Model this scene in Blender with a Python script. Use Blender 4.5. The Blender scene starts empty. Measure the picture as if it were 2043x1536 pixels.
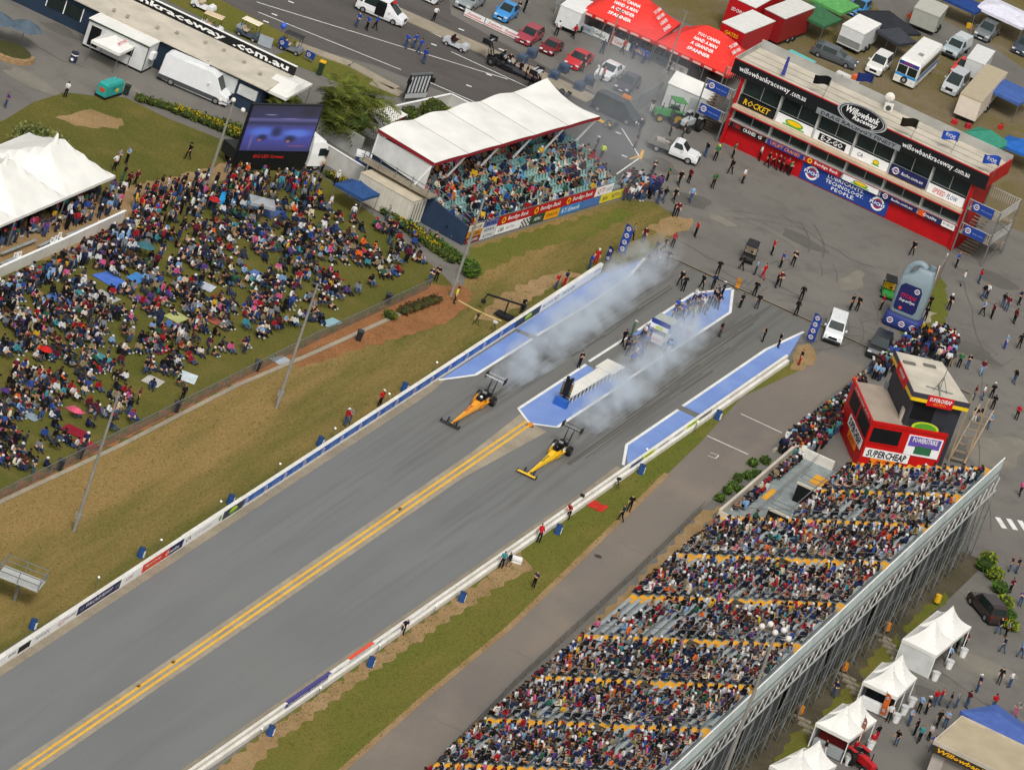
import bpy, bmesh, math, random
import numpy as np
from mathutils import Vector, Matrix
random.seed(7); RNG = np.random.RandomState(11)
SC = bpy.context.scene; COL = SC.collection
R = math.radians
# ---------------------------------------------------------------- camera
PW, PH = 2043.0, 1536.0                     # size of the photograph; FOC is the focal length in its pixels
FOC, PITCH, ROLL, AZ, HGT = 15844.9, R(22.036), R(-19.2026), R(15.7366), 270.12
FW = np.array([-math.sin(AZ)*math.cos(PITCH), math.cos(AZ)*math.cos(PITCH), -math.sin(PITCH)])
_r0 = np.array([math.cos(AZ), math.sin(AZ), 0.0]); _u0 = np.cross(_r0, FW)
RT = math.cos(ROLL)*_r0-math.sin(ROLL)*_u0; UP = math.cos(ROLL)*_u0+math.sin(ROLL)*_r0
CL = -FW*HGT/math.sin(PITCH)
cd = bpy.data.cameras.new('camera'); cam = bpy.data.objects.new('camera', cd); COL.objects.link(cam)
cd.sensor_width = 36.0; cd.lens = FOC/PW*36.0; cd.clip_start = 10; cd.clip_end = 9000
mw = Matrix.Identity(4)
for i in range(3): mw[i][0], mw[i][1], mw[i][2], mw[i][3] = RT[i], UP[i], -FW[i], CL[i]
cam.matrix_world = mw; SC.camera = cam
# ---------------------------------------------------------------- sky, sun, exposure (overcast)
W = bpy.data.worlds.new('World'); SC.world = W; W.use_nodes = True
nt = W.node_tree; bg = nt.nodes['Background']; sk = nt.nodes.new('ShaderNodeTexSky'); sk.sky_type = 'NISHITA'
SUN_EL, SUN_AZ = R(52), R(152)
sk.sun_disc = False; sk.sun_elevation = SUN_EL; sk.sun_rotation = SUN_AZ; sk.air_density = 1.6; sk.dust_density = 6.0; sk.ozone_density = 1.0
hs = nt.nodes.new('ShaderNodeHueSaturation'); hs.inputs['Saturation'].default_value = 0.12
nt.links.new(sk.outputs[0], hs.inputs['Color']); nt.links.new(hs.outputs[0], bg.inputs[0]); bg.inputs[1].default_value = 0.108
sl = bpy.data.lights.new('sun', 'SUN'); so = bpy.data.objects.new('sun', sl); COL.objects.link(so)
sl.energy = 1.35; sl.angle = R(15); sl.color = (1.0, 0.965, 0.91)
_sd = Vector((math.sin(SUN_AZ)*math.cos(SUN_EL), math.cos(SUN_AZ)*math.cos(SUN_EL), math.sin(SUN_EL)))
so.rotation_euler = _sd.to_track_quat('Z', 'Y').to_euler(); so.location = (0, 0, 300)
vs = SC.view_settings; vs.view_transform = 'Standard'; vs.look = 'None'; vs.gamma = 1; vs.exposure = 0.05
SC.cycles.max_bounces = 5; SC.cycles.volume_bounces = 3; SC.cycles.transparent_max_bounces = 6; SC.cycles.volume_step_rate = 1.5

# ---------------------------------------------------------------- helpers
def G(px, py, z=0.0):
    "point of the place at height z that the photograph shows at pixel (px, py)"
    d = RT*((px-PW/2)/FOC)-UP*((py-PH/2)/FOC)+FW
    t = (z-CL[2])/d[2]; p = CL+d*t
    return float(p[0]), float(p[1])
def S(h):
    h = h.lstrip('#'); c = [int(h[i:i+2], 16)/255 for i in (0, 2, 4)]
    return tuple((x/12.92 if x <= .04045 else ((x+.055)/1.055)**2.4) for x in c)
MATS = {}
def mk(name, col, rough=.65, var=.10, scale=1.2, metal=0.0, bump=0.0, spec=.3, col2=None, stretch=None, emit=None, alpha=None, detail=4):
    if name in MATS: return MATS[name]
    if isinstance(col, str): col = S(col)
    m = bpy.data.materials.new(name); m.use_nodes = True; n = m.node_tree; b = n.nodes['Principled BSDF']
    b.inputs['Roughness'].default_value = rough; b.inputs['Metallic'].default_value = metal
    b.inputs['Specular IOR Level'].default_value = spec
    m.diffuse_color = (*col, 1)
    if var > 0 or col2 is not None:
        g = n.nodes.new('ShaderNodeNewGeometry'); nz = n.nodes.new('ShaderNodeTexNoise'); nz.inputs['Scale'].default_value = scale; nz.inputs['Detail'].default_value = detail
        if stretch:
            vm = n.nodes.new('ShaderNodeVectorMath'); vm.operation = 'MULTIPLY'; vm.inputs[1].default_value = stretch
            n.links.new(g.outputs['Position'], vm.inputs[0]); n.links.new(vm.outputs[0], nz.inputs['Vector'])
        else: n.links.new(g.outputs['Position'], nz.inputs['Vector'])
        cr = n.nodes.new('ShaderNodeValToRGB'); c2 = col2 if col2 is not None else tuple(x*(1-var*1.6) for x in col)
        if isinstance(c2, str): c2 = S(c2)
        cr.color_ramp.elements[0].position = .32; cr.color_ramp.elements[1].position = .68
        cr.color_ramp.elements[0].color = (*c2, 1); cr.color_ramp.elements[1].color = (*[min(1, x*(1+var*.5)) for x in col], 1)
        n.links.new(nz.outputs['Fac'], cr.inputs[0]); n.links.new(cr.outputs[0], b.inputs['Base Color'])
        if bump:
            bp = n.nodes.new('ShaderNodeBump'); bp.inputs['Strength'].default_value = bump; bp.inputs['Distance'].default_value = .05
            n2 = n.nodes.new('ShaderNodeTexNoise'); n2.inputs['Scale'].default_value = scale*6; n2.inputs['Detail'].default_value = 4
            n.links.new(g.outputs['Position'], n2.inputs['Vector']); n.links.new(n2.outputs['Fac'], bp.inputs['Height']); n.links.new(bp.outputs[0], b.inputs['Normal'])
    else: b.inputs['Base Color'].default_value = (*col, 1)
    if emit: b.inputs['Emission Color'].default_value = (*col, 1); b.inputs['Emission Strength'].default_value = emit
    if alpha is not None: b.inputs['Alpha'].default_value = alpha
    MATS[name] = m; return m
def C(hexcol, kind='paint'):
    "plain coloured stuff: paint, cloth, plastic, metal"
    k = {'paint': (.45, .05, .4), 'cloth': (.9, .10, .1), 'plastic': (.5, .04, .4), 'metal': (.4, .08, .5), 'print': (.6, .04, .3), 'gloss': (.18, .03, .6)}[kind]
    return mk('%s_%s' % (kind, hexcol.lstrip('#')), hexcol, k[0], k[1], 1.7, 0.6 if kind == 'metal' else 0, 0, k[2])
class MB:
    "collects faces; build() links them as ONE mesh object"
    def __init__(s): s.v = []; s.f = []; s.m = []
    def add(s, vs, fs, mi=0):
        o = len(s.v); s.v += [tuple(map(float, v)) for v in vs]; s.f += [tuple(i+o for i in f) for f in fs]; s.m += [mi]*len(fs); return s
    def bx(s, x0, x1, y0, y1, z0, z1, mi=0):
        return s.add([(x0, y0, z0), (x1, y0, z0), (x1, y1, z0), (x0, y1, z0), (x0, y0, z1), (x1, y0, z1), (x1, y1, z1), (x0, y1, z1)],
                     [(3, 2, 1, 0), (4, 5, 6, 7), (0, 1, 5, 4), (1, 2, 6, 5), (2, 3, 7, 6), (3, 0, 4, 7)], mi)
    def obx(s, c, sz, ang=0, mi=0, axis='Z'):
        m = Matrix.Rotation(ang, 3, axis); hx, hy, hz = sz[0]/2, sz[1]/2, sz[2]/2
        vs = [Vector(c)+m @ Vector((sx*hx, sy*hy, sz_*hz)) for sz_ in (-1, 1) for sx, sy in ((-1, -1), (1, -1), (1, 1), (-1, 1))]
        return s.add(vs, [(3, 2, 1, 0), (4, 5, 6, 7), (0, 1, 5, 4), (1, 2, 6, 5), (2, 3, 7, 6), (3, 0, 4, 7)], mi)
    def bar(s, p, q, w, h=None, mi=0):
        p, q = Vector(p), Vector(q); d = (q-p).normalized(); h = h or w
        u = Vector((0, 0, 1)) if abs(d.z) < .95 else Vector((1, 0, 0)); a = d.cross(u).normalized(); b = a.cross(d)
        vs = [c+a*(sx*w/2)+b*(sy*h/2) for c in (p, q) for sx, sy in ((-1, -1), (1, -1), (1, 1), (-1, 1))]
        return s.add(vs, [(3, 2, 1, 0), (4, 5, 6, 7), (0, 1, 5, 4), (1, 2, 6, 5), (2, 3, 7, 6), (3, 0, 4, 7)], mi)
    def cyl(s, p, q, r, r2=None, n=8, mi=0, cap=True):
        p, q = Vector(p), Vector(q); d = (q-p).normalized(); r2 = r if r2 is None else r2
        u = Vector((0, 0, 1)) if abs(d.z) < .95 else Vector((1, 0, 0)); a = d.cross(u).normalized(); b = a.cross(d)
        vs = [c+a*(rr*math.cos(2*math.pi*i/n))+b*(rr*math.sin(2*math.pi*i/n)) for c, rr in ((p, r), (q, r2)) for i in range(n)]
        fs = [(i, (i+1) % n, n+(i+1) % n, n+i) for i in range(n)]
        if cap: fs += [tuple(range(n))[::-1], tuple(range(n, 2*n))]
        return s.add(vs, fs, mi)
    def tube(s, pts, r, n=6, mi=0):
        for a, b in zip(pts[:-1], pts[1:]): s.cyl(a, b, r, r, n, mi)
        return s
    def sweep(s, pts, rads, n=12, mi=0, sub=6):
        "smooth round tube through the points (Catmull-Rom)"
        P = [Vector(p) for p in pts]; Q = []; RR = []
        for i in range(len(P)-1):
            a, b, c, d = P[max(i-1, 0)], P[i], P[i+1], P[min(i+2, len(P)-1)]
            for k in range(sub+(i == len(P)-2)):
                t = k/sub; Q.append(.5*((2*b)+(c-a)*t+(2*a-5*b+4*c-d)*t*t+(3*b-a-3*c+d)*t**3)); RR.append(rads[i]+(rads[i+1]-rads[i])*t)
        rings = []
        for i, p in enumerate(Q):
            d = (Q[min(i+1, len(Q)-1)]-Q[max(i-1, 0)]).normalized(); u = Vector((0, 1, 0)) if abs(d.y) < .9 else Vector((1, 0, 0)); a = d.cross(u).normalized(); b = d.cross(a)
            rings.append([p+a*(RR[i]*math.cos(2*math.pi*k/n))+b*(RR[i]*math.sin(2*math.pi*k/n)) for k in range(n)])
        return s.loft(rings, mi)
    def ell(s, c, rad, nu=10, nv=6, mi=0, jit=0):
        vs = [(c[0], c[1], c[2]-rad[2])]
        for j in range(1, nv):
            t = -math.pi/2+math.pi*j/nv
            for i in range(nu):
                k = 1+jit*random.uniform(-1, 1)
                vs.append((c[0]+k*rad[0]*math.cos(t)*math.cos(2*math.pi*i/nu), c[1]+k*rad[1]*math.cos(t)*math.sin(2*math.pi*i/nu), c[2]+k*rad[2]*math.sin(t)))
        vs.append((c[0], c[1], c[2]+rad[2])); L = len(vs)-1
        fs = [(0, 1+(i+1) % nu, 1+i) for i in range(nu)]
        for j in range(nv-2):
            o = 1+j*nu; fs += [(o+i, o+(i+1) % nu, o+nu+(i+1) % nu, o+nu+i) for i in range(nu)]
        o = 1+(nv-2)*nu; fs += [(o+i, o+(i+1) % nu, L) for i in range(nu)]
        return s.add(vs, fs, mi)
    def prism(s, poly, z0, z1, mi=0):
        n = len(poly); a = sum(poly[i][0]*poly[(i+1) % n][1]-poly[(i+1) % n][0]*poly[i][1] for i in range(n))
        if a < 0: poly = poly[::-1]
        vs = [(x, y, z0) for x, y in poly]+[(x, y, z1) for x, y in poly]
        return s.add(vs, [tuple(range(n))[::-1], tuple(range(n, 2*n))]+[(i, (i+1) % n, n+(i+1) % n, n+i) for i in range(n)], mi)
    def extr(s, prof, axis, a, b, mi=0):
        "profile (list of 2d points) extruded along axis x or y from a to b; profile in the (other, z) plane"
        n = len(prof); f = (lambda t, p: (t, p[0], p[1])) if axis == 'x' else (lambda t, p: (p[0], t, p[1]))
        vs = [f(a, p) for p in prof]+[f(b, p) for p in prof]
        return s.add(vs, [tuple(range(n))[::-1], tuple(range(n, 2*n))]+[(i, (i+1) % n, n+(i+1) % n, n+i) for i in range(n)], mi)
    def loft(s, rings, mi=0, cap=True):
        n = len(rings[0]); vs = [p for r in rings for p in r]; fs = []
        for j in range(len(rings)-1):
            o = j*n; fs += [(o+i, o+(i+1) % n, o+n+(i+1) % n, o+n+i) for i in range(n)]
        if cap: fs += [tuple(range(n))[::-1], tuple(range(len(vs)-n, len(vs)))]
        return s.add(vs, fs, mi)
    def grid(s, fn, nu, nv, mi=0):
        vs = [fn(i/nu, j/nv) for j in range(nv+1) for i in range(nu+1)]
        return s.add(vs, [(j*(nu+1)+i, j*(nu+1)+i+1, (j+1)*(nu+1)+i+1, (j+1)*(nu+1)+i) for j in range(nv) for i in range(nu)], mi)
    def mesh(s, name, mats, smooth=False):
        me = bpy.data.meshes.new(name); me.from_pydata(s.v, [], s.f)
        for m in (mats if isinstance(mats, (list, tuple)) else [mats]): me.materials.append(m)
        if any(s.m): me.polygons.foreach_set('material_index', s.m)
        if smooth: me.polygons.foreach_set('use_smooth', [True]*len(me.polygons))
        bm = bmesh.new(); bm.from_mesh(me); bmesh.ops.recalc_face_normals(bm, faces=bm.faces); bm.to_mesh(me); bm.free()
        return me
    def build(s, name, mats, parent=None, smooth=False):
        return ob(name, s.mesh(name, mats, smooth), parent)
def ob(name, data, parent=None, loc=None, rz=None):
    o = bpy.data.objects.new(name, data); COL.objects.link(o)
    if parent is not None: o.parent = parent
    if loc is not None: o.location = loc
    if rz is not None: o.rotation_euler = (0, 0, rz)
    return o
def tag(o, label=None, cat=None, group=None, kind=None):
    if label: o['label'] = label
    if cat: o['category'] = cat
    if group: o['group'] = group
    if kind: o['kind'] = kind
    return o
def thing(name, label, cat, loc=(0, 0, 0), rz=0, group=None):
    o = ob(name, None, None, loc if len(loc) == 3 else (loc[0], loc[1], 0), rz); o.empty_display_size = .3
    return tag(o, label, cat, group)
def copy_tree(o, parent=None):
    c = o.copy(); COL.objects.link(c); c.parent = parent
    for ch in o.children: copy_tree(ch, c)
    return c
def sheet(name, pts, z, mat, kind='structure', world=False, ragged=0.0):
    "flat piece of ground given by photo pixels (or world points)"
    P = pts if world else [G(*p) for p in pts]
    if ragged:
        rs = random.Random(len(pts)*7+int(P[0][0]*10)); Q = []
        for a, b in zip(P, P[1:]+P[:1]):
            L_ = math.hypot(b[0]-a[0], b[1]-a[1]); n = max(1, min(80, int(L_/.7))); nx, ny = -(b[1]-a[1])/max(L_, .01), (b[0]-a[0])/max(L_, .01)
            for k in range(n):
                d = ragged*(.6*math.sin(k*.55+len(Q))+.4*rs.uniform(-1, 1)) if L_ < 150 else 0; Q.append((a[0]+(b[0]-a[0])*k/n+nx*d, a[1]+(b[1]-a[1])*k/n+ny*d))
        P = Q
    me = bpy.data.meshes.new(name); me.from_pydata([(x, y, z) for x, y in P], [], [tuple(range(len(P)))]); me.materials.append(mat)
    bm = bmesh.new(); bm.from_mesh(me); bmesh.ops.recalc_face_normals(bm, faces=bm.faces)
    for f in bm.faces:
        if f.normal.z < 0: f.normal_flip()
    bmesh.ops.triangulate(bm, faces=bm.faces); bm.to_mesh(me); bm.free()
    o = ob(name, me); 
    if kind: o['kind'] = kind
    return o
def line_poly(p, q, w):
    (x0, y0), (x1, y1) = p, q; dx, dy = x1-x0, y1-y0; L = math.hypot(dx, dy); nx, ny = -dy/L*w/2, dx/L*w/2
    return [(x0+nx, y0+ny), (x1+nx, y1+ny), (x1-nx, y1-ny), (x0-nx, y0-ny)]
def stripe(mb, path, w, z):
    for a, b in zip(path[:-1], path[1:]):
        q = line_poly(a, b, w); mb.add([(x, y, z) for x, y in q], [(0, 1, 2, 3)])
    return mb
def text(parent, s, origin, xd, up, size, mat, width=None, shear=0, bold=0, align='LEFT', name='lettering', prop=None):
    "flat lettering; xd reading direction, up text up direction, origin = baseline start (local to the parent)"
    c = bpy.data.curves.new(name, 'FONT'); c.body = s; c.size = size; c.align_x = align; c.shear = shear; c.offset = bold*size; c.resolution_u = 2
    c.extrude = .004; c.fill_mode = 'BOTH'; c.materials.append(mat); c.space_character = 1.0
    o = ob(name, c, parent); xd = Vector(xd).normalized(); up = Vector(up).normalized(); nn = xd.cross(up).normalized()
    k = 1.0
    if width:
        bb = [v[0] for v in o.bound_box]; bw = max(bb)-min(bb); k = width/bw if bw > 1e-4 else 1
    m = Matrix.Identity(4)
    for i in range(3): m[i][0], m[i][1], m[i][2], m[i][3] = xd[i]*k, up[i], nn[i], origin[i]
    o.matrix_local = m
    return o
# ---------------------------------------------------------------- ground materials
def gmat(name, cols, sc=(.12, .9, 6.0), stretch=(1, 1, 1), rough=.9, bump=.25, fine=.25, mid=.5, pos=(.38, .62), grad=None):
    "ground: large patches between two colours, mid-size blotches of a third, fine grain"
    m = bpy.data.materials.new(name); m.use_nodes = True; n = m.node_tree; L = n.links; b = n.nodes['Principled BSDF']
    b.inputs['Roughness'].default_value = rough; b.inputs['Specular IOR Level'].default_value = .15
    cols = [S(c) if isinstance(c, str) else c for c in cols]; m.diffuse_color = (*cols[0], 1)
    g = n.nodes.new('ShaderNodeNewGeometry'); vm = n.nodes.new('ShaderNodeVectorMath'); vm.operation = 'MULTIPLY'; vm.inputs[1].default_value = stretch
    L.new(g.outputs['Position'], vm.inputs[0])
    def noise(scale, det=5, src=vm):
        t = n.nodes.new('ShaderNodeTexNoise'); t.inputs['Scale'].default_value = scale; t.inputs['Detail'].default_value = det; t.inputs['Roughness'].default_value = .6
        L.new(src.outputs[0], t.inputs['Vector']); return t
    def mix(f, a, c, typ='MIX'):
        x = n.nodes.new('ShaderNodeMix'); x.data_type = 'RGBA'; x.blend_type = typ
        for i, v in ((0, f), (6, a), (7, c)):
            if isinstance(v, (tuple, float, int)): x.inputs[i].default_value = v if i == 0 else (*v, 1)
            else: L.new(v, x.inputs[i])
        return x.outputs[2]
    def rng(src, a, c, lo=0., hi=1.):
        r = n.nodes.new('ShaderNodeMapRange'); r.inputs[1].default_value = a; r.inputs[2].default_value = c; r.inputs[3].default_value = lo; r.inputs[4].default_value = hi
        L.new(src, r.inputs[0]); return r.outputs[0]
    bsrc = noise(sc[0]).outputs['Fac']
    if grad:      # the sward changes across the strip of ground: drier towards one side
        dp = n.nodes.new('ShaderNodeVectorMath'); dp.operation = 'DOT_PRODUCT'; dp.inputs[1].default_value = grad[0]; L.new(g.outputs['Position'], dp.inputs[0]); ma = n.nodes.new('ShaderNodeMath'); ma.operation = 'ADD'; L.new(bsrc, ma.inputs[0]); mb_ = n.nodes.new('ShaderNodeMath'); mb_.operation = 'ADD'; mb_.inputs[1].default_value = grad[1]; L.new(dp.outputs['Value'], mb_.inputs[0]); L.new(mb_.outputs[0], ma.inputs[1]); bsrc = ma.outputs[0]
    big = rng(bsrc, *pos); md = rng(noise(sc[1]).outputs['Fac'], .5, .72, 0, mid); fi = noise(sc[2], 3, g)
    c = mix(big, cols[0], cols[1]); c = mix(md, c, cols[2])
    gr = rng(fi.outputs['Fac'], .3, .7, 1-fine, 1+fine*.6)
    h = n.nodes.new('ShaderNodeVectorMath'); h.operation = 'SCALE'; L.new(c, h.inputs[0]); L.new(gr, h.inputs['Scale'])
    L.new(h.outputs[0], b.inputs['Base Color'])
    if bump:
        bp = n.nodes.new('ShaderNodeBump'); bp.inputs['Strength'].default_value = bump; bp.inputs['Distance'].default_value = .06
        L.new(fi.outputs['Fac'], bp.inputs['Height']); L.new(bp.outputs[0], b.inputs['Normal'])
    MATS[name] = m; return m
M_TAR = gmat('tarmac', ['#79756e', '#6e6b65', '#615e58'], sc=(.07, .35, 7), fine=.12, mid=.6)
M_STG = gmat('staging_asphalt', ['#625d5a', '#57534f', '#4c4846'], sc=(.08, .5, 7), stretch=(.35, 1, 1), fine=.12, mid=.6)
M_ROAD = gmat('return_road', ['#736c66', '#7f766c', '#8d8072'], sc=(.05, .16, 7), stretch=(1, .5, 1), fine=.1, mid=.7)
M_LANE = gmat('strip_surface', ['#828382', '#7c7d7c', '#737373'], sc=(.25, .5, 7), stretch=(1, .06, 1), fine=.05, mid=.45, rough=.55, bump=.05)
M_BURN = gmat('rubbered_surface', ['#706e68', '#66645f', '#434341'], sc=(.45, 1.3, 7), stretch=(1, .045, 1), fine=.07, mid=.95, rough=.6, bump=.05)
M_VERGE = gmat('verge_grass', ['#8f7648', '#625f2c', '#8a7546'], sc=(.22, .55, 4), stretch=(1, .13, 1), fine=.3, mid=.6, pos=(.36, .64), grad=((.026, 0, 0), .27))
M_LAWN = gmat('lawn_grass', ['#66602c', '#595a26', '#7c6c3e'], sc=(.10, .35, 4), fine=.3, mid=.5)
M_GREEN = gmat('green_grass', ['#5f6626', '#6c672e', '#84723e'], sc=(.14, .4, 4), stretch=(1, .2, 1), fine=.25, mid=.5)
M_PIT = gmat('pit_ground', ['#776a52', '#6c6139', '#857a6a'], sc=(.1, .3, 5), fine=.25, mid=.6)
M_EARTH = gmat('bare_earth', ['#a08560', '#927752', '#7f7048'], sc=(.2, .7, 5), fine=.25, mid=.6)
M_RED = gmat('red_earth', ['#8c5f3d', '#9a6a44', '#75502f'], sc=(.25, .9, 5), fine=.3, mid=.6)
M_CONC = gmat('concrete', ['#a59a86', '#968c7a', '#86806f'], sc=(.2, .8, 6), fine=.12, mid=.5)
M_DCONC = gmat('dirty_concrete', ['#8d8372', '#9b907c', '#7b7364'], sc=(.25, .9, 6), fine=.15, mid=.6)
M_BLUE = gmat('blue_paint', ['#7f99cf', '#738dc6', '#7c90bd'], sc=(.25, .8, 6), fine=.04, mid=.35, rough=.5, bump=0)
M_WPAINT = gmat('white_paint', ['#e8e8e3', '#dcdcd6', '#bdbbb2'], sc=(.3, .9, 6), fine=.06, mid=.5, bump=0)
M_YPAINT = gmat('yellow_paint', ['#e8b548', '#dfa93f', '#c29b50'], sc=(.3, 1.2, 6), fine=.1, mid=.5, bump=0)
# ---------------------------------------------------------------- ground
_p = [(-3000, -3000), (3000, -3000), (3000, 3000), (-3000, 3000)]
sheet('ground', _p, -.03, M_PIT, world=True)
sheet('tarmac', [(-110, -220), (140, -220), (140, 90), (19, 92), (-9, 92), (-9, 140), (-110, 140)], 0, M_TAR, world=True)
# drag strip, running towards the camera along -Y
XL, XR, XC = -4.9, 14.15, 4.42
M_STRIP = bpy.data.materials.new('strip_asphalt'); M_STRIP.use_nodes = True
def _strip():
    n = M_STRIP.node_tree; L = n.links; b = n.nodes['Principled BSDF']; b.inputs['Roughness'].default_value = .6; b.inputs['Specular IOR Level'].default_value = .2
    g = n.nodes.new('ShaderNodeNewGeometry'); sx = n.nodes.new('ShaderNodeSeparateXYZ'); L.new(g.outputs['Position'], sx.inputs[0])
    def noise(sc, st, det=5):
        vm = n.nodes.new('ShaderNodeVectorMath'); vm.operation = 'MULTIPLY'; vm.inputs[1].default_value = st; L.new(g.outputs['Position'], vm.inputs[0])
        t = n.nodes.new('ShaderNodeTexNoise'); t.inputs['Scale'].default_value = sc; t.inputs['Detail'].default_value = det; L.new(vm.outputs[0], t.inputs['Vector']); return t.outputs['Fac']
    def mth(op, a, c=0., clamp=False):
        m = n.nodes.new('ShaderNodeMath'); m.operation = op; m.use_clamp = clamp
        for i, v in ((0, a), (1, c)):
            if isinstance(v, (int, float)): m.inputs[i].default_value = v
            else: L.new(v, m.inputs[i])
        return m.outputs[0]
    def rng(s_, a, c, lo=0., hi=1.):
        r = n.nodes.new('ShaderNodeMapRange'); r.inputs[1].default_value = a; r.inputs[2].default_value = c; r.inputs[3].default_value = lo; r.inputs[4].default_value = hi; L.new(s_, r.inputs[0]); return r.outputs[0]
    def mix(f, a, c):
        x = n.nodes.new('ShaderNodeMix'); x.data_type = 'RGBA'
        for i, v in ((0, f), (6, a), (7, c)):
            if isinstance(v, tuple): x.inputs[i].default_value = (*v, 1)
            elif isinstance(v, float): x.inputs[i].default_value = v
            else: L.new(v, x.inputs[i])
        return x.outputs[2]
    X, Y = sx.outputs[0], sx.outputs[1]
    streak = noise(1.6, (1, .03, 1)); broad = noise(.35, (1, .08, 1)); wide = noise(.05, (1, 1, 1)); fine = noise(7., (1, 1, 1), 3)
    # groove of each lane: distance from the lane centre
    d1 = mth('ABSOLUTE', mth('SUBTRACT', X, -.3)); d2 = mth('ABSOLUTE', mth('SUBTRACT', X, 9.5)); lane = rng(mth('MINIMUM', d1, d2), .6, 3.0, 1., 0.)
    start = rng(mth('ADD', Y, mth('MULTIPLY', mth('SUBTRACT', streak, .5), 50.)), -34., 8.)        # rubber laid at the start
    base = mix(rng(broad, .35, .7), S('#787978'), S('#717272')); base = mix(mth('MULTIPLY', start, .8), base, S('#6b6963'))
    rub = mth('MULTIPLY', mth('MULTIPLY', rng(streak, .46, .66), lane), rng(Y, -60., 8., .12, .8))
    c = mix(rub, base, S('#4d4c49')); c = mix(rng(wide, .45, .7, 0., .35), c, S('#7d7c78'))
    h = n.nodes.new('ShaderNodeVectorMath'); h.operation = 'SCALE'; L.new(c, h.inputs[0]); L.new(rng(fine, .3, .7, .95, 1.04), h.inputs['Scale']); L.new(h.outputs[0], b.inputs['Base Color'])
_strip()
sheet('drag_strip', [(XL-.4, -400), (XR-.3, -400), (XR+.35, -30), (XR+1.0, 45), (XL-.2, 45)], .012, M_STRIP, world=True)
M_TYRE = gmat('tyre_black_marks', ['#5b5954', '#615f59', '#696761'], sc=(.5, 1.4, 7), stretch=(1, .05, 1), fine=.06, mid=.6, bump=0)
_mb = MB()
for i in range(70):
    lane = random.choice([0, 1]); xc = (-.4, 9.6)[lane]
    x = xc+random.choice([-1, 1])*random.gauss(.75, .45); y0 = random.uniform(4, 42); L_ = random.uniform(7, 22); w = random.uniform(.05, .22); dx = random.uniform(-.25, .25)
    zz = .022+i*.0002; _mb.add([(x, y0-L_, zz), (x+w, y0-L_, zz), (x+w+dx, min(44.5, y0), zz), (x+dx, min(44.5, y0), zz)], [(0, 1, 2, 3)])
tag(_mb.build('tyre_marks', M_TYRE), kind='structure')
sheet('strip_edge', [(XL-.2, -400), (XL+.75, -400), (XL+.75, -10), (XL+.45, -5.9), (XL-.2, -6)], .034, M_DCONC, world=True)
sheet('strip_edge', [(XR-2.5, -400), (XR-4.2, -400), (XR-.5, -14), (XR-.6, -6.6), (XR+.6, -6.9), (XR+.3, -40)], .034, M_DCONC, world=True)
sheet('centre_strip', [(XC-.85, -400), (XC+.85, -400), (XC+.85, -24), (XC+1.9, -6.5), (XC+.6, -6.2), (XC-1.3, -5.0), (XC-.85, -18)], .034, M_CONC, world=True)
_mb = MB()
stripe(_mb, [(XC-.27, -400), (XC-.27, -6.2)], .23, .045); stripe(_mb, [(XC+.27, -400), (XC+.27, -6.2)], .23, .045)
tag(_mb.build('centre_line', M_YPAINT), kind='structure')
# blue painted pads with white borders
PADS = {'a': [(875.4, 759.8), (948, 750), (1062, 677.5), (1028.5, 662)],
        'b': [(1070, 670.8), (1170, 611.7), (1253, 555), (1286.7, 516), (1217, 547), (1205, 544), (1030, 656.7)],
        'c': [(1033.8, 817), (1054.6, 844), (1110.8, 853.5), (1245, 765), (1169, 728.5)],
        'd': [(1334, 619), (1383.6, 586), (1462, 576.5), (1456.5, 624), (1338, 702), (1262, 668)],
        'e': [(1243, 928.5), (1250, 888), (1353, 818), (1380.4, 831)],
        'f': [(1361.7, 811), (1528, 698), (1603, 663), (1572, 690), (1553, 706), (1399, 821)]}
PADW = {'e': [(14.75, -6.9), (12.34, -1.3), (12.5, 11.4), (14.95, 11.4)], 'f': [(12.44, 12.6), (12.73, 34), (13.6, 41.7), (15.0, 33.6), (14.95, 12.6)]}
for k, v in PADS.items(): sheet('painted_pad', PADW.get(k, v), .042, M_BLUE, world=k in PADW)
_mb = MB()
for pth in ([(875, 759), (948, 749), (1062, 677)], [(1070, 670.5), (1170, 611), (1253, 554), (1286, 516)], [(1169, 728), (1034, 816), (1055, 844)], [(1060, 846), (1111, 853), (1245, 765)],
            [(1175, 722), (1250, 674)], [(1250.5, 759), (1322.5, 710.4)], [(1272, 660), (1332, 620), (1383.6, 586), (1462, 576.5), (1456.5, 624), (1338, 702)],
            [(1243, 928.5), (1250, 888), (1353, 818)], [(1361.7, 811), (1528, 698), (1603, 663)]):
    stripe(_mb, [G(*p) for p in pth], .27, .052)
tag(_mb.build('white_line', M_WPAINT), kind='structure')
_mb = MB(); stripe(_mb, [(-2.6, 45.0), (30, 45.6)], .16, .05); tag(_mb.build('drain_groove', C('#26262a', 'metal')), kind='structure')
_mb = MB(); stripe(_mb, [(-2.6, 44.75), (30, 45.35)], .14, .048); stripe(_mb, [(-2.6, 45.25), (30, 45.85)], .12, .048); tag(_mb.build('drain_edge', M_DCONC), kind='structure')
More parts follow.
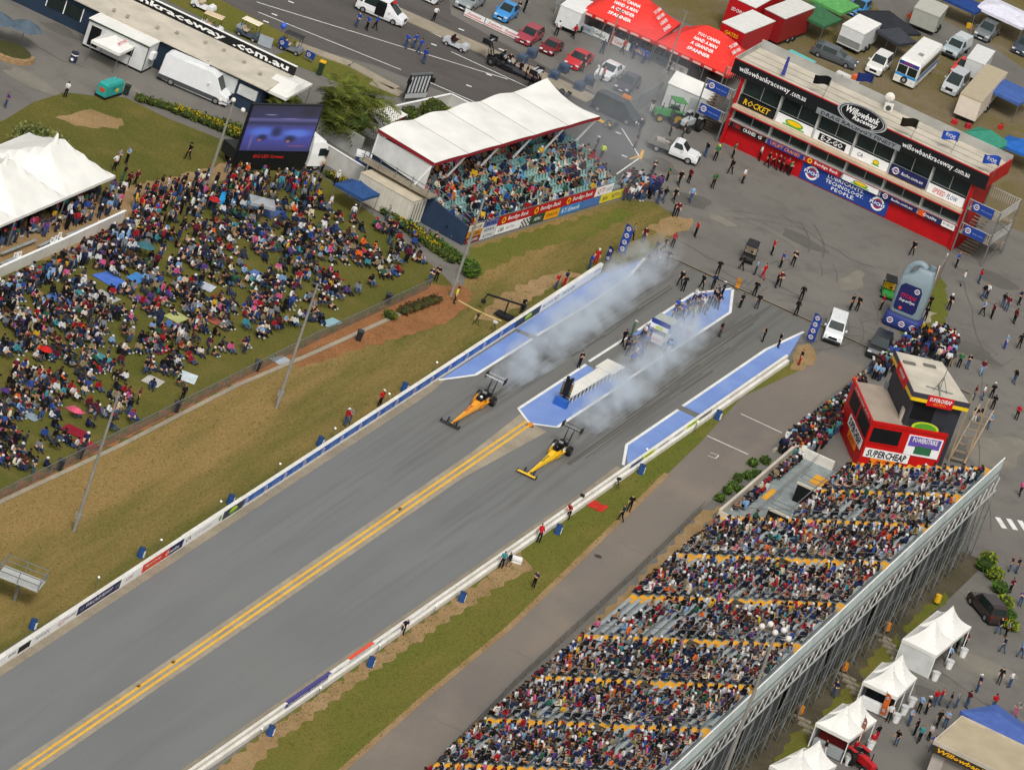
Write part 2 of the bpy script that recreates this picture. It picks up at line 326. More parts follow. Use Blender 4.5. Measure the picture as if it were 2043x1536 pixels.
# left side: verge, kerb, dirt, lawns
sheet('verge', [(-220, 1450), (-60, 1340), (1200, 541), (1285, 512), (1350, 468), (1375, 447), (1300, 402), (1240, 398), (940, 490), (925, 570), (880, 600), (475, 768), (0, 1004), (-220, 1112)], .03, M_VERGE)
sheet('verge_green', [(935, 500), (1080, 455), (1240, 415), (1262, 430), (1180, 470), (1060, 500), (985, 535), (940, 560)], .037, M_GREEN, ragged=.35)
sheet('bare_patch', [(1000, 590), (1060, 560), (1130, 540), (1160, 548), (1100, 575), (1040, 610), (985, 640), (940, 640)], .037, M_EARTH, ragged=.35)
sheet('bare_patch', [(1290, 455), (1340, 430), (1385, 438), (1372, 460), (1325, 475)], .037, M_EARTH, ragged=.35)
sheet('lawn', [(-220, 1100), (0, 1002), (475, 766), (870, 590), (905, 572), (880, 545), (770, 450), (640, 350), (600, 330), (470, 290), (330, 235), (250, 195), (190, 192), (130, 185), (65, 205), (10, 240), (-220, 300)], .018, M_LAWN)
sheet('worn_path', [(-220, 620), (0, 552), (240, 462), (300, 420), (420, 372), (500, 330), (470, 322), (380, 345), (260, 372), (225, 385), (-220, 520)], .026, M_EARTH, ragged=.35)
sheet('worn_patch', [(110, 235), (180, 220), (250, 240), (235, 258), (150, 252)], .026, M_EARTH, ragged=.35)
sheet('dirt_strip', [(-220, 1080), (0, 984), (420, 776), (860, 566), (905, 572), (880, 596), (475, 764), (0, 1000), (-220, 1105)], .032, M_RED, ragged=.35)
sheet('red_bank', [(580, 722), (870, 594), (905, 560), (935, 575), (940, 600), (900, 640), (820, 668), (690, 705), (600, 735)], .038, M_RED, ragged=.35)
_mb = MB(); _k = [G(*p) for p in [(-220, 1109), (0, 1003), (240, 890), (475, 769), (620, 708), (760, 645), (870, 593)]]
for a, b in zip(_k[:-1], _k[1:]): _mb.prism(line_poly(a, b, .42), 0, .13)
tag(_mb.build('kerb', M_CONC), kind='structure')
# right side: verge between the wall and the return road
sheet('verge', [(120, 1790), (512, 1470), (958, 1157), (1245, 944), (1575, 726), (1608, 690), (1628, 700), (1618, 725), (1590, 742), (1480, 792), (1400, 880), (1265, 1010), (1018, 1250), (845, 1392), (682, 1536), (420, 1790)], .03, M_GREEN)
sheet('dirt_strip', [(120, 1790), (512, 1474), (958, 1159), (1040, 1100), (1060, 1135), (980, 1180), (760, 1330), (560, 1475), (240, 1790)], .037, M_EARTH, ragged=.35)
sheet('return_road', [(420, 1790), (682, 1536), (845, 1392), (1018, 1250), (1265, 1010), (1400, 880), (1480, 792), (1590, 742), (1640, 700), (1735, 735), (1640, 800), (1500, 930), (1405, 1010), (1264, 1152), (1024, 1372), (880, 1520), (640, 1790)], .022, M_ROAD)
_mb = MB()
for a, b in zip([(420, 1790), (682, 1536), (845, 1392), (1018, 1250), (1265, 1010)], [(682, 1536), (845, 1392), (1018, 1250), (1265, 1010), (1330, 945)]):
    stripe(_mb, [G(*a), G(*b)], .5, .041)
tag(_mb.build('road_edge', M_EARTH), kind='structure')
sheet('stand_apron', [(700, 1790), (905, 1520), (1024, 1390), (1264, 1165), (1400, 1022), (1440, 1010), (1300, 1170), (1060, 1420), (960, 1536), (760, 1790)], .034, M_EARTH, ragged=.35)
_mb = MB()
for a, b in (((1410, 869.5), (1492.7, 907)), ((1477.6, 825.6), (1560, 864))): stripe(_mb, [G(*a), G(*b)], .14, .035)
stripe(_mb, [G(1417, 903), G(1434, 909), G(1427, 915), G(1412, 909)], .09, .035)
tag(_mb.build('road_line', M_WPAINT), kind='structure')
sheet('grass_island', [(1788, 640), (1850, 560), (1880, 552), (1893, 590), (1885, 640), (1850, 670), (1800, 672)], .012, M_GREEN, ragged=.35)
sheet('bare_patch', [(1588, 695), (1612, 686), (1630, 700), (1622, 728), (1600, 742), (1578, 738)], .044, M_EARTH, ragged=.35)
sheet('bare_patch', [(1835, 618), (1868, 625), (1845, 650), (1822, 640)], .02, M_CONC, ragged=.35)
# staging lanes at the top
sheet('staging_lanes', [(200, -60), (640, -160), (1180, 150), (1290, 235), (1255, 345), (1210, 395), (1180, 300), (900, 190), (745, 130), (600, 90), (380, -5)], .010, M_STG)
_mb = MB()
for a, b in (((512, 5), (1013, 159)), ((650, -40), (660, -36)), ((790, 30), (880, 75)), ((900, 104), (1060, 178)), ((515, 25), (800, 140)), ((857, 165), (960, 210)), ((960, 210), (1180, 300)), ((1162, 288), (1215, 350)), ((1240, 256), (1277, 315)), ((1277, 315), (1230, 348))):
    stripe(_mb, [G(*a), G(*b)], .14, .02)
for i, (x, y) in enumerate([(580, 5), (547, 30), (530, 44), (975, 150), (1000, 100), (935, 172), (1233, 266), (1245, 312), (690, 60), (920, 60), (865, 90)]):
    stripe(_mb, [G(x-5, y-2), G(x+6, y+2)], .28, .02)
tag(_mb.build('lane_line', M_WPAINT), kind='structure')
_mb = MB(); stripe(_mb, [G(1277, 318), G(1283, 300)], .3, .022); stripe(_mb, [G(1256, 318), G(1275, 312)], .2, .022); tag(_mb.build('lane_line', M_YPAINT), kind='structure')
_mb = MB()
for pth in ([(780, 20), (870, 60), (1000, 118), (1095, 160), (1180, 200)],):
    pts = [G(*p) for p in pth]
    for a, b in zip(pts[:-1], pts[1:]): _mb.prism(line_poly(a, b, 2.6), 0, .12)
for pth in ([(590, 90), (640, 108), (700, 130)], [(700, 130), (790, 178)], [(740, 165), (800, 190)]):
    pts = [G(*p) for p in pth]
    for a, b in zip(pts[:-1], pts[1:]): _mb.prism(line_poly(a, b, 1.5), 0, .11)
tag(_mb.build('concrete_kerb', M_CONC), kind='structure')
sheet('lawn', [(540, 112), (600, 96), (650, 118), (700, 135), (790, 180), (800, 195), (760, 190), (700, 178), (640, 150)], .016, M_GREEN)
sheet('lawn', [(340, -40), (420, -10), (600, 85), (585, 100), (500, 85), (330, 0)], .016, M_GREEN)
# pits
sheet('pit_field', [(1100, -260), (2300, -260), (2300, 420), (2043, 330), (1760, 190), (1490, 82), (1400, 60), (1180, -40)], .014, M_PIT)
sheet('pit_road', [(1560, -60), (1700, -60), (1760, 30), (1850, 75), (1990, 150), (2060, 190), (2060, 150), (1960, 80), (1860, 30), (1800, -60)], .02, M_TAR)
sheet('pit_road', [(880, -160), (1140, -160), (1180, -40), (1240, 60), (1400, 150), (1290, 190), (1190, 190), (1100, 140), (900, 30)], .016, M_TAR)
_mb = MB()
for i in range(3): x, y = (2012+i*22-22, 1040+i*3); stripe(_mb, [G(x, y-8), G(x+14, y+14)], .55, .02)
tag(_mb.build('crossing', M_WPAINT), kind='structure')

# repairs, stains and tyre arcs on the apron and paving
M_TAR2 = gmat('tar_repair', ['#5f5c57', '#66635d', '#55524d'], sc=(.3, .9, 7), fine=.1, mid=.5); M_TAR3 = gmat('dusty_tarmac', ['#847e73', '#7b766c', '#8e8778'], sc=(.3, .9, 7), fine=.12, mid=.6)
for i, (px, py, w, d) in enumerate(((1440, 440, 3, 2), (1600, 480, 5, 3), (1700, 560, 2, 6), (1940, 700, 6, 3), (1990, 900, 5, 9), (1930, 1000, 3, 3), (1960, 1330, 6, 5), (1860, 1390, 4, 3), (60, 160, 6, 3), (120, 60, 4, 2), (1560, 640, 3, 4), (1380, 400, 4, 4), (1820, 760, 3, 5), (1990, 560, 4, 4), (250, 170, 3, 2), (1320, 330, 4, 3))):
    x, y = G(px, py); a = (i*1.7) % 1.0; pts = [(x+w/2*math.cos(t)*(1+.25*math.sin(3*t+i)), y+d/2*math.sin(t)*(1+.25*math.cos(2*t+i))) for t in [k*math.pi/9 for k in range(18)]]
    sheet('tar_patch', pts, .004+.0003*i, M_TAR2 if i % 2 else M_TAR3, world=True, ragged=.15)
_mb = MB(); _rs = random.Random(4)
for i in range(24):
    px, py = _rs.choice([(1400, 420), (1560, 520), (1500, 560), (1650, 600), (1900, 650), (1950, 820), (1450, 500), (1330, 420)]); x, y = G(px+_rs.uniform(-80, 80), py+_rs.uniform(-45, 45)); a0 = _rs.uniform(0, 6.28); rad = _rs.uniform(4, 16); arc = _rs.uniform(.3, 1.1); w = _rs.uniform(.08, .2); z = .010+.0001*i
    for off in (0, 1.5):
        pts = [(x+(rad+off)*math.cos(a0+arc*k/8), y+(rad+off)*math.sin(a0+arc*k/8)) for k in range(9)]; stripe(_mb, pts, w, z+off*.00003)
tag(_mb.build('tyre_arcs', gmat('faint_rubber', ['#5d5a55', '#64615b', '#6b6862'], sc=(.4, 1.2, 7), fine=.08, mid=.6, bump=0)), kind='structure')
_mb = MB(); 
for pth in ([(1340, 470), (1420, 520), (1500, 545), (1640, 610)], [(1560, 430), (1700, 520), (1760, 540)], [(1920, 560), (1960, 700), (1950, 900), (1990, 1100)], [(20, 60), (120, 120), (180, 140)], [(1860, 1330), (1960, 1400), (2040, 1440)], [(1230, 1080), (1290, 1110)], [(1010, 1290), (1090, 1330)], [(860, 1430), (940, 1470)]):
    q = []
    for a, b in zip(pth[:-1], pth[1:]):
        for k in range(5): x, y = G(a[0]+(b[0]-a[0])*k/5, a[1]+(b[1]-a[1])*k/5); q.append((x+_rs.uniform(-.25, .25), y+_rs.uniform(-.25, .25)))
    stripe(_mb, q, .07, .026)
tag(_mb.build('surface_crack', M_TAR2), kind='structure')
# ---------------------------------------------------------------- barrier walls of the strip
M_WALL = gmat('barrier_concrete', ['#e4e1d8', '#d6d2c8', '#bcb6a8'], sc=(.3, 1.1, 6), fine=.06, mid=.4, bump=.1)
M_STEEL = mk('galvanised_steel', '#9a9d9c', .45, .12, 2, .7)
M_DARK = mk('dark_rubber', '#1d1d1e', .8, .15, 3)
def tmesh(s, size=1.0, shear=0, bold=0.0):
    "lettering as vertices and faces in the xy plane, centred on the origin; returns verts, faces, width"
    c = bpy.data.curves.new('t', 'FONT'); c.body = s; c.size = size; c.align_x = 'CENTER'; c.shear = shear; c.offset = bold*size; c.resolution_u = 1; c.fill_mode = 'FRONT'
    o = bpy.data.objects.new('t', c); me = bpy.data.meshes.new_from_object(o)
    vs = [tuple(v.co) for v in me.vertices]; fs = [tuple(p.vertices) for p in me.polygons]
    bpy.data.objects.remove(o); bpy.data.curves.remove(c); bpy.data.meshes.remove(me)
    y0 = min(v[1] for v in vs); y1 = max(v[1] for v in vs); x0 = min(v[0] for v in vs); x1 = max(v[0] for v in vs)
    return [(x-(x0+x1)/2, y-(y0+y1)/2, 0) for x, y, z in vs], fs, x1-x0, y1-y0
TC = {}
def put_text(mb, s, ctr, xd, up, h, w=None, mi=0, shear=0, bold=.012, lift=0.0):
    "adds lettering of cap height h (and width w) centred on ctr to mesh mb"
    k = (s, shear, bold)
    if k not in TC: TC[k] = tmesh(s, 1.0, shear, bold)
    vs, fs, tw, th = TC[k]; ky = h/th; kx = w/tw if w else ky
    c, xd, up = Vector(ctr), Vector(xd).normalized(), Vector(up).normalized(); nn = xd.cross(up)
    return mb.add([c+xd*(x*kx)+up*(y*ky)+nn*lift for x, y, _ in vs], fs, mi)
def disc(mb, ctr, xd, up, r, r2=0, a0=0, a1=360, n=20, mi=0, lift=0.0, ky=1.0):
    c, xd, up = Vector(ctr), Vector(xd).normalized(), Vector(up).normalized(); nn = xd.cross(up); vs = []; fs = []
    for i in range(n+1):
        a = R(a0+(a1-a0)*i/n); d = xd*math.cos(a)+up*(math.sin(a)*ky); vs += [c+d*r+nn*lift, c+d*r2+nn*lift]
    return mb.add(vs, [(2*i, 2*i+2, 2*i+3, 2*i+1) for i in range(n)], mi)
def rect(mb, ctr, xd, up, w, h, mi=0, lift=0.0, skew=0.0):
    c, xd, up = Vector(ctr), Vector(xd).normalized(), Vector(up).normalized(); nn = xd.cross(up)
    return mb.add([c+xd*(a*w/2+skew*b)+up*(b*h/2)+nn*lift for a, b in ((-1, -1), (1, -1), (1, 1), (-1, 1))], [(0, 1, 2, 3)], mi)
WHT, BLU, RED, BLK, YEL, GRN = C('#f0f0ee', 'print'), C('#23418f', 'print'), C('#c8141c', 'print'), C('#17181b', 'print'), C('#f2c21a', 'print'), C('#5aa02c', 'print')
NAVY, ORG, GREY, LIME = C('#1f2357', 'print'), C('#f08a1d', 'print'), C('#8b8d90', 'print'), C('#c4d82e', 'print')
def roundel(parent, ctr, xd, up, r, name='emblem', word='FUCHS'):
    "ring emblem with a word across it"
    m = MB(); disc(m, ctr, xd, up, r, r*.72, 20, 160, 14, 0, .004); disc(m, ctr, xd, up, r, r*.72, 200, 340, 14, 0, .004)
    disc(m, ctr, xd, up, r*.66, r*.5, 25, 155, 12, 1, .004); disc(m, ctr, xd, up, r*.66, r*.5, 205, 335, 12, 1, .004)
    rect(m, ctr, xd, up, r*2.5, r*.66, 2, .007)
    put_text(m, word, ctr, xd, up, r*.5, r*2.3, 0, 0, .03, .011)
    return m.build(name, [WHT, RED, BLU], parent)
EY, EZ, EX = (0, 1, 0), (0, 0, 1), (1, 0, 0)
WX0, WX1, WH = XL-.42, XL-.06, 1.02
lw = thing('barrier_wall', 'long white concrete wall with sponsor boards on the lawn side of the strip', 'wall', (0, 0, 0))
def gy(px, py, z=.5, x=None): return G(px, py, z)[1]
def cutlist(*pts): return [G(px, py, .05)[1] for px, py in pts]
yb = cutlist((-60, 1359), (0, 1320), (50, 1287), (95, 1258.5), (143, 1227), (230.6, 1171), (274, 1143), (316, 1116), (358, 1090), (440, 1040), (480, 1012), (1029, 659), (1079, 627), (1119, 600), (1153, 580), (1204, 547))
def wall_piece(parent, x0, x1, y0, y1, h, mat=M_WALL, name='wall_section'):
    m = MB(); m.extr([(x0, 0), (x1+.04, 0), (x1, .22), (x1, h-.05), (x1-.05, h), (x0+.05, h), (x0, h-.05)], 'y', y0+.015, y1-.015)
    return m.build(name, mat, parent)
def board(parent, xf, y0, y1, z0, z1, mat, words=(), flip=1, name='banner', frame=None):
    "sponsor board lying on a wall face that looks towards +X; words = (text, along 0..1, height 0..1, cap, width share, material, shear)"
    m = MB(); m.bx(xf, xf+.03, y0+.06, y1-.06, z0, z1); o = m.build(name, mat, parent)
    for (s, u, v, hh, ww, mt, sh) in words:
        t = MB(); put_text(t, s, (xf+.036, y0+(y1-y0)*u, z0+(z1-z0)*v), EY, EZ, (z1-z0)*hh, (y1-y0)*ww, 0, sh); t.build('lettering', mt, o)
    return o
yy = [-400]+list(np.arange(yb[0]-40, yb[0]-1, 8))+yb
for a, b in zip(yy[:-1], yy[1:]):
    if abs(b-yb[11]) < .01:
        k = 15
        for i in range(k): wall_piece(lw, WX0, WX1, a+(b-a)*i/k, a+(b-a)*(i+1)/k, WH)
    else: wall_piece(lw, WX0, WX1, a, b, WH if b > yb[10] or b < yb[9] else WH+.04)
bz0, bz1 = .16, .95
B = lambda i, mat, words=(): board(lw, WX1+.005, yb[i], yb[i+1], bz0, bz1, mat, words)
B(0, WHT); o = B(1, WHT, (('RACING', .22, .6, .3, .3, BLK, .2),)); m = MB(); m.bx(WX1+.036, WX1+.044, yb[1]+2.2, yb[2]-.2, bz0+.1, bz1-.1); m.build('logo_panel', BLK, o)
B(2, WHT, (('NWAN', .5, .55, .45, .6, GREY, 0),)); o = B(3, WHT, (('GT', .35, .5, .6, .3, RED, .3), ('RACING', .72, .6, .25, .4, BLK, .2)))
B(4, NAVY, (('WALLACE BISHOP', .5, .6, .42, .62, WHT, .25), ('JEWELLERS', .5, .22, .16, .3, GREY, 0), ('WB', .1, .5, .4, .1, GREY, .2), ('WB', .92, .5, .4, .1, GREY, .2)))
B(5, WHT, (('ATTIC', .4, .5, .35, .4, RED, .2),)); B(6, C('#e23a26', 'print'), (('Supercheap', .5, .62, .42, .8, WHT, .3), ('AUTO', .5, .2, .26, .5, ORG, .2)))
o = B(7, NAVY, (('Onsite', .45, .5, .5, .7, WHT, .1),)); m = MB(); m.bx(WX1+.036, WX1+.04, yb[7]+.1, yb[7]+1.2, bz0+.02, bz1-.02); m.build('logo_panel', C('#e8401f', 'print'), o)
o = B(8, WHT, (('CA', .12, .55, .5, .13, BLK, .25), ('AUTOMOTIVE EQUIPMENT', .5, .5, .16, .45, GREY, 0))); m = MB(); disc(m, (WX1+.04, yb[9]-.6, .58), EY, EZ, .28, 0, mi=0); m.build('emblem', GRN, o)
for i in (9, 11):
    o = B(i, C('#3a4350', 'print')); m = MB(); disc(m, (WX1+.04, (yb[i]+yb[i+1])/2, .57), EY, EZ, .85, 0, 0, 360, 20, 0, 0, .36); disc(m, (WX1+.045, (yb[i]+yb[i+1])/2, .53), EY, EZ, .75, 0, 180, 360, 12, 1, 0, .36); m.build('emblem', [LIME, GRN], o)
NP = 15; M_FB = C('#2f62b4', 'print')
for i in range(NP):
    a, b = yb[10]+(yb[11]-yb[10])*i/NP, yb[10]+(yb[11]-yb[10])*(i+1)/NP
    o = board(lw, WX1+.005, a, b, bz0+.08, bz1, M_FB, (('LUBRICANTS.', .68, .66, .17, .4, C('#9fb6e0', 'print'), 0), ('TECHNOLOGY.', .68, .36, .17, .42, C('#9fb6e0', 'print'), 0)))
    roundel(o, (WX1+.038, a+.55, .58), EY, EZ, .3); m = MB(); m.bx(WX1+.036, WX1+.04, a+.07, b-.07, bz0+.09, bz0+.15); m.build('edge_line', WHT, o)
B(12, WHT, (('MOTOR', .35, .55, .4, .5, GREY, .2), ('NT', .8, .55, .5, .25, C('#b53a5a', 'print'), 0))); B(13, WHT, (('FRASER', .5, .5, .45, .8, C('#3f8f7a', 'print'), 0),)); B(14, WHT, (('BETTA', .8, .6, .3, .25, C('#5560a0', 'print'), .2),))
# the wall on the grandstand side shows its back
RX0, RX1, RH = XR+.05, XR+.33, .86
rw = thing('barrier_wall', 'long white concrete wall with boards on its back along the grandstand side', 'wall', (.43, .13, 0), -.0095)
yc = [-400]+list(np.arange(-150, -96, 9))+cutlist((562, 1420), (647, 1357), (685, 1331), (732.6, 1300), (765, 1278), (800, 1250), (843, 1222), (883, 1192), (930, 1160), (975, 1128), (1020, 1097), (1066, 1064), (1110, 1032), (1155, 1000), (1200, 968), (1239, 942))+[-3, 1, 5, 9, 13, 17, 21, 25, 29, 33]
yc = sorted(yc)
for a, b in zip(yc[:-1], yc[1:]):
    wall_piece(rw, RX0, RX1, a, b, RH); m = MB(); m.extr([(RX1-.02, 0), (RX1+.28, 0), (RX1+.26, .4), (RX1+.2, .45), (RX1-.02, .45)], 'y', a+.01, b-.01); m.build('plinth', M_WALL, rw)
def RB(p, q, mat, words=()):
    a, b = G(*p, .5)[1], G(*q, .5)[1]; return board(rw, RX1+.004, a, b, .47, RH-.03, mat, words)
def cap(p, q, mat):
    a, b = G(*p, .5)[1], G(*q, .5)[1]; m = MB(); m.bx(RX0-.01, RX1+.02, a, b, RH+.002, RH+.03); m.build('top_cover', mat, rw)
PUR = C('#4a4884', 'print')
RB((562, 1411), (647, 1350), PUR, (('WALLACE BISHOP', .3, .5, .55, .45, WHT, .25), ('WALLACE BISHOP', .77, .5, .55, .4, WHT, .25))); cap((562, 1405), (647, 1344), PUR)
RB((647, 1350), (685, 1322), WHT, (('ATTIC', .5, .5, .5, .4, GREY, .2),)); RB((685, 1322), (732, 1290), C('#d4dad8', 'print')); cap((685, 1318), (732, 1284), C('#e0523c', 'print'))
RB((732, 1290), (765, 1268), WHT, (('CAT', .5, .5, .6, .4, BLK, .2),)); RB((765, 1268), (800, 1245), WHT, (('TRADE', .5, .5, .5, .6, GREY, 0),)); RB((800, 1245), (843, 1213), WHT)
for p, q, mt, w in (((1245, 929), (1272, 912), C('#5d6f8c', 'print'), 'SHELL'), ((1272, 912), (1296, 896), LIME, 'RYCO'), ((1296, 896), (1330, 873), WHT, 'PENRITE'), ((1330, 873), (1360, 852), WHT, 'RED'), ((1360, 852), (1385, 836), LIME, 'LUCAS'), ((1385, 836), (1412, 818), GREY, 'OILS')):
    RB(p, q, mt, ((w, .5, .5, .55, .6, BLK, .1),))
# ---------------------------------------------------------------- drums and lamps behind the walls
M_DRUM = C('#27508c', 'plastic')
def drum_mesh():
    m = MB()
    for z0, z1, r0, r1 in ((0, .28, .29, .29), (.28, .31, .31, .31), (.31, .6, .29, .29), (.6, .63, .31, .31), (.63, .88, .29, .28)): m.cyl((0, 0, z0), (0, 0, z1), r0, r1, 12)
    return m.mesh('drum', M_DRUM, False)
DRUM = drum_mesh(); _m = MB(); _m.cyl((0, 0, .88), (0, 0, .92), .3, .3, 12); DRUMLID = _m.mesh('lid', C('#1e3a66', 'plastic')); _m = MB(); _m.bx(.29, .32, -.12, .12, .15, .75); DRUMTAG = _m.mesh('label_strip', WHT)
def drum(px, py, label):
    t = thing('drum', label, 'drum', G(px, py), random.uniform(-.3, .3), 'blue drums along the walls'); ob('barrel', DRUM, t); ob('lid', DRUMLID, t); ob('label_strip', DRUMTAG, t)
for px, py, l in ((537, 1467, 'blue drum behind the wall by the purple board, lowest in view'), (737, 1330, 'blue drum behind the wall below the red topped board'), (919, 1200, 'blue drum in the dirt between the climbing marshal and the photographers'), (1111, 1065, 'blue drum behind the wall beside the marshal in red'),
                  (1277, 945, 'blue drum behind the wall by the start of the painted pad'), (1430, 837, 'blue drum on the grass by the gap between painted pads'), (63, 1255, 'blue drum behind the banner wall at the left edge'), (279, 1112, 'blue drum behind the red sponsor board'),
                  (457, 1006, 'blue drum behind the dark green emblem board'), (636, 890, 'blue drum behind the blue boards beside the marshals'), (804, 782, 'blue drum behind the blue boards near the orange dragster')): drum(px, py, l)
def wall_lamp(px, py, label):
    t = thing('wall_lamp', label, 'lamp', G(px, py), R(-60), 'white lamps behind the walls'); m = MB(); m.cyl((0, 0, 0), (0, 0, .9), .035, .035, 6); m.build('post', M_STEEL, t); m = MB(); m.cyl((-.03, 0, .9), (.1, 0, 1.05), .05, .1, 10); m.build('lamp_head', WHT, t)
for i, (px, py) in enumerate([(190, 1172), (315, 1097), (434, 1020), (552, 945), (662, 874), (770, 805), (865, 742), (863, 1228), (750, 1306), (632, 1392), (515, 1474), (1284, 915), (1385, 860)]):
    wall_lamp(px, py, 'small white lamp on a post behind the %s wall, number %s along it' % (('banner', 'grandstand side')[i > 6], ('one two three four five six seven'.split())[i if i < 7 else i-7]))
# ---------------------------------------------------------------- dragsters
def wheel(parent, c, r, w, tyre=M_DARK, rimcol='#c9cacb', n=16, name='wheel', rimr=.55):
    m = MB(); m.loft([[(c[0]+rr*math.cos(2*math.pi*i/n), c[1]+yy, c[2]+rr*math.sin(2*math.pi*i/n)) for i in range(n)] for yy, rr in ((-w/2, r*.9), (-w*.36, r), (w*.36, r), (w/2, r*.9))])
    o = m.build(name, tyre, parent); m = MB()
    m.cyl((c[0], c[1]-w/2-.012, c[2]), (c[0], c[1]+w/2+.012, c[2]), r*rimr, r*rimr, 12)
    m.build('rim', C(rimcol, 'metal'), o); return o
def wing(mb, x, y0, y1, z, chord, th, tilt=0.0):
    for i in range(1): mb.extr([(0, 0)], 'y', 0, 0) if False else None
    p = [(x+dx*math.cos(tilt)-dz*math.sin(tilt), z+dx*math.sin(tilt)+dz*math.cos(tilt)) for dx, dz in ((-chord/2, 0), (-chord*.2, th), (chord*.3, th*.8), (chord/2, .0), (0, -th*.4))]
    mb.extr(p, 'y', y0, y1)
def dragster(label, loc, rz, col, fcol, rcol, helmet, side, wing_word, group='dragsters racing on the strip'):
    t = thing('dragster', label, 'race car', loc, rz, group); body = C(col, 'gloss')
    st = [(-.5, .36, .18, .50), (.4, .40, .16, .66), (1.5, .42, .14, .74), (2.3, .38, .13, .78), (3.2, .30, .12, .66), (4.6, .22, .12, .50), (6.2, .15, .13, .38), (7.7, .09, .15, .29), (8.15, .05, .18, .24)]
    m = MB(); m.loft([[(x, -w, zb), (x, w, zb), (x, w*1.05, zb+(zt-zb)*.45), (x, w*.62, zt), (x, -w*.62, zt), (x, -w*1.05, zb+(zt-zb)*.45)] for x, w, zb, zt in st]); bo = m.build('body', body, t)
    m = MB()
    for s in (-1, 1): m = MB(); m.add([(1.0, s*.42, .16), (2.2, s*.46, .16), (2.2, s*.5, .62), (1.0, s*.62, .72), (1.0, s*.52, .16), (2.1, s*.5, .16), (2.1, s*.53, .6), (1.0, s*.74, .7)], [(0, 1, 2, 3), (4, 5, 6, 7), (0, 1, 5, 4), (2, 3, 7, 6), (1, 2, 6, 5), (0, 3, 7, 4)]); m.build('side_panel', body, t)
    m = MB(); m.bx(1.25, 2.05, -.28, .28, .77, .82); m.build('cockpit', C('#141416', 'plastic'), t)
    m = MB(); m.ell((1.55, 0, .98), (.2, .15, .17), 10, 7); h = m.build('helmet', C(helmet, 'gloss'), t, True); m = MB(); m.bx(1.66, 1.76, -.11, .11, .94, 1.03); m.build('visor', C('#101014', 'gloss'), h)
    m = MB(); m.tube([(1.2, -.27, .7), (1.22, -.25, 1.2), (1.22, .25, 1.2), (1.2, .27, .7)], .035); m.tube([(1.22, -.25, 1.2), (1.9, -.22, .8)], .03); m.tube([(1.22, .25, 1.2), (1.9, .22, .8)], .03); m.build('roll_cage', C('#1a1a1c', 'metal'), t)
    m = MB(); m.bx(.3, 1.12, -.28, .28, .35, .8); m.bx(.35, 1.05, -.2, .2, .8, 1.0); m.bx(.45, .95, -.17, .17, 1.0, 1.2); m.bx(.42, .9, -.22, .22, 1.2, 1.42); e = m.build('engine', C('#232326', 'metal'), t)
    m = MB()
    for i in range(4):
        for s in (-1, 1): m.tube([(.4+.18*i, s*.25, .72), (.36+.18*i, s*.5, .62), (.2+.18*i, s*.62, .95)], .05, 6)
    m.build('exhaust_pipe', C('#5b5a58', 'metal'), e); m = MB(); m.bx(.9, 1.02, -.2, .2, 1.22, 1.4); m.build('air_scoop', C('#c9ccd0', 'metal'), e)
    for s in (-1, 1):
        wheel(t, (0, s*.72, .46), .46, .44, rimcol='#77787a', rimr=.42); wheel(t, (7.62, s*.45, .28), .28, .09, rimcol='#8d8d90', n=14, rimr=.7)
    m = MB(); m.cyl((0, -.6, .46), (0, .6, .46), .07); m.cyl((7.62, -.44, .28), (7.62, .44, .28), .03); m.build('axle', C('#3a3a3d', 'metal'), t)
    m = MB(); wing(m, 8.28, -.92, .92, .27, .42, .04); f = m.build('front_wing', C(fcol, 'gloss'), t); m = MB()
    for s in (-1, 1): m.bx(8.05, 8.5, s*.92-.012, s*.92+.012, .15, .42)
    m.build('end_plate', C('#17171a', 'plastic'), f)
    m = MB(); wing(m, -.95, -.9, .9, 2.15, .62, .05, R(12)); wing(m, -1.32, -.88, .88, 2.32, .3, .04, R(25)); w = m.build('rear_wing', C(rcol, 'gloss'), t); m = MB()
    for s in (-1, 1): m.bx(-1.5, -.6, s*.92-.015, s*.92+.015, 1.95, 2.5)
    m.build('end_plate', C('#1b1b1e', 'plastic'), w); m = MB(); put_text(m, wing_word, (-.93, 0, 2.225), (0, 1, 0), (-.97, 0, -.2), .3, 1.5, 0, 0, .02); m.build('lettering', C('#d9dadb' if rcol != '#d9dadb' else '#1a1a1a', 'print'), w)
    m = MB()
    for s in (-1, 1): m.bar((-.1, s*.25, .6), (-.95, s*.28, 2.12), .05, .1); m.bar((-.6, s*.26, .5), (-.95, s*.28, 2.12), .04, .05)
    m.bar((-.5, -.26, 1.2), (-.5, .26, 1.2), .04); m.build('wing_strut', C('#2a2a2d', 'metal'), t)
    m = MB(); m.bx(1.0, 1.3, .5, .62, .72, .95); m.bx(1.0, 1.3, -.62, -.5, .72, .95); m.build('deflector', C(side, 'gloss'), t)
    m = MB(); put_text(m, 'TOP FUEL', (4.1, 0, .57), (-1, 0, .09), (0, -1, 0), .22, 1.6, 0, .2, .02, .03); m.build('lettering', C('#c7321e' if col != '#f4c21b' else '#2d5c34', 'print'), bo)
    m = MB(); m.bx(-.75, -.35, -.2, .2, .45, .78); m.build('parachute_pack', C('#1c1d22', 'cloth'), t)
    return t
def face(p, q):
    "location and heading of something whose tail is at pixel p and nose at pixel q (both on the ground)"
    a, b = G(*p), G(*q); return math.atan2(b[1]-a[1], b[0]-a[0])
dragster('orange dragster with black front wing in the lane beside the blue sponsor wall', G(966.5, 803), R(-90), '#efa227', '#1c1c1f', '#d9dadb', '#e8e8ea', '#efa227', 'FUCHS')
dragster('yellow dragster with yellow front wing in the lane nearer the grandstand', G(1118.5, 902), R(-90), '#f4c21b', '#f4c21b', '#1e2426', '#15151a', '#e9e6da', 'RACING')
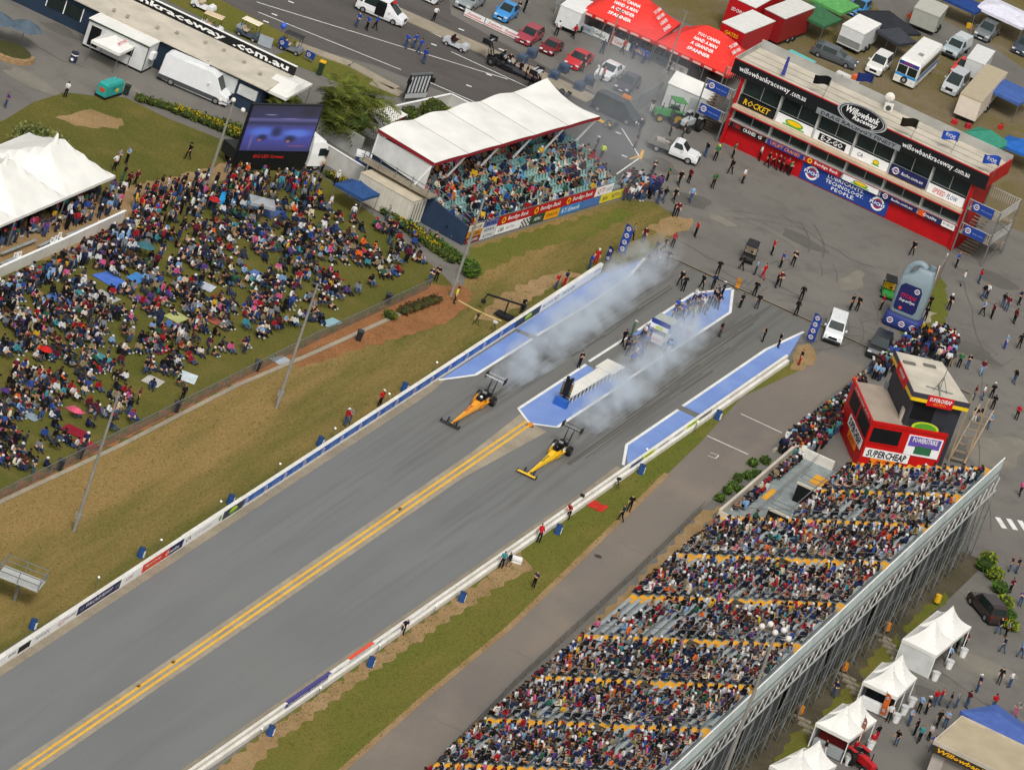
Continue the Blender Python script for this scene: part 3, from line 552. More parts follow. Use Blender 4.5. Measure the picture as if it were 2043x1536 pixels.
# ---------------------------------------------------------------- start line island
t = thing('starting_tree', 'black starting light tree on a blue box at the end of the white bench', 'start lights', G(1117, 810), 0)
m = MB(); m.bx(-.65, .65, -.3, .3, .04, .75); m.build('base_box', C('#2f62b4', 'print'), t)
m = MB(); m.bx(-.12, .12, .3, .42, .75, 1.0); m.cyl((0, .35, .75), (0, .35, 2.7), .05, .05, 8); m.bx(-.32, .32, .3, .42, 1.0, 2.6); m.build('light_panel', C('#161618', 'plastic'), t)
for i in range(6):
    for s in (-1, 1):
        m = MB(); m.cyl((s*.42, .33, 1.1+i*.26), (s*.42, .24, 1.1+i*.26), .12, .13, 10); lo = m.build('lamp', C('#1c1c1e', 'plastic'), t); m = MB(); disc(m, (s*.42, .235, 1.1+i*.26), EX, EZ, .09); m.build('lens', C(('#7c1d1a', '#3f7a33', '#a0721c', '#a0721c', '#a0721c', '#c9ccd0')[i], 'gloss'), lo)
m = MB()
for s in (-1, 1): m.cyl((s*.22, .36, 2.6), (s*.22, .36, 2.85), .16, .16, 12)
m.build('top_lamp', C('#232327', 'plastic'), t)
t = thing('long_bench', 'long low white topped bench running down the middle of the painted island', 'bench', G(1117, 806), face((1117, 806), (1232, 735)))
for a, b, w in ((.5, 9.6, .62), (9.7, 12.6, .92)):
    m = MB(); m.bx(a, b, -w, w, .74, .84); m.build('top_panel', M_WALL, t)
    for i in range(int((b-a)/.9)+1):
        x = a+.12+i*(b-a-.24)/int((b-a)/.9); m = MB(); m.bx(x-.1, x+.1, -w+.04, -w+.12, .04, .74); m.bx(x-.1, x+.1, w-.12, w-.04, .04, .74); m.bx(x-.05, x+.05, -w+.1, w-.1, .6, .68); m.build('leg_frame', C('#d6d4cc'), t)
m = MB(); m.bx(.6, 9.5, -.45, .45, .04, .3); m.build('cable_tray', C('#56585c', 'metal'), t)
# ---------------------------------------------------------------- control tower
M_REDW = mk('red_cladding', '#b51219', .5, .10, .8); M_CREAM = mk('cream_roof', '#c8bfae', .7, .12, .5, bump=.1); M_GLASS = mk('dark_glass', '#1d2b29', .12, .25, .5, spec=.6)
M_LGREY = mk('light_grey_metal', '#b9bab6', .5, .1, 1); M_TGREY = mk('parapet_grey', '#a9a8a2', .7, .14, .6); M_MUL = mk('aluminium', '#b5b8b4', .4, .06, 2, .4)
TWO = G(1439, 287); TWA = R(-1.2)
tw = thing('control_tower', 'long three storey control tower with red base, glazed floors and sponsor boards', 'building', TWO, TWA)
TL, TD = 25.6, 6.3
m = MB(); m.bx(0, TL, .5, TD, 0, 2.0); m.build('base_wall', M_REDW, tw)
m = MB(); m.bx(0, TL, 1.4, TD, 2.0, 7.45); core = m.build('inner_wall', mk('tower_inside', '#20262a', .8, .3, .7), tw)
m = MB(); m.bx(-.02, TL+.02, .3, TD+.05, 7.45, 7.6); m.build('roof_slab', M_CREAM, tw)
m = MB(); m.bx(-1.4, TL+1.4, -.1, TD+.1, 8.5, 8.62); m.build('roof_deck', M_CREAM, tw)
for i in range(1, 4):
    m = MB(); m.bx(-1.3, TL+1.3, i*TD/4-.04, i*TD/4+.04, 8.622, 8.66); m.build('roof_rib', mk('roof_rib', '#9a917f', .8, .1, 1), tw)
m = MB(); m.bx(-1.4, TL+1.4, TD+.1, TD+.25, 7.6, 9.55); m.build('rear_parapet', M_TGREY, tw)
m = MB(); m.bx(-1.46, -1.36, .05, TD+.2, 7.6, 9.2); m.build('side_parapet', M_TGREY, tw)
m = MB(); m.bx(TL+1.36, TL+1.48, .05, TD+.2, 7.6, 9.2); m.build('side_parapet', M_REDW, tw)
for x0, x1 in ((-.3, 0), (TL, TL+.35)):
    m = MB(); m.bx(x0, x1, .05, TD, 0, 7.45); m.build('end_wall', M_REDW, tw)
m = MB(); m.bx(-1.5, TL+1.5, -.25, -.1, 7.4, 8.92); sgn = m.build('fascia_sign', BLK, tw)
m = MB(); m.bx(-1.52, TL+1.52, -.28, -.07, 8.92, 8.98); m.build('fascia_cap', M_REDW, tw)
for xc_, w_ in ((3.05, 7.7), (21.45, 7.7)):
    mm = MB(); put_text(mm, 'willowbankraceway', (xc_-w_*.125, -.262, 8.12), EX, EZ, .72, w_*.74); mm.build('lettering', WHT, sgn)
    mm = MB(); put_text(mm, '.com.au', (xc_+w_*.375, -.262, 8.06), EX, EZ, .42, w_*.22); mm.build('lettering', WHT, sgn)
# crest on the roof edge
cr = MB(); disc(cr, (12.9, -.36, 8.95), EX, EZ, 2.75, 0, 0, 360, 32, 0, 0, .42); cre = cr.build('crest', BLK, tw)
cr = MB(); disc(cr, (12.9, -.38, 8.95), EX, EZ, 2.75, 2.55, 0, 360, 32, 0, 0, .42); disc(cr, (12.9, -.38, 8.95), EX, EZ, 2.42, 2.32, 0, 360, 32, 0, 0, .42); cr.build('crest_ring', mk('silver_print', '#c9cbcd', .4, .1, 2, .3), cre)
mm = MB(); put_text(mm, 'Willowbank', (12.9, -.39, 9.2), EX, EZ, .72, 3.7, 0, .25, .03); put_text(mm, 'Raceway', (13.3, -.39, 8.55), EX, EZ, .66, 2.7, 0, .25, .03); mm.build('lettering', WHT, cre)
mm = MB(); mm.bx(8.2, 17.6, -.36, -.28, 7.35, 7.95); dr = mm.build('slogan_board', mk('slogan_grey', '#8f9498', .5, .1, 1), tw)
mm = MB(); put_text(mm, "DRAG RACING'S FINEST", (12.9, -.37, 7.65), EX, EZ, .4, 8.4, 0, .1, .02); mm.build('lettering', BLK, dr)
BW = TL/6
for i in range(6):
    x0, x1 = i*BW, (i+1)*BW
    for (z0, z1, nm) in ((2.78, 4.08, 'window'), (5.6, 7.38, 'window')):
        for k in range(2):
            a, b = x0+.12+k*(BW-.24)/2, x0+.12+(k+1)*(BW-.24)/2
            m = MB(); m.bx(a+.03, b-.03, .62, .66, z0+.03, z1-.03); w = m.build('window', M_GLASS, tw)
            m = MB(); m.bx(a, b, .58, .68, z0, z0+.05); m.bx(a, b, .58, .68, z1-.05, z1); m.bx(a, a+.035, .58, .68, z0+.05, z1-.05); m.bx(b-.035, b, .58, .68, z0+.05, z1-.05); m.build('frame', M_MUL, w)
for i in range(7):
    m = MB(); m.bx(i*BW-.1, i*BW+.1, .25, .6, 2.0, 4.1); m.build('column', M_LGREY, tw); m = MB(); m.bx(i*BW-.1, i*BW+.1, .3, .6, 4.5, 7.45); m.build('column', M_LGREY, tw)
m = MB(); m.bx(-.1, TL+.1, -.55, 1.3, 4.12, 4.5); m.build('balcony', mk('balcony_cream', '#cbb69c', .7, .1, 1), tw); m = MB(); m.bx(-.12, TL+.12, -.58, -.54, 4.1, 4.22); m.build('balcony_edge', M_REDW, tw)
m = MB(); m.bx(-.1, TL+.1, .02, .6, 2.62, 2.76); m.build('sill', M_LGREY, tw); m = MB(); m.bx(-.12, TL+.12, -.0, .02, 2.66, 2.72); m.build('sill_edge', M_REDW, tw)
def tboard(i, z0, z1, mat, words, y=.2, x0=None, x1=None):
    x0 = i*BW+.13 if x0 is None else x0; x1 = (i+1)*BW-.13 if x1 is None else x1
    m = MB(); m.bx(x0, x1, y, y+.06, z0, z1); o = m.build('sponsor_board', mat, tw)
    for (s, u, v, hh, ww, mt, sh) in words:
        t = MB(); put_text(t, s, (x0+(x1-x0)*u, y-.008, z0+(z1-z0)*v), EX, EZ, (z1-z0)*hh, (x1-x0)*ww, 0, sh); t.build('lettering', mt, o)
    return o, x0, x1
UB = (4.55, 5.55)
tboard(0, *UB, BLK, (('ROCKET', .5, .5, .62, .74, YEL, .2),)); o, a, b = tboard(1, *UB, WHT, ())
def gemblem(o, xc, zc, w, h, y):
    m = MB(); disc(m, (xc, y-.010, zc), EX, EZ, w/2, 0, 0, 360, 20, 0, 0, h/w); m.bx(xc-w*.6, xc+w*.6, y-.016, y-.008, zc-h*.55, zc-h*.36, 1); disc(m, (xc, y-.014, zc+h*.05), EX, EZ, w*.4, 0, 0, 360, 16, 2, 0, h/w*.8); m.build('emblem', [GRN, GRN, YEL], o)
gemblem(o, (a+b)/2, 5.05, 2.0, .75, .2)
o, a, b = tboard(2, *UB, WHT, (('E-Z-GO', .5, .5, .52, .6, WHT, 0),)); mm = MB(); mm.bx(a+.5, b-.5, .193, .199, 4.68, 5.42); mm.build('logo_panel', BLK, o)
o, a, b = tboard(3, *UB, WHT, (('CA', .22, .55, .42, .16, BLK, .2),)); gemblem(o, a+2.7, 5.05, .7, .6, .2)
o, a, b = tboard(4, 4.7, 5.7, NAVY, (('fuchs.com.au', .62, .5, .34, .6, WHT, .2),), y=.1); roundel(o, (a+.65, .09, 5.2), EX, EZ, .36)
tboard(5, *UB, WHT, (('SPEED', .32, .5, .55, .36, RED, .25), ('FLOW', .68, .5, .55, .3, BLU, .25)), y=.15)
LB = (2.02, 2.62)
tboard(0, *LB, BLK, (('URE', .2, .5, .6, .2, RED, 0), ('CRANES', .55, .5, .62, .36, WHT, 0), ('G', .85, .5, .6, .12, WHT, .2)), y=.05); tboard(1, *LB, C('#2b3a86', 'print'), (('UPLIFT CRANES', .5, .5, .6, .84, ORG, .15),), y=.05)
o, a, b = tboard(2, *LB, C('#b4171f', 'print'), (('Bendigo Bank', .6, .5, .66, .66, WHT, 0),), y=.05); mm = MB(); disc(mm, (a+.55, .03, 2.32), EX, EZ, .26, .13); mm.build('emblem', YEL, o)
o, a, b = tboard(3, *LB, WHT, (), y=.05); gemblem(o, (a+b)/2, 2.32, 1.7, .45, .05)
o, a, b = tboard(4, *LB, NAVY, (('fuchs.com.au', .6, .5, .45, .6, WHT, .2),), y=.05); roundel(o, (a+.55, .03, 2.32), EX, EZ, .27)
o, a, b = tboard(5, *LB, C('#222c58', 'print'), (('Onsite', .5, .5, .6, .6, WHT, .1),), y=.05, x1=5*BW+2.7); mm = MB(); mm.bx(a, a+.75, .043, .049, 2.03, 2.61); mm.build('logo_panel', C('#e2541f', 'print'), o)
tboard(5, *LB, WHT, (('ES NZ NZ', .5, .55, .36, .8, BLK, 0),), y=.05, x0=5*BW+2.75, x1=TL-.1)
o, a, b = tboard(0, .12, 1.98, BLU, (('LUBRICANTS.', .5, .78, .2, .42, WHT, 0), ('TECHNOLOGY.', .5, .5, .2, .44, WHT, 0), ('PEOPLE.', .5, .22, .2, .27, WHT, 0)), y=.42, x0=8.6, x1=18.3)
roundel(o, (a+1.15, .405, 1.1), EX, EZ, .72); roundel(o, (b-1.15, .405, 1.1), EX, EZ, .72)
for (px, py, cl, lab) in ((1556, 152, '#4a4d9a', 'blue'), (1641, 195, '#1b1c20', 'black'), (1727, 190, '#27346e', 'blue'), (1815, 280, '#2a261c', 'black'), (1897, 306, '#2f55b5', 'bright blue'), (1979, 354, '#2f55b5', 'bright blue')):
    x, y = G(px, py, 8.62); t = thing('roof_flag', {1556: 'furled violet flag nearest the crane board end of the tower roof', 1641: 'black flag on the tower roof beside the antenna posts', 1727: 'small navy flag above the crest on the tower roof', 1815: 'dark flag with gold mark on the tower roof past the crest', 1897: 'bright blue flag in the middle of the roof end with the green tent', 1979: 'bright blue flag at the stair end of the tower roof'}[px], 'flag', (x, y, 8.62), 0, 'flags on the tower roof')
    m = MB(); m.cyl((0, 0, 0), (.25, 0, 2.3), .03, .025, 6); m.build('pole', M_STEEL, t)
    if px == 1556: f = MB().loft([[(.25+.22*math.cos(k*1.57)*(1-j*.1), .1*math.sin(k*1.57), .2+j*.5) for k in range(4)] for j in range(5)])
    else: f = MB().grid(lambda u, v: (.23-u*1.7+v*.02, .16*math.sin(u*6)+.05*v, 2.25-v*.95-u*.25+.08*math.sin(u*5)), 7, 2)
    fo = f.build('cloth', C(cl, 'cloth'), t)
    if px > 1850:
        mm = MB(); put_text(mm, 'FUCHS', (-.55, -.2, 1.72), EX, EZ, .42, 1.0); mm.build('lettering', WHT, fo)
# stair towers at both ends
def stairs(parent, x0, x1, y0, y1, levels, hand):
    for (x, y) in ((x0, y0), (x1, y0), (x0, y1), (x1, y1)):
        m = MB(); m.bx(x-.06, x+.06, y-.06, y+.06, 0, levels[-1]+1.0); m.build('post', M_STEEL, parent)
    zp = 0
    for z in levels:
        m = MB(); m.bx(x0, x1, y0, y0+1.1, z-.12, z); m.build('landing', M_DCONC, parent); m = MB(); m.bx(x0, x1, y1-1.1, y1, z-.12-(z-zp)/2, z-(z-zp)/2); m.build('landing', M_DCONC, parent)
        n = 7; zm = (zp+z)/2
        for k in range(n):
            f = (k+.5)/n; ya, yb_ = y0+1.1, y1-1.1
            m = MB(); m.bx(x0+.1, (x0+x1)/2-.05, ya+(yb_-ya)*f-.16, ya+(yb_-ya)*f+.16, zp+(zm-zp)*f-.03, zp+(zm-zp)*f); m.build('stair_tread', mk('tread', '#8f7f6d', .8, .15, 2), parent)
            m = MB(); m.bx((x0+x1)/2+.05, x1-.1, yb_-(yb_-ya)*f-.16, yb_-(yb_-ya)*f+.16, zm+(z-zm)*f-.03, zm+(z-zm)*f); m.build('stair_tread', mk('tread', '#8f7f6d', .8, .15, 2), parent)
        for (xa, ya, xb, yb2) in ((x0, y0, x1, y0), (x1, y0, x1, y1), (x0, y1, x1, y1)):
            m = MB(); m.bar((xa, ya, z+1.0), (xb, yb2, z+1.0), .06); L_ = math.hypot(xb-xa, yb2-ya); k = int(L_/.22)
            for q in range(k+1): m.bar((xa+(xb-xa)*q/k, ya+(yb2-ya)*q/k, z), (xa+(xb-xa)*q/k, ya+(yb2-ya)*q/k, z+1.0), .035)
            tag(m.build('railing', M_LGREY, parent), kind='stuff')
        mm = MB(); w = min(2.3, (x1-x0)*.8); xc = (x0+x1)/2-.1; mm.bx(xc-w/2, xc+w/2, y0-.12, y0-.07, z-.02, z+.98); sb = mm.build('sign_board', BLU, parent); roundel(sb, (xc-w*.3, y0-.13, z+.5), EX, EZ, .3); mm = MB(); put_text(mm, 'fuchs.com.au', (xc+w*.18, y0-.13, z+.45), EX, EZ, .16, w*.5); mm.build('lettering', C('#8ea4d8', 'print'), sb)
        m = MB(); m.bar((x1, y0, zp), (x1, y1, z), .06); m.build('cross_brace', M_STEEL, parent); m = MB(); m.bar((x1, y1, zp), (x1, y0, z), .06); m.build('cross_brace', M_STEEL, parent)
        zp = z
stairs(thing('steel_staircase', 'grey steel staircase with two blue signs on the bottle side of the tower', 'staircase', TWO, TWA), TL+.5, TL+3.9, -.3, 5.6, (2.4, 5.0), 1)
stairs(thing('steel_staircase', 'grey steel staircase with two blue signs on the tractor side of the tower', 'staircase', TWO, TWA), -3.6, -.5, -.2, 5.2, (2.2, 4.8), -1)
t = thing('air_unit', 'white air conditioner and dish on the tower roof by the crest', 'air conditioner', (*G(1770, 222, 8.62), 8.66), .3); m = MB(); m.bx(-.45, .45, -.3, .3, 0, .8); m.build('casing', M_WALL, t); m = MB(); m.cyl((0, -.31, .4), (0, -.33, .4), .28, .28, 14); m.build('fan_grille', C('#55585a', 'metal'), t)
m = MB(); m.cyl((-.2, 0, .8), (-.2, 0, 1.4), .04); m.loft([[(-.2+.5*r_*math.cos(k*.7), -.1-.2*(1-r_*r_), 1.5+.5*r_*math.sin(k*.7)) for k in range(9)] for r_ in (.1, .6, 1)], cap=False); m.build('dish', M_WALL, t)
# ---------------------------------------------------------------- red commentary building
M_SC = mk('bright_red_panel', '#c5120f', .5, .07, 1); M_TAN = mk('tan_deck', '#a99a8a', .8, .1, .6); M_CHAR = mk('charcoal_panel', '#33343c', .6, .1, 1)
sc = thing('red_commentary_box', 'red and charcoal commentary building with flat roofs next to the grandstand end', 'building', (0, 0, 0))
h1, h2 = 5.0, 8.3
A_, B_, D_ = G(1704, 754, h1), G(1741.6, 839, h1), G(1892, 866, h1)
def sub(a, b, k=1.0): return ((b[0]-a[0])*k, (b[1]-a[1])*k)
ab = sub(B_, A_); E_ = (D_[0]+ab[0], D_[1]+ab[1])
m = MB(); m.prism([A_, B_, D_, E_], 0, h1-.35); m.build('lower_wall', M_SC, sc)
m = MB(); m.prism([A_, B_, D_, E_], h1-.35, h1-.3); m.build('lower_roof', M_TAN, sc)
for p, q in ((A_, B_), (B_, D_)):
    m = MB(); m.prism(line_poly(p, q, .2), h1-.3, h1); m.build('parapet', M_SC, sc)
def on_wall(p, q, u0, u1, z0, z1, out, mat, name, parent=None):
    "thin panel on the wall from p to q between shares u0, u1"
    L_ = math.hypot(q[0]-p[0], q[1]-p[1]); dx, dy = (q[0]-p[0])/L_, (q[1]-p[1])/L_; nx, ny = dy, -dx
    a = (p[0]+dx*L_*u0, p[1]+dy*L_*u0); b = (p[0]+dx*L_*u1, p[1]+dy*L_*u1)
    m = MB(); m.prism([(a[0]+nx*.0, a[1]+ny*.0), (b[0], b[1]), (b[0]+nx*out, b[1]+ny*out), (a[0]+nx*out, a[1]+ny*out)], z0, z1); return m.build(name, mat, parent or sc)
def wall_text(p, q, u, z, h, w, s, mat, out, parent, shear=0, bold=.02):
    L_ = math.hypot(q[0]-p[0], q[1]-p[1]); dx, dy = (q[0]-p[0])/L_, (q[1]-p[1])/L_; nx, ny = dy, -dx
    m = MB(); put_text(m, s, (p[0]+dx*L_*u+nx*out, p[1]+dy*L_*u+ny*out, z), (dx, dy, 0), EZ, h, w, 0, shear, bold); return m.build('lettering', mat, parent)
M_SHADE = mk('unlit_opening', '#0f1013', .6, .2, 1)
for (p, q, u0, u1, nm) in ((A_, B_, .12, .46, 0), (A_, B_, .52, .95, 0), (B_, D_, .04, .42, 0)):
    o = on_wall(p, q, u0, u1, 2.9, 4.35, .03, M_SHADE, 'window'); on_wall(p, q, u0-.01, u1+.01, 2.8, 2.9, .08, M_SC, 'sill', o)
o = on_wall(B_, D_, .03, .62, 1.35, 2.25, .05, WHT, 'name_board'); wall_text(B_, D_, .325, 1.8, .72, 4.0, 'SUPERCHEAP', BLK, .07, o, .1, .03); o2 = on_wall(B_, D_, .14, .5, .7, 1.33, .06, ORG, 'name_board'); wall_text(B_, D_, .32, 1.0, .42, 1.9, 'AUTO', RED, .08, o2, .1, .03)
o = on_wall(A_, B_, .3, .92, 1.6, 2.6, .05, WHT, 'name_board'); wall_text(A_, B_, .61, 2.1, .8, 4.8, 'SUPERCHEAP', BLK, .07, o, .1, .03); o2 = on_wall(A_, B_, .42, .78, .85, 1.58, .06, ORG, 'name_board'); wall_text(A_, B_, .6, 1.2, .5, 2.0, 'AUTO', RED, .08, o2, .1, .03)
wall_text(A_, B_, .55, h1-.18, .22, 6.5, 'SUPERCHEAP AUTO', WHT, .13, sc)
o = on_wall(B_, D_, .52, .97, 2.3, 4.3, .07, WHT, 'mural_board'); i_ = on_wall(B_, D_, .54, .95, 3.2, 4.22, .08, C('#6a51a8', 'print'), 'mural_band', o); wall_text(B_, D_, .745, 3.9, .5, 2.5, 'POWERSTRIKE', WHT, .1, i_); on_wall(B_, D_, .64, .86, 2.5, 3.3, .09, C('#2f6b45', 'print'), 'mural_centre', o)
a2 = [G(1785.6, 700, h2), G(1823, 783, h2), G(1935.5, 807, h2), G(1880, 722, h2)]
cx_, cy_ = sum(p[0] for p in a2)/4, sum(p[1] for p in a2)/4
inn = [(cx_+(p[0]-cx_)*.88, cy_+(p[1]-cy_)*.88) for p in a2]
m = MB(); m.prism(inn, 0, h2-.4); m.build('upper_wall', M_CHAR, sc); m = MB(); m.prism(a2, h2-.4, h2-.02); m.build('upper_roof', M_CREAM, sc)
for p, q in ((a2[0], a2[1]), (a2[1], a2[2])):
    on_wall(p, q, 0, 1, h2-.4, h2+.1, .06, C('#3c3d46'), 'fascia'); on_wall(p, q, 0, 1, h2-.75, h2-.4, .07, C('#eec519'), 'fascia_stripe'); o = on_wall(p, q, .27, .72, h2-.95, h2+.12, .1, RED, 'fascia_sign'); wall_text(p, q, .495, h2-.25, .4, 2.2, 'SUPERCHEAP', WHT, .12, o); wall_text(p, q, .495, h2-.68, .25, 1.3, 'AUTO', ORG, .12, o)
on_wall(inn[1], inn[2], .06, .5, h1+.5, h2-.95, .03, M_SHADE, 'window'); o = on_wall(inn[1], inn[2], .1, .75, h1-.8, h1+.35, .05, C('#2b2c33'), 'emblem_board')
L1, dxx = math.hypot(inn[2][0]-inn[1][0], inn[2][1]-inn[1][1]), sub(inn[1], inn[2]); ux, uy = dxx[0]/L1, dxx[1]/L1; ec = (inn[1][0]+ux*L1*.43+uy*.07, inn[1][1]+uy*L1*.43-ux*.07, h1-.15)
m = MB(); disc(m, ec, (ux, uy, 0), EZ, 1.35, 0, 0, 360, 20, 0, 0, .45); disc(m, (ec[0]+uy*.02, ec[1]-ux*.02, ec[2]), (ux, uy, 0), EZ, 1.1, 0, 0, 360, 20, 1, 0, .42); m.build('emblem', [LIME, GRN], o)
m = MB(); p0 = (a2[1][0]*.45+a2[2][0]*.35+a2[3][0]*.2, a2[1][1]*.45+a2[2][1]*.35+a2[3][1]*.2)
for ang in range(4): m.bar((p0[0], p0[1], h2+.05), (p0[0]+1.3*math.cos(ang*1.57+.4), p0[1]+1.3*math.sin(ang*1.57+.4), h2+.05), .09)
m.cyl((p0[0], p0[1], h2), (p0[0]+.05, p0[1], h2+3.2), .05, .03, 6)
for ang in range(3): m.bar((p0[0], p0[1], h2+1.4), (p0[0]+.8*math.cos(ang*2.1), p0[1]+.8*math.sin(ang*2.1), h2), .05)
m.build('antenna_mast', M_STEEL, sc)
for u, v in ((.2, .25), (.65, .2)):
    xx = a2[0][0]+(a2[3][0]-a2[0][0])*u+(a2[1][0]-a2[0][0])*v; yy_ = a2[0][1]+(a2[3][1]-a2[0][1])*u+(a2[1][1]-a2[0][1])*v; m = MB(); m.obx((xx, yy_, h2+.05), (1.2, .5, .12), .6); m.build('roof_hatch', C('#6b675e'), sc)
q0 = G(1802, 838, h1-.3); m = MB(); m.obx((q0[0], q0[1], h1+.3), (.9, .7, 1.2), .5); m.build('roof_cabinet', M_CREAM, sc)
q0 = G(1772, 775, h1-.3); m = MB(); m.obx((q0[0], q0[1], h1), (.8, .8, .7), .5); m.build('air_unit', C('#9a9b9a', 'metal'), sc)
st = thing('steel_staircase', 'tan steel stair frame behind the red commentary building', 'staircase', (0, 0, 0))
p0 = G(1898, 925); 
for k in range(7):
    m = MB(); m.obx((p0[0]+.3, p0[1]+.8+k*.55, .4+k*.6), (1.5, .4, .06), .5); m.build('stair_tread', mk('tread', '#8f7f6d', .8, .15, 2), st)
for k in (0, 1):
    m = MB(); m.bar((p0[0]-.4+k*1.4, p0[1]+.3+k*.7, 0), (p0[0]-.4+k*1.4, p0[1]+.3+k*.7, 7), .14); m.build('post', mk('tan_steel', '#b29a78', .6, .1, 1), st)
    m = MB(); m.bar((p0[0]-.4+k*1.4, p0[1]+.4, .2), (p0[0]-.4+k*1.4, p0[1]+4.6, 4.8), .1); m.build('stringer', mk('tan_steel', '#b29a78', .6, .1, 1), st)
# ---------------------------------------------------------------- main grandstand
M_BENCH = mk('bench_aluminium', '#b0b7b8', .45, .14, 1.5, .35); M_TREAD = mk('deck_grey', '#8f9796', .7, .14, 1.2); M_AISLE = mk('aisle_yellow', '#e3a332', .7, .12, 1.2); M_RISER = mk('riser_dark', '#4e5252', .8, .1, 1)
SK = -.0305; SN = math.hypot(1, SK)
def ST(s, t, z=0.0):
    "grandstand point: s along the stand, t back from its front edge"
    return (25.9+SK*(s+45)+t/SN, s+.03*t, z)
Z0, DR, DH, NR = .9, .82, .35, 22
def zt(t): return Z0+DH*max(0, math.floor(t/DR+1e-6))
def on_rake(px, py):
    "stand coordinates s, t of a pixel lying on the raked seating"
    t = 9.0
    for _ in range(30):
        x, y = G(px, py, Z0+.427*t); t2 = (x-25.9-SK*(y+45)); t = .5*t+.5*t2
    return y-.03*t, t
gs = thing('grandstand', 'large open grandstand of raked metal benches with yellow aisles', 'grandstand', (0, 0, 0))
AIS = sorted([on_rake(*p)[0] for p in ((1388, 1457), (1359, 1366), (1448, 1283), (1448, 1199), (1477, 1114))])
sA = on_rake(1500, 1037)[0]; sM = on_rake(1778, 986)[0]; sB = on_rake(1880, 934)[0]
d_ = (AIS[-1]-AIS[0])/4; AIS = [AIS[0]-d_*k for k in (3, 2, 1)]+AIS+[sA, sM]
T0 = 5.74
ends = AIS+[sB]; blocks = []
prev = AIS[0]-d_
for e in ends: blocks.append((prev+1.0, e-1.0)); prev = e
SEATS = []
AST = {}
def gs_box(name, mat, s0, s1, t0, t1, z0, z1, parent=gs):
    a, b, c, d = ST(s0, t0), ST(s1, t0), ST(s1, t1), ST(s0, t1); m = MB(); m.prism([a[:2], b[:2], c[:2], d[:2]], z0, z1); return m.build(name, mat, parent)
VOM = []
for (px, py) in ((1410, 1438), (1366, 1372), (1448, 1300), (1535, 1213), (1618, 1135)): VOM.append(on_rake(px, py))
for bi, (s0, s1) in enumerate(blocks):
    upper = s0 > sA
    for r in range(NR):
        t = r*DR; z = Z0+DH*r
        if upper and t < T0-.1: continue
        gs_box('deck_plank', M_TREAD, s0, s1, t, t+DR-.005, z-.06, z); gs_box('bench_plank', M_BENCH, s0+.02, s1-.02, t+.30, t+.60, z+.40, z+.45)
        for k in range(int((s1-s0)/.54)):
            s = s0+.3+k*(s1-s0-.5)/int((s1-s0)/.54)
            SEATS.append((bi, r, s, t+.45, z))
    if bi % 1 == 0:
        gs_box('riser', M_RISER, s0+.05, s1-.05, NR*DR-.02, NR*DR+.02, 1.0, Z0+DH*NR)
for ai, s in enumerate(AIS):
    for r in range(NR):
        if s > sA+1 and r*DR < T0-.1: continue
        gs_box('aisle_step', M_AISLE, s-.99, s+.99, r*DR, r*DR+DR, Z0+DH*r-.2, Z0+DH*r+.01)
for r in range(7, NR): gs_box('aisle_step', M_AISLE, sB-.6, sB+.9, r*DR, r*DR+DR, Z0+DH*r-.2, Z0+DH*r+.01)
# entrances let into the seating, with rails round them
HOLES = []
for k, (s, t) in enumerate(VOM):
    s = min(AIS, key=lambda q: abs(q-s))-1.9; t0, t1 = 8.6, 12.2; HOLES.append((s-1.2, s+1.2, t0+.2, t1))
    z1 = zt(t1)
    gs_box('entrance_pit', mk('pit_dark', '#4b4334', .9, .3, 2), s-1.05, s+1.05, t0+.4, t1, z1-1.6, z1-.5); gs_box('entrance_wall', M_BENCH, s-1.45, s+1.45, t1-.02, t1+.1, z1-1.0, z1+.6)
    for zz in (.75, 1.05):
        m = MB(); m.bar(ST(s-1.4, t0, zt(t0)+zz), ST(s-1.4, t1, zt(t1)+zz-.2), .06); m.build('rail', M_STEEL, gs); m = MB(); m.bar(ST(s-1.4, t0, zt(t0)+zz), ST(s+1.4, t0, zt(t0)+zz), .06); m.build('rail', M_STEEL, gs)
# front terrace and ramp beside the planting
gs_box('terrace_floor', M_TREAD, sA+.7, sA+22, -.2, T0-.2, .2, .62); gs_box('terrace_wall', M_CREAM, sA+.6, sA+22, -.45, -.2, 0, 1.5); gs_box('terrace_wall', M_CREAM, sA+.55, sA+.75, -.3, 5.3, 0, 1.35); gs_box('terrace_wall', M_WALL, sA+21.8, sA+22.1, -.4, 3.6, 0, 1.5)
gs_box('painted_patch', M_AISLE, sA+13.5, sA+19.5, 2.9, 5.4, .62, .64); gs_box('painted_patch', M_AISLE, sA+9, sA+12, 1.0, 1.6, .62, .65)
for k in range(3):
    for zz in (.95, 1.3):
        m = MB(); m.bar(ST(sA+1, 2.2+.02*k, .62+zz-.3*k/3), ST(sA+21, 2.2, .62+zz-.3*k/3), .05) if k == 0 else None
        if k == 0: m.build('rail', M_STEEL, gs)
for (s, ) in ((sA+3.2,), (sA+11.5,)):
    gs_box('ramp_wall', M_SHADE, s, s+.2, 3.2, T0+1.2, .6, 2.3); gs_box('ramp_cap', M_CREAM, s-.05, s+.3, 3.1, T0+1.2, 2.3, 2.45); gs_box('ramp_deck', M_TREAD, s+.2, s+3.0, 3.3, T0+.2, 1.5, 1.62)
    for zz in (2.9, 3.35):
        m = MB(); m.bar(ST(s+.3, 3.2, zz), ST(s+3.0, 3.2, zz), .05); m.build('rail', M_STEEL, gs); m = MB(); m.bar(ST(s+.2, 3.2, zz), ST(s+.2, 5.6, zz), .05); m.build('rail', M_STEEL, gs)
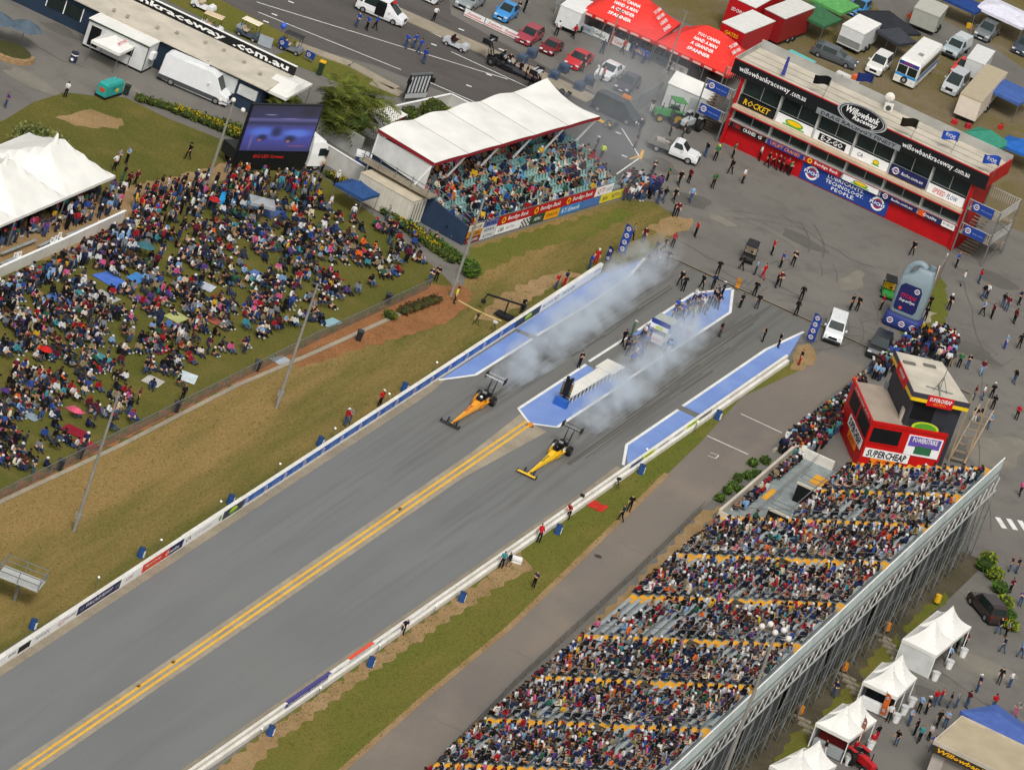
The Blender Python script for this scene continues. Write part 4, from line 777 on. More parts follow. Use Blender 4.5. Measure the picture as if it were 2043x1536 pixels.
gs_box('side_wall', M_CREAM, sA+.7, sB-.7, T0-.12, T0-.02, .5, Z0+DH*7-.1); m = MB(); m.bar(ST(sA+.7, T0-.1, 4.3), ST(sB-.6, T0-.1, 4.3), .07); m.build('rail', M_STEEL, gs)
# cross rails over the seating near the aisles
for s in AIS[3:]:
    for zz in (.95,):
        m = MB(); m.bar(ST(s+1.05, T0 if s > sA+1 else .2, zt(T0 if s > sA+1 else .2)+zz), ST(s+1.05, 17.8, zt(17.8)+zz), .045); m.build('rail', M_STEEL, gs)
# rear screen, truss and scaffolding
TR, ZF0, ZF1, ZB = 18.75, 8.15, 9.95, 6.75
M_SCRN = mk('shade_screen', '#bcc6c3', .7, .16, .35, .15, stretch=(.2, 1.2, .6))
def screen_mesh(n=8, w=2.38):
    m = MB(); vs = []; 
    for j, z in enumerate((ZF0, ZF1)):
        for i in range(n*2+1): vs.append((.05 if i % 2 else -.05, w*i/(2*n), z))
    k = n*2+1; m.add(vs, [(i, i+1, k+i+1, k+i) for i in range(k-1)]); return m.mesh('screen_panel', M_SCRN)
SCR = screen_mesh(); sr0, sr1 = AIS[0], sB+.6; npan = int((sr1-sr0)/2.4)
rotv = math.atan2(-SK, 1)
for k in range(npan): o = ob('screen_panel', SCR, gs, ST(sr1-2.4*(k+1), TR), rotv)
m = MB(); m.bar(ST(sr0, TR, ZF1+.03), ST(sr1, TR, ZF1+.03), .1); m.build('top_rail', WHT, gs)
for z in (ZF0, ZF0+.75): m = MB(); m.bar(ST(sr0, TR+.12, z), ST(sr1, TR+.12, z), .07); m.build('rail', M_STEEL, gs)
m = MB(); m.bar(ST(sr0, TR+.25, ZB), ST(sr1, TR+.25, ZB), .12); m.build('bottom_chord', M_LGREY, gs); m = MB(); m.bar(ST(sr0, TR+.1, ZF0-.1), ST(sr1, TR+.1, ZF0-.1), .12); m.build('top_chord', M_LGREY, gs)
k = 0; s = sr1
while s > sr0:
    for a, b in ((ZF0-.1, ZB), (ZB, ZF0-.1)):
        m = MB(); m.bar(ST(s if a > b else s-.95, TR+.2, a), ST(s-.95 if a > b else s-1.9, TR+.2, b), .085); m.build('truss_web', M_LGREY, gs)
    s -= 1.9; k += 1
m = MB(); m.cyl((0, 0, 0), (0, 0, ZB), .05, .05, 6); POST = m.mesh('scaffold_post', M_STEEL)
s = sr1; k = 0
while s > sr0:
    for t in (TR+.2, TR-2.4, TR-5.0):
        o = ob('scaffold_post', POST, gs, ST(s, t)); o.scale = (1, 1, 1 if t > TR else (Z0+.427*t-.3)/ZB)
    m = MB(); m.bar(ST(s, TR+.2, .2 if k % 2 else 6.4), ST(s-2.4, TR+.2, 6.4 if k % 2 else .2), .06); m.build('scaffold_brace', M_STEEL, gs)
    m = MB(); m.bar(ST(s, TR+.2, .1), ST(s, TR-5, 5.2), .06); m.build('scaffold_brace', M_STEEL, gs)
    s -= 2.4; k += 1
for z in (2.2, 4.4): m = MB(); m.bar(ST(sr0, TR+.22, z), ST(sr1, TR+.22, z), .05); m.build('scaffold_rail', M_STEEL, gs)
gs_box('rear_walkway', mk('walkway_timber', '#8c7357', .8, .25, 2), sr0, sr1, TR-.5, TR+.15, ZF0-.32, ZF0-.22)
# tiered front edge and end
gs_box('front_riser', M_RISER, AIS[0], sA, -.03, .02, 0, Z0-.06)
# low fence in front of the stand
fe = thing('front_fence', 'low wire fence with steel rails between the return road and the grandstand', 'fence', (0, 0, 0)); pts = [G(*p) for p in ((700, 1720), (880, 1520), (1024, 1372), (1264, 1152), (1400, 1020))]
M_WIRE = mk('wire_mesh', '#8a8a84', .6, .1, 4, .3, alpha=.28)
for a, b in zip(pts[:-1], pts[1:]):
    L_ = math.hypot(b[0]-a[0], b[1]-a[1]); n = max(1, int(L_/3))
    for k in range(n): m = MB(); x, y = a[0]+(b[0]-a[0])*k/n, a[1]+(b[1]-a[1])*k/n; m.cyl((x, y, 0), (x, y, 1.15), .035, .035, 6); m.build('post', M_STEEL, fe)
    m = MB(); m.bar((*a, 1.13), (*b, 1.13), .05); m.build('top_rail', M_STEEL, fe); m = MB(); m.prism(line_poly(a, b, .01), .05, 1.1); m.build('wire_mesh', M_WIRE, fe)
sheet('stand_ground', [ST(sr0, 8)[:2], ST(sr1, 8)[:2], ST(sr1, TR+1.8)[:2], ST(sr0, TR+1.8)[:2]], .016, gmat('stand_dirt', ['#4d4636', '#5e5544', '#424a28'], sc=(.2, .7, 5)), world=True)
# ---------------------------------------------------------------- tents
M_CANV = mk('white_canvas', '#e9e7e0', .75, .07, .45, bump=.25); M_CANV2 = mk('white_sidewall', '#d3d4d1', .8, .10, .9)
def canopy_mesh(sx, sy, ze, zp, n=5, sag=.35, hip=0.0):
    "tent roof with a raised peak (hip: length of a flat ridge along x); drooping like cloth between peak and eaves"
    m = MB()
    def f(u, v):
        x, y = (u*2-1), (v*2-1); ex = max(0.0, (abs(x)*sx/2-hip/2)/(sx/2-hip/2)) if sx/2 > hip/2 else abs(x); d = max(ex, abs(y)); k = (1-d)
        return (x*sx/2, y*sy/2, ze+(zp-ze)*(k*(1-sag)+sag*k*k))
    m.grid(f, 2*n, 2*n); return m
def tent(name, label, cat, loc, rz, sx, sy, ze, zp, mat, group=None, legs=True, sag=.35, hip=0.0, valance=None, walls=(), legmat=None, vh=.28):
    t = thing(name, label, cat, loc, rz, group); canopy_mesh(sx, sy, ze, zp, 5, sag, hip).build('canopy', mat, t)
    v = valance or mat
    for s in (-1, 1):
        m = MB(); m.bx(-sx/2, sx/2, s*sy/2-.012, s*sy/2+.012, ze-vh, ze+.01); m.build('valance', v, t); m = MB(); m.bx(s*sx/2-.012, s*sx/2+.012, -sy/2+.013, sy/2-.013, ze-vh, ze+.01); m.build('valance', v, t)
    if legs:
        for a in (-1, 1):
            for b in (-1, 1): m = MB(); m.cyl((a*(sx/2-.06), b*(sy/2-.06), 0), (a*(sx/2-.06), b*(sy/2-.06), ze), .04, .04, 6); m.build('leg', legmat or M_STEEL, t)
    for w in walls:
        m = MB()
        if w == 'x0': m.bx(-sx/2+.02, -sx/2+.05, -sy/2+.1, sy/2-.1, .05, ze-vh)
        if w == 'x1': m.bx(sx/2-.05, sx/2-.02, -sy/2+.1, sy/2-.1, .05, ze-vh)
        if w == 'y0': m.bx(-sx/2+.1, sx/2-.1, -sy/2+.02, -sy/2+.05, .05, ze-vh)
        if w == 'y1': m.bx(-sx/2+.1, sx/2-.1, sy/2-.05, sy/2-.02, .05, ze-vh)
        m.build('side_wall', M_CANV2, t)
    return t
def quad_fit(p, z):
    "centre, heading, size of a rectangle from the pixels of three corners a, b, c at height z: a-b is the local x side, b-c the y side"
    a, b, c = (np.array(G(*q, z)) for q in p); L1 = np.hypot(*(b-a)); L2 = np.hypot(*(c-b)); ct = (a+c)/2
    return (float(ct[0]), float(ct[1])), math.atan2(b[1]-a[1], b[0]-a[0]), float(L1), float(L2)
# ---------------------------------------------------------------- covered stand beside the big screen
WO = G(925, 490); WE = G(1235, 397); WA = math.atan2(WE[1]-WO[1], WE[0]-WO[0])      # local x along the front, local y back into the stand
ws = thing('covered_stand', 'roofed stand with white canvas roof, red edging and sponsor boards facing the strip', 'grandstand', WO, WA)
WL = 29.0; M_TEAL = mk('teal_seat', '#7fa6a2', .5, .12, 2); M_NAVYW = mk('navy_wall', '#2b3c55', .7, .12, 1); M_MAR = mk('maroon_trim', '#8e1f2a', .7, .08, 1)
WROWS = 13
for r in range(WROWS): m = MB(); m.bx(0, WL, .5+.85*r, .5+.85*(r+1)-.004, .0 if r == 0 else 1.0+.24*r-.3, 1.0+.24*r); m.build('terrace_step', M_TREAD, ws)
m = MB(); m.bx(-.25, -.02, .1, 12.4, 0, 1.0); m.add([(-.25, .1, 1.0), (-.02, .1, 1.0), (-.02, 12.4, 1.0), (-.25, 12.4, 1.0), (-.25, .1, 2.0), (-.02, .1, 2.0), (-.02, 12.4, 3.9), (-.25, 12.4, 3.9)], [(0, 1, 5, 4), (1, 2, 6, 5), (2, 3, 7, 6), (3, 0, 4, 7), (4, 5, 6, 7)]); m.build('side_wall', M_NAVYW, ws)
m = MB(); m.bx(-1.6, -.26, 4.2, 12.6, 3.1, 3.25); m.build('side_walkway', M_DCONC, ws)
for (y0, z0, y1, z1) in ((.1, 3.0, 5.0, 4.1), (5.0, 4.1, 12.5, 4.35)):
    for dz in (0, -.5):
        for x in ((-.28,) if y0 < 4 else (-.28, -1.58)): m = MB(); m.bar((x, y0, z0+dz), (x, y1, z1+dz), .06); m.build('rail', M_STEEL, ws)
for k in range(5): m = MB(); m.bar((-1.58, 4.6+k*1.9, 3.2), (-1.58, 4.6+k*1.9, 4.35), .06); m.build('rail_post', M_STEEL, ws)
# seats: rows of separate shells
m = MB(); m.bx(-.2, .2, -.2, .2, .38, .43); m.add([(-.2, .18, .42), (.2, .18, .42), (.19, .27, .85), (-.19, .27, .85), (-.2, .21, .42), (.2, .21, .42), (.19, .3, .85), (-.19, .3, .85)], [(0, 1, 2, 3), (4, 5, 6, 7), (3, 2, 6, 7), (0, 3, 7, 4), (1, 2, 6, 5)])
SEATM = {c: None for c in ('#7fa6a2', '#8eb0aa', '#d9d0bd', '#4f9ac0')}
for c in SEATM: SEATM[c] = m.mesh('seat', C(c, 'plastic'))
WSEATS = []
for r in range(WROWS):
    n = 50
    for k in range(n):
        x = .6+k*(WL-1.2)/(n-1); WSEATS.append((x, .95+.85*r, 1.0+.24*r, r, k))
cnt = 0
for (x, y, z, r, k) in WSEATS:
    if r < 6:
        o = ob('seat', SEATM[random.choices(list(SEATM), (6, 5, 1.2, .6))[0]], ws, (x, y, z)); cnt += 1
        if cnt > 295: break
sm = MB()
for (x, y, z, r, k) in WSEATS[cnt:]: sm.bx(x-.2, x+.2, y-.2, y+.2, z+.38, z+.43); sm.bx(x-.2, x+.2, y+.2, y+.24, z+.43, z+.85)
tag(sm.build('seats', M_TEAL, ws), kind='stuff')
# roof of five cloth bays
RB0, RB1, ZR = 5.4, 12.2, 6.15; NB = 5
for b in range(NB):
    x0, x1 = -.6+b*(WL+1.2)/NB, -.6+(b+1)*(WL+1.2)/NB; m = MB()
    def rf(u, v, x0=x0, x1=x1, b=b):
        z = ZR+.25*v+.14*math.sin(math.pi*u)*(.4+.6*v)+(.16*max(0, v-.55)/.45*math.sin(math.pi*u)**2 if b < NB-1 else .6*max(0, v-.3)/.7*max(0, u-.4)/.6)
        y = RB0+(RB1-RB0)*v-(.0 if b < NB-1 else .0)
        return (x0+.02+(x1-x0-.04)*u-(1.0*max(0, u-.6)/.4*math.sin(math.pi*v) if b == NB-1 else 0), y, z)
    m.grid(rf, 12, 8); m.build('roof_panel', M_CANV, ws); sq = MB(); sq.tube([(lambda q: (q[0], q[1], q[2]+.01))(rf(0, k/8)) for k in range(9)], .03, 5); sq.build('roof_seam', C('#b4b0a4', 'cloth'), ws); m = MB(); m.grid(lambda u, v, x0=x0, x1=x1: (x0+(x1-x0)*u, RB0-.03, ZR+.14*.4*math.sin(math.pi*u)-.36*v-.0), 12, 1); m.build('valance', M_MAR, ws)
m = MB()
for k in range(23): m.grid(lambda u, v, k=k: (-.63, RB0+(RB1-RB0)*(k+u)/23, ZR+.02+.25*(k+u)/23-(.30+.07*math.sin(math.pi*u))*v), 4, 1)
m.build('scalloped_valance', M_MAR, ws)
m = MB(); m.grid(lambda u, v: (-.5, RB0+.2+(RB1-RB0-.4)*u, ZR-.3-v*(2.6-.6*u)), 6, 4); m.build('end_sheet', M_CANV2, ws)
for b in range(NB+1):
    x = -.4+b*(WL+.8)/NB; m = MB(); m.cyl((x-.4, RB0+1.5, 2.6), (x, RB0+.1, ZR-.1), .13, .1, 8); m.build('front_column', WHT, ws); m = MB(); m.cyl((x, RB1-.1, 0), (x, RB1-.1, ZR+.2), .1, .1, 8); m.build('rear_column', WHT, ws)
m = MB(); m.bx(0, WL, RB1+.0, RB1+.1, 0, 5.0); m.build('rear_wall', M_NAVYW, ws)
def wboard(x0, x1, z0, z1, mat, words=()):
    m = MB(); m.bx(x0+.03, x1-.03, .02, .08, z0, z1); o = m.build('sponsor_board', mat, ws)
    for (s, u, hh, ww, mt, sh) in words: mm = MB(); put_text(mm, s, (x0+(x1-x0)*u, .012, (z0+z1)/2), EX, EZ, (z1-z0)*hh, (x1-x0)*ww, 0, sh); mm.build('lettering', mt, o)
    return o
BR_ = C('#b3161c', 'print')
for k in range(3):
    o = wboard(5.4+k*5.9, 5.4+(k+1)*5.9, 1.08, 2.05, BR_, (('Bendigo Bank', .6, .62, .62, WHT, 0),)); mm = MB(); disc(mm, (5.4+k*5.9+.95, .012, 1.56), EX, EZ, .36, .2); mm.build('emblem', YEL, o)
wboard(23.1, 26.4, 1.08, 2.05, WHT, (('QTI', .32, .66, .4, RED, .2), ('SAFE', .78, .4, .3, GREY, 0)))
for k, (c, w) in enumerate((('#d9cdb8', 'RACE'), ('#5a66a0', 'MOBIL'), ('#c98a2d', 'PIRTEK'), ('#cfd2d6', 'KENDA'), ('#7a2e2e', 'BURSONS'), ('#d7d9dc', 'ATTIC'))):
    wboard(.1+2.6*(k % 2), .1+2.6*(k % 2+1), 2.0-.66*(k//2)-.62, 2.0-.66*(k//2), C(c, 'print'), ((w, .5, .5, .7, BLK if k != 4 else WHT, .1),))
o = wboard(5.4, 11.6, .12, 1.02, WHT, (('C&R', .15, .5, .18, BLK, 0), ('AUTO', .42, .35, .25, GREY, 0))); ch = MB()
for i in range(6):
    for j in range(4):
        if (i+j) % 2 == 0: ch.bx(9.9+i*.27, 9.9+(i+1)*.27, .008, .014, .14+j*.21, .14+(j+1)*.21)
tag(ch.build('chequer', BLK, o), kind='stuff')
wboard(11.7, 14.2, .12, 1.02, C('#2f4a34', 'print'), (('ADRC', .5, .4, .5, WHT, 0),)); wboard(14.3, 17.0, .12, 1.02, C('#eda81c', 'print'), (('PENNZOIL', .5, .4, .8, C('#8a3a10', 'print'), 0),)); wboard(17.1, 21.0, .12, 1.02, C('#3d86c6', 'print'), (('R.T. Edwards', .5, .5, .85, WHT, .2),))
wboard(21.1, 24.5, .12, 1.02, C('#4a76b4', 'print')); wboard(24.6, 29.0, .12, 1.02, C('#e3cf2c', 'print'), (('IRON', .2, .5, .2, BLK, 0), ('NITTO', .65, .5, .35, BLK, .2)))
m = MB(); m.bar((.2, .05, 2.16), (WL-.5, .05, 2.16), .07); m.build('front_rail', M_STEEL, ws)
m = MB(); m.bx(29.0, 36.5, .1, .25, .1, .95); m.build('low_barrier', C('#3c6a4c'), ws)
# ---------------------------------------------------------------- container, walls and shed beside it
def box_thing(name, label, cat, corners, z, mat, ribs=None, part='body'):
    c, rz, lx, ly = quad_fit(corners, z); t = thing(name, label, cat, c, rz); m = MB(); m.bx(-lx/2, lx/2, -ly/2, ly/2, .1, z); m.build(part, mat, t); return t, lx, ly
t, lx, ly = box_thing('shipping_container', 'cream shipping container standing between the hedge and the covered stand', 'container', ((721, 345), (825, 403), (854, 394)), 2.7, mk('container_cream', '#d5cfc0', .6, .10, .8))
for s in (-1, 1):
    for k in range(int(lx/.5)): m = MB(); m.bx(-lx/2+.2+k*.5, -lx/2+.42+k*.5, s*ly/2-.02, s*ly/2+.03, .3, 2.5); m.build('side_rib', MATS['container_cream'], t)
for zz in (.1, 2.62): m = MB(); m.bx(-lx/2-.03, lx/2+.03, -ly/2-.03, ly/2+.03, zz, zz+.12); m.build('frame_rail', mk('container_edge', '#c7bba4', .6, .1, 1), t)
for k in range(4): m = MB(); m.cyl((lx/2+.04, -ly/2+.5+k*ly/5, .4), (lx/2+.04, -ly/2+.5+k*ly/5, 2.4), .03, .03, 6); m.build('lock_rod', C('#6d6a62', 'metal'), t)
def long_wall(label, path, h, th=.16, mat=M_CANV2, name='boundary_wall', z=0, cap_=True, cat='wall'):
    P = [G(*p, z) if len(p) == 2 else G(*p) for p in path]; t = thing(name, label, cat, (0, 0, 0))
    for a, b in zip(P[:-1], P[1:]):
        L_ = math.hypot(b[0]-a[0], b[1]-a[1]); n = max(1, round(L_/2.4))
        for k in range(n):
            p = (a[0]+(b[0]-a[0])*k/n, a[1]+(b[1]-a[1])*k/n); q = (a[0]+(b[0]-a[0])*(k+1)/n, a[1]+(b[1]-a[1])*(k+1)/n)
            e = .006/(L_/n); p2 = (p[0]+(q[0]-p[0])*e, p[1]+(q[1]-p[1])*e); m = MB(); m.prism(line_poly(p2, q, th), 0, h); m.build('wall_panel', mat, t)
        if cap_: m = MB(); m.prism(line_poly(a, b, th+.08), h, h+.06); m.build('wall_cap', WHT, t)
    return t
M_PALE = mk('pale_render', '#c9c7c0', .8, .12, .7, bump=.1)
long_wall('long pale wall from the screen truck to the cream container', [(628.6, 274, 1.8), (730, 336, 1.8)], 1.8, mat=M_PALE)
long_wall('pale grey panel fence in front of the palm cluster', [(640, 232, 2.2), (668, 240, 2.2), (728, 276, 2.2)], 2.2, mat=mk('grey_fence', '#a9aaa4', .7, .14, .6), cap_=False)
long_wall('angled white wall round the clipped bushes by the staging lanes', [(790, 212, 1.8), (900, 188, 1.8), (946.5, 211, 1.8), (985, 228, 1.8)], 1.8, mat=M_PALE)
t = thing('portable_toilet', 'white roofed blue cabin behind the long pale wall', 'cabin', G(718, 350), R(20)); m = MB(); m.bx(-.9, .9, -.6, .6, 0, 2.0); m.build('cabin', C('#33507e'), t); m = MB(); m.bx(-1.0, 1.0, -.7, .7, 2.0, 2.25); m.build('roof', WHT, t)
# ---------------------------------------------------------------- white marquees at the lawn edge
def lerp(a, b, k): return (a[0]+(b[0]-a[0])*k, a[1]+(b[1]-a[1])*k)
e0, e1 = G(133, 393, 2.9), G(231, 351, 2.9); MD = math.atan2(e1[1]-e0[1], e1[0]-e0[0]); ML = math.hypot(e1[0]-e0[0], e1[1]-e0[1]); dvx, dvy = math.cos(MD), math.sin(MD); nvx, nvy = -dvy, dvx
DPT = 9.5
for k, lab in enumerate(('peaked white marquee at the clipped bush end of the lawn row', 'peaked white marquee second from the bush end of the lawn row', 'peaked white marquee third from the bush end, cut by the picture edge')):
    c = (e1[0]-dvx*ML*(k+.5)+nvx*DPT/2, e1[1]-dvy*ML*(k+.5)+nvy*DPT/2)
    t = tent('marquee', lab, 'marquee', c, MD, ML-.05, DPT, 2.9, 5.3, M_CANV, 'white marquees at the lawn edge', True, .25, ML*.35); m = MB(); m.cyl((0, 0, 5.1), (0, 0, 6.1), .35, .08, 8); m.build('peak_cap', M_CANV, t)
c = (e1[0]-dvx*ML*2.7+nvx*DPT*1.55, e1[1]-dvy*ML*2.7+nvy*DPT*1.55); tent('marquee', 'tall peaked white marquee behind the lawn row at the picture edge', 'marquee', c, MD, ML, DPT, 2.9, 6.9, M_CANV, 'white marquees at the lawn edge', True, .75)
lw2 = long_wall('low white board wall with red stripe between marquees and picnic crowd', [(-60, 582), (0, 553), (120, 500), (243, 443)], 1.15, mat=M_WALL)
m = MB(); a, b = G(175, 484), G(246, 452); m.prism(line_poly((a[0]+.14, a[1]-.06), (b[0]+.14, b[1]-.06), .03), .35, .6); m.build('red_stripe', RED, lw2)
def chair(px, py, rz, label):
    t = thing('plastic_chair', label, 'chair', G(px, py), rz, 'white plastic chairs by the marquees'); m = MB(); m.bx(-.24, .24, -.24, .24, .42, .46); m.build('seat', WHT, t); m = MB(); m.bx(-.24, -.12, .2, .25, .46, .9); m.bx(.12, .24, .2, .25, .46, .9); m.bx(-.12, .12, .2, .25, .8, .9); m.build('backrest', WHT, t)
    for a in (-.2, .2):
        for b in (-.2, .2): m = MB(); m.bar((a, b, 0), (a*.95, b*.95, .42), .05); m.build('leg', WHT, t)
for px, py, l in ((31, 524, 'white plastic chair behind the board wall, nearer the picture edge of a pair'), (39, 522, 'white plastic chair behind the board wall, inner one of the pair'), (104, 494, 'white plastic chair in the middle three behind the board wall, outer one'), (112, 490, 'white plastic chair in the middle three behind the board wall, centre one'), (119, 484, 'white plastic chair in the middle three behind the board wall, inner one'), (197, 460, 'single white plastic chair near the end of the board wall')): chair(px, py, R(75), l)
for i, (a, b) in enumerate((((0, 515), (70, 487)), ((75, 500), (118, 480)), ((60, 470), (130, 440)), ((0, 535), (30, 522)), ((130, 478), (190, 455)))):
    t = thing('plank_bench', ('bench at the picture edge behind the white chairs', 'bench beside the middle white chairs', 'bench under the marquee eaves', 'short bench next to the pair of chairs', 'bench by the blue shirted row')[i], 'bench', (0, 0, 0)); A, B2 = G(*a), G(*b); m = MB(); m.prism(line_poly(A, B2, .3), .42, .47); m.build('plank', M_BENCH, t)
    for k in (.1, .5, .9): q = lerp(A, B2, k); m = MB(); m.cyl((*q, 0), (*q, .42), .05, .05, 6); m.build('leg', M_STEEL, t)
# ---------------------------------------------------------------- big screen truck
SA, SB_ = G(465, 341), G(602, 343); SAng = math.atan2(SB_[1]-SA[1], SB_[0]-SA[0]); SLn = math.hypot(SB_[0]-SA[0], SB_[1]-SA[1])
bs = thing('screen_truck', 'white cab truck carrying a big video screen above the lawn crowd', 'truck', SA, SAng)
m = MB(); m.bx(-.2, SLn+.3, .2, 2.4, .9, 2.1); m.build('trailer_body', C('#1d2024'), bs); m = MB(); m.bx(-.1, SLn+.1, .05, .2, .2, 1.95); skirt = m.build('skirt', C('#15171a'), bs)
mm = MB(); put_text(mm, 'BIG LED Screens', (SLn*.45, .04, 1.55), EX, EZ, .35, 3.6, 0, .1); mm.build('lettering', C('#d02a1e', 'print'), skirt)
m = MB(); m.bx(-.12, SLn+.12, .12, .45, 1.98, 6.95); fr = m.build('screen_frame', C('#17181c', 'plastic'), bs)
def emat(name, col, e): return mk(name, col, .6, .25, .8, emit=e)
def screen_mat():
    "live video picture: dusk sky, stands, blue smoke, two cars and the track edge, softly blurred"
    mt = bpy.data.materials.new('video_picture'); mt.use_nodes = True; n = mt.node_tree; L = n.links; bs_ = n.nodes['Principled BSDF']; bs_.inputs['Roughness'].default_value = .4
    tc = n.nodes.new('ShaderNodeTexCoord'); sx = n.nodes.new('ShaderNodeSeparateXYZ'); L.new(tc.outputs['Generated'], sx.inputs[0])
    rp_ = n.nodes.new('ShaderNodeValToRGB'); e = rp_.color_ramp.elements; e[0].position = 0; e[0].color = (*S('#3b3a6c'), 1); e[1].position = 1; e[1].color = (*S('#2c2b3c'), 1)
    for p_, c_ in ((.2, '#4a4c9c'), (.42, '#4b56b4'), (.55, '#4a4a88'), (.62, '#2f2e4c'), (.7, '#6a66a0'), (.74, '#39385a'), (.9, '#353450')): q = e.new(p_); q.color = (*S(c_), 1)
    L.new(sx.outputs[2], rp_.inputs[0]); col = rp_.outputs[0]
    for (cx, cz, rx, rz_, c_, k) in ((.25, .42, .2, .12, '#5f80e6', .9), (.75, .4, .22, .1, '#6488ee', .9), (.5, .3, .3, .06, '#5a70d0', .7), (.27, .3, .09, .08, '#1f1d2c', .9), (.68, .28, .1, .09, '#211f30', .9), (.45, .42, .09, .13, '#23223a', .85), (.24, .24, .03, .03, '#b06a4a', .9), (.66, .22, .03, .03, '#c0764a', .9), (.12, .2, .02, .2, '#8a78b8', .6), (.8, .12, .16, .02, '#a05a78', .6), (.85, .88, .16, .14, '#22222c', .8), (.3, .8, .1, .015, '#9a98c8', .8), (.6, .72, .14, .012, '#8c88c0', .8)):
        vm = n.nodes.new('ShaderNodeVectorMath'); vm.operation = 'SUBTRACT'; vm.inputs[1].default_value = (cx, .5, cz); L.new(tc.outputs['Generated'], vm.inputs[0]); v2 = n.nodes.new('ShaderNodeVectorMath'); v2.operation = 'MULTIPLY'; v2.inputs[1].default_value = (1/rx, 0, 1/rz_); L.new(vm.outputs[0], v2.inputs[0]); ln = n.nodes.new('ShaderNodeVectorMath'); ln.operation = 'LENGTH'; L.new(v2.outputs[0], ln.inputs[0])
        mr = n.nodes.new('ShaderNodeMapRange'); mr.interpolation_type = 'SMOOTHSTEP'; mr.inputs[1].default_value = 1.3; mr.inputs[2].default_value = .3; mr.inputs[4].default_value = k; L.new(ln.outputs['Value'], mr.inputs[0])
        mx = n.nodes.new('ShaderNodeMix'); mx.data_type = 'RGBA'; mx.inputs[7].default_value = (*S(c_), 1); L.new(mr.outputs[0], mx.inputs[0]); L.new(col, mx.inputs[6]); col = mx.outputs[2]
    bs_.inputs['Base Color'].default_value = (.02, .02, .03, 1); L.new(col, bs_.inputs['Emission Color']); bs_.inputs['Emission Strength'].default_value = .7; return mt
scr = MB(); scr.bx(0, SLn, .09, .115, 2.1, 6.85); pic = scr.build('screen', screen_mat(), fr)
for x0, x1, hb in ((SLn+.5, SLn+2.5, 0),):
    m = MB(); m.loft([[(x, y0, .55), (x, y1, .55), (x, y1, 1.9), (x, y1-.12, zt_), (x, y0+.12, zt_), (x, y0, 1.9)] for x, y0, y1, zt_ in ((x0, .1, 2.5, 3.0), (x0+1.3, .1, 2.5, 3.05), (x1-.1, .15, 2.45, 2.75), (x1, .2, 2.4, 1.9))]); cab = m.build('cab', WHT, bs)
    m = MB(); m.bx(x1-.16, x1+.03, .35, 2.25, 1.75, 2.55); m.build('windscreen', M_GLASS, cab); m = MB(); m.bx(x0+.9, x1-.35, .05, .1, 1.7, 2.45); m.build('side_window', M_GLASS, cab); m = MB(); m.bx(x1-.02, x1+.06, .3, 2.3, .6, 1.2); m.build('grille', C('#3a3b3d', 'plastic'), cab); m = MB(); m.loft([[(x, .25, z), (x, 2.35, z), (x, 2.2, z+h), (x, .4, z+h)] for x, z, h in ((x0, 3.0, .6), (x0+.9, 3.02, .45), (x0+1.6, 3.0, .08))]); m.build('roof_fairing', WHT, cab)
    for y in (.25, 2.35): m = MB(); m.bx(x1-.3, x1-.1, y-.35 if y < 1 else y+.05, y-.1 if y < 1 else y+.3, 1.7, 2.3); m.build('mirror', M_DARK, cab)
for x in (.9, 2.0, SLn-1.2, SLn+1.6):
    for y in (.35, 2.2): wheel(bs, (x, y, .5), .5, .3, n=14)
# ---------------------------------------------------------------- scoreboard, kiosk
t = thing('scoreboard', 'dark framed lane scoreboard with tall white strips beside the staging lanes', 'scoreboard', G(802, 205), face((802, 205), (850, 202)))
m = MB(); m.bx(0, 3.0, -.1, .1, .5, 3.0); m.build('panel', C('#22262a', 'plastic'), t)
for k in range(6): m = MB(); m.bx(.15+k*.47, .38+k*.47, -.13, -.1, 1.1, 2.85); m.build('strip', C('#c7cbcb', 'print'), t)
m = MB(); m.bx(0, 3.0, -.135, -.1, .5, 1.0); m.build('base_panel', C('#b9bcba'), t); m = MB(); m.bx(-.05, 3.05, -.2, .2, 3.0, 3.1); m.build('cap', C('#7c8080', 'metal'), t)
for x in (.2, 2.8): m = MB(); m.cyl((x, 0, 0), (x, 0, .5), .06, .06, 6); m.build('post', M_STEEL, t)
for s in (-.15, 3.15): m = MB(); m.obx((s, -.2, 2.4), (.3, .3, .5)); m.build('speaker', C('#1d1e20'), t)
c, rz, lx, ly = quad_fit(((776, 243), (806, 229), (770, 200)), 2.7); t = tent('ticket_kiosk', 'small white kiosk canopy with a red sign by the clipped bushes', 'kiosk', c, rz, lx, ly, 2.6, 3.1, M_CANV, None, True, .1, lx*.6, walls=('x0', 'y1'))
m = MB(); m.bx(-lx/2+.3, lx/2-.3, -ly/2-.05, -ly/2-.02, 2.35, 2.6); o = m.build('sign', C('#7d2a26', 'print'), t)
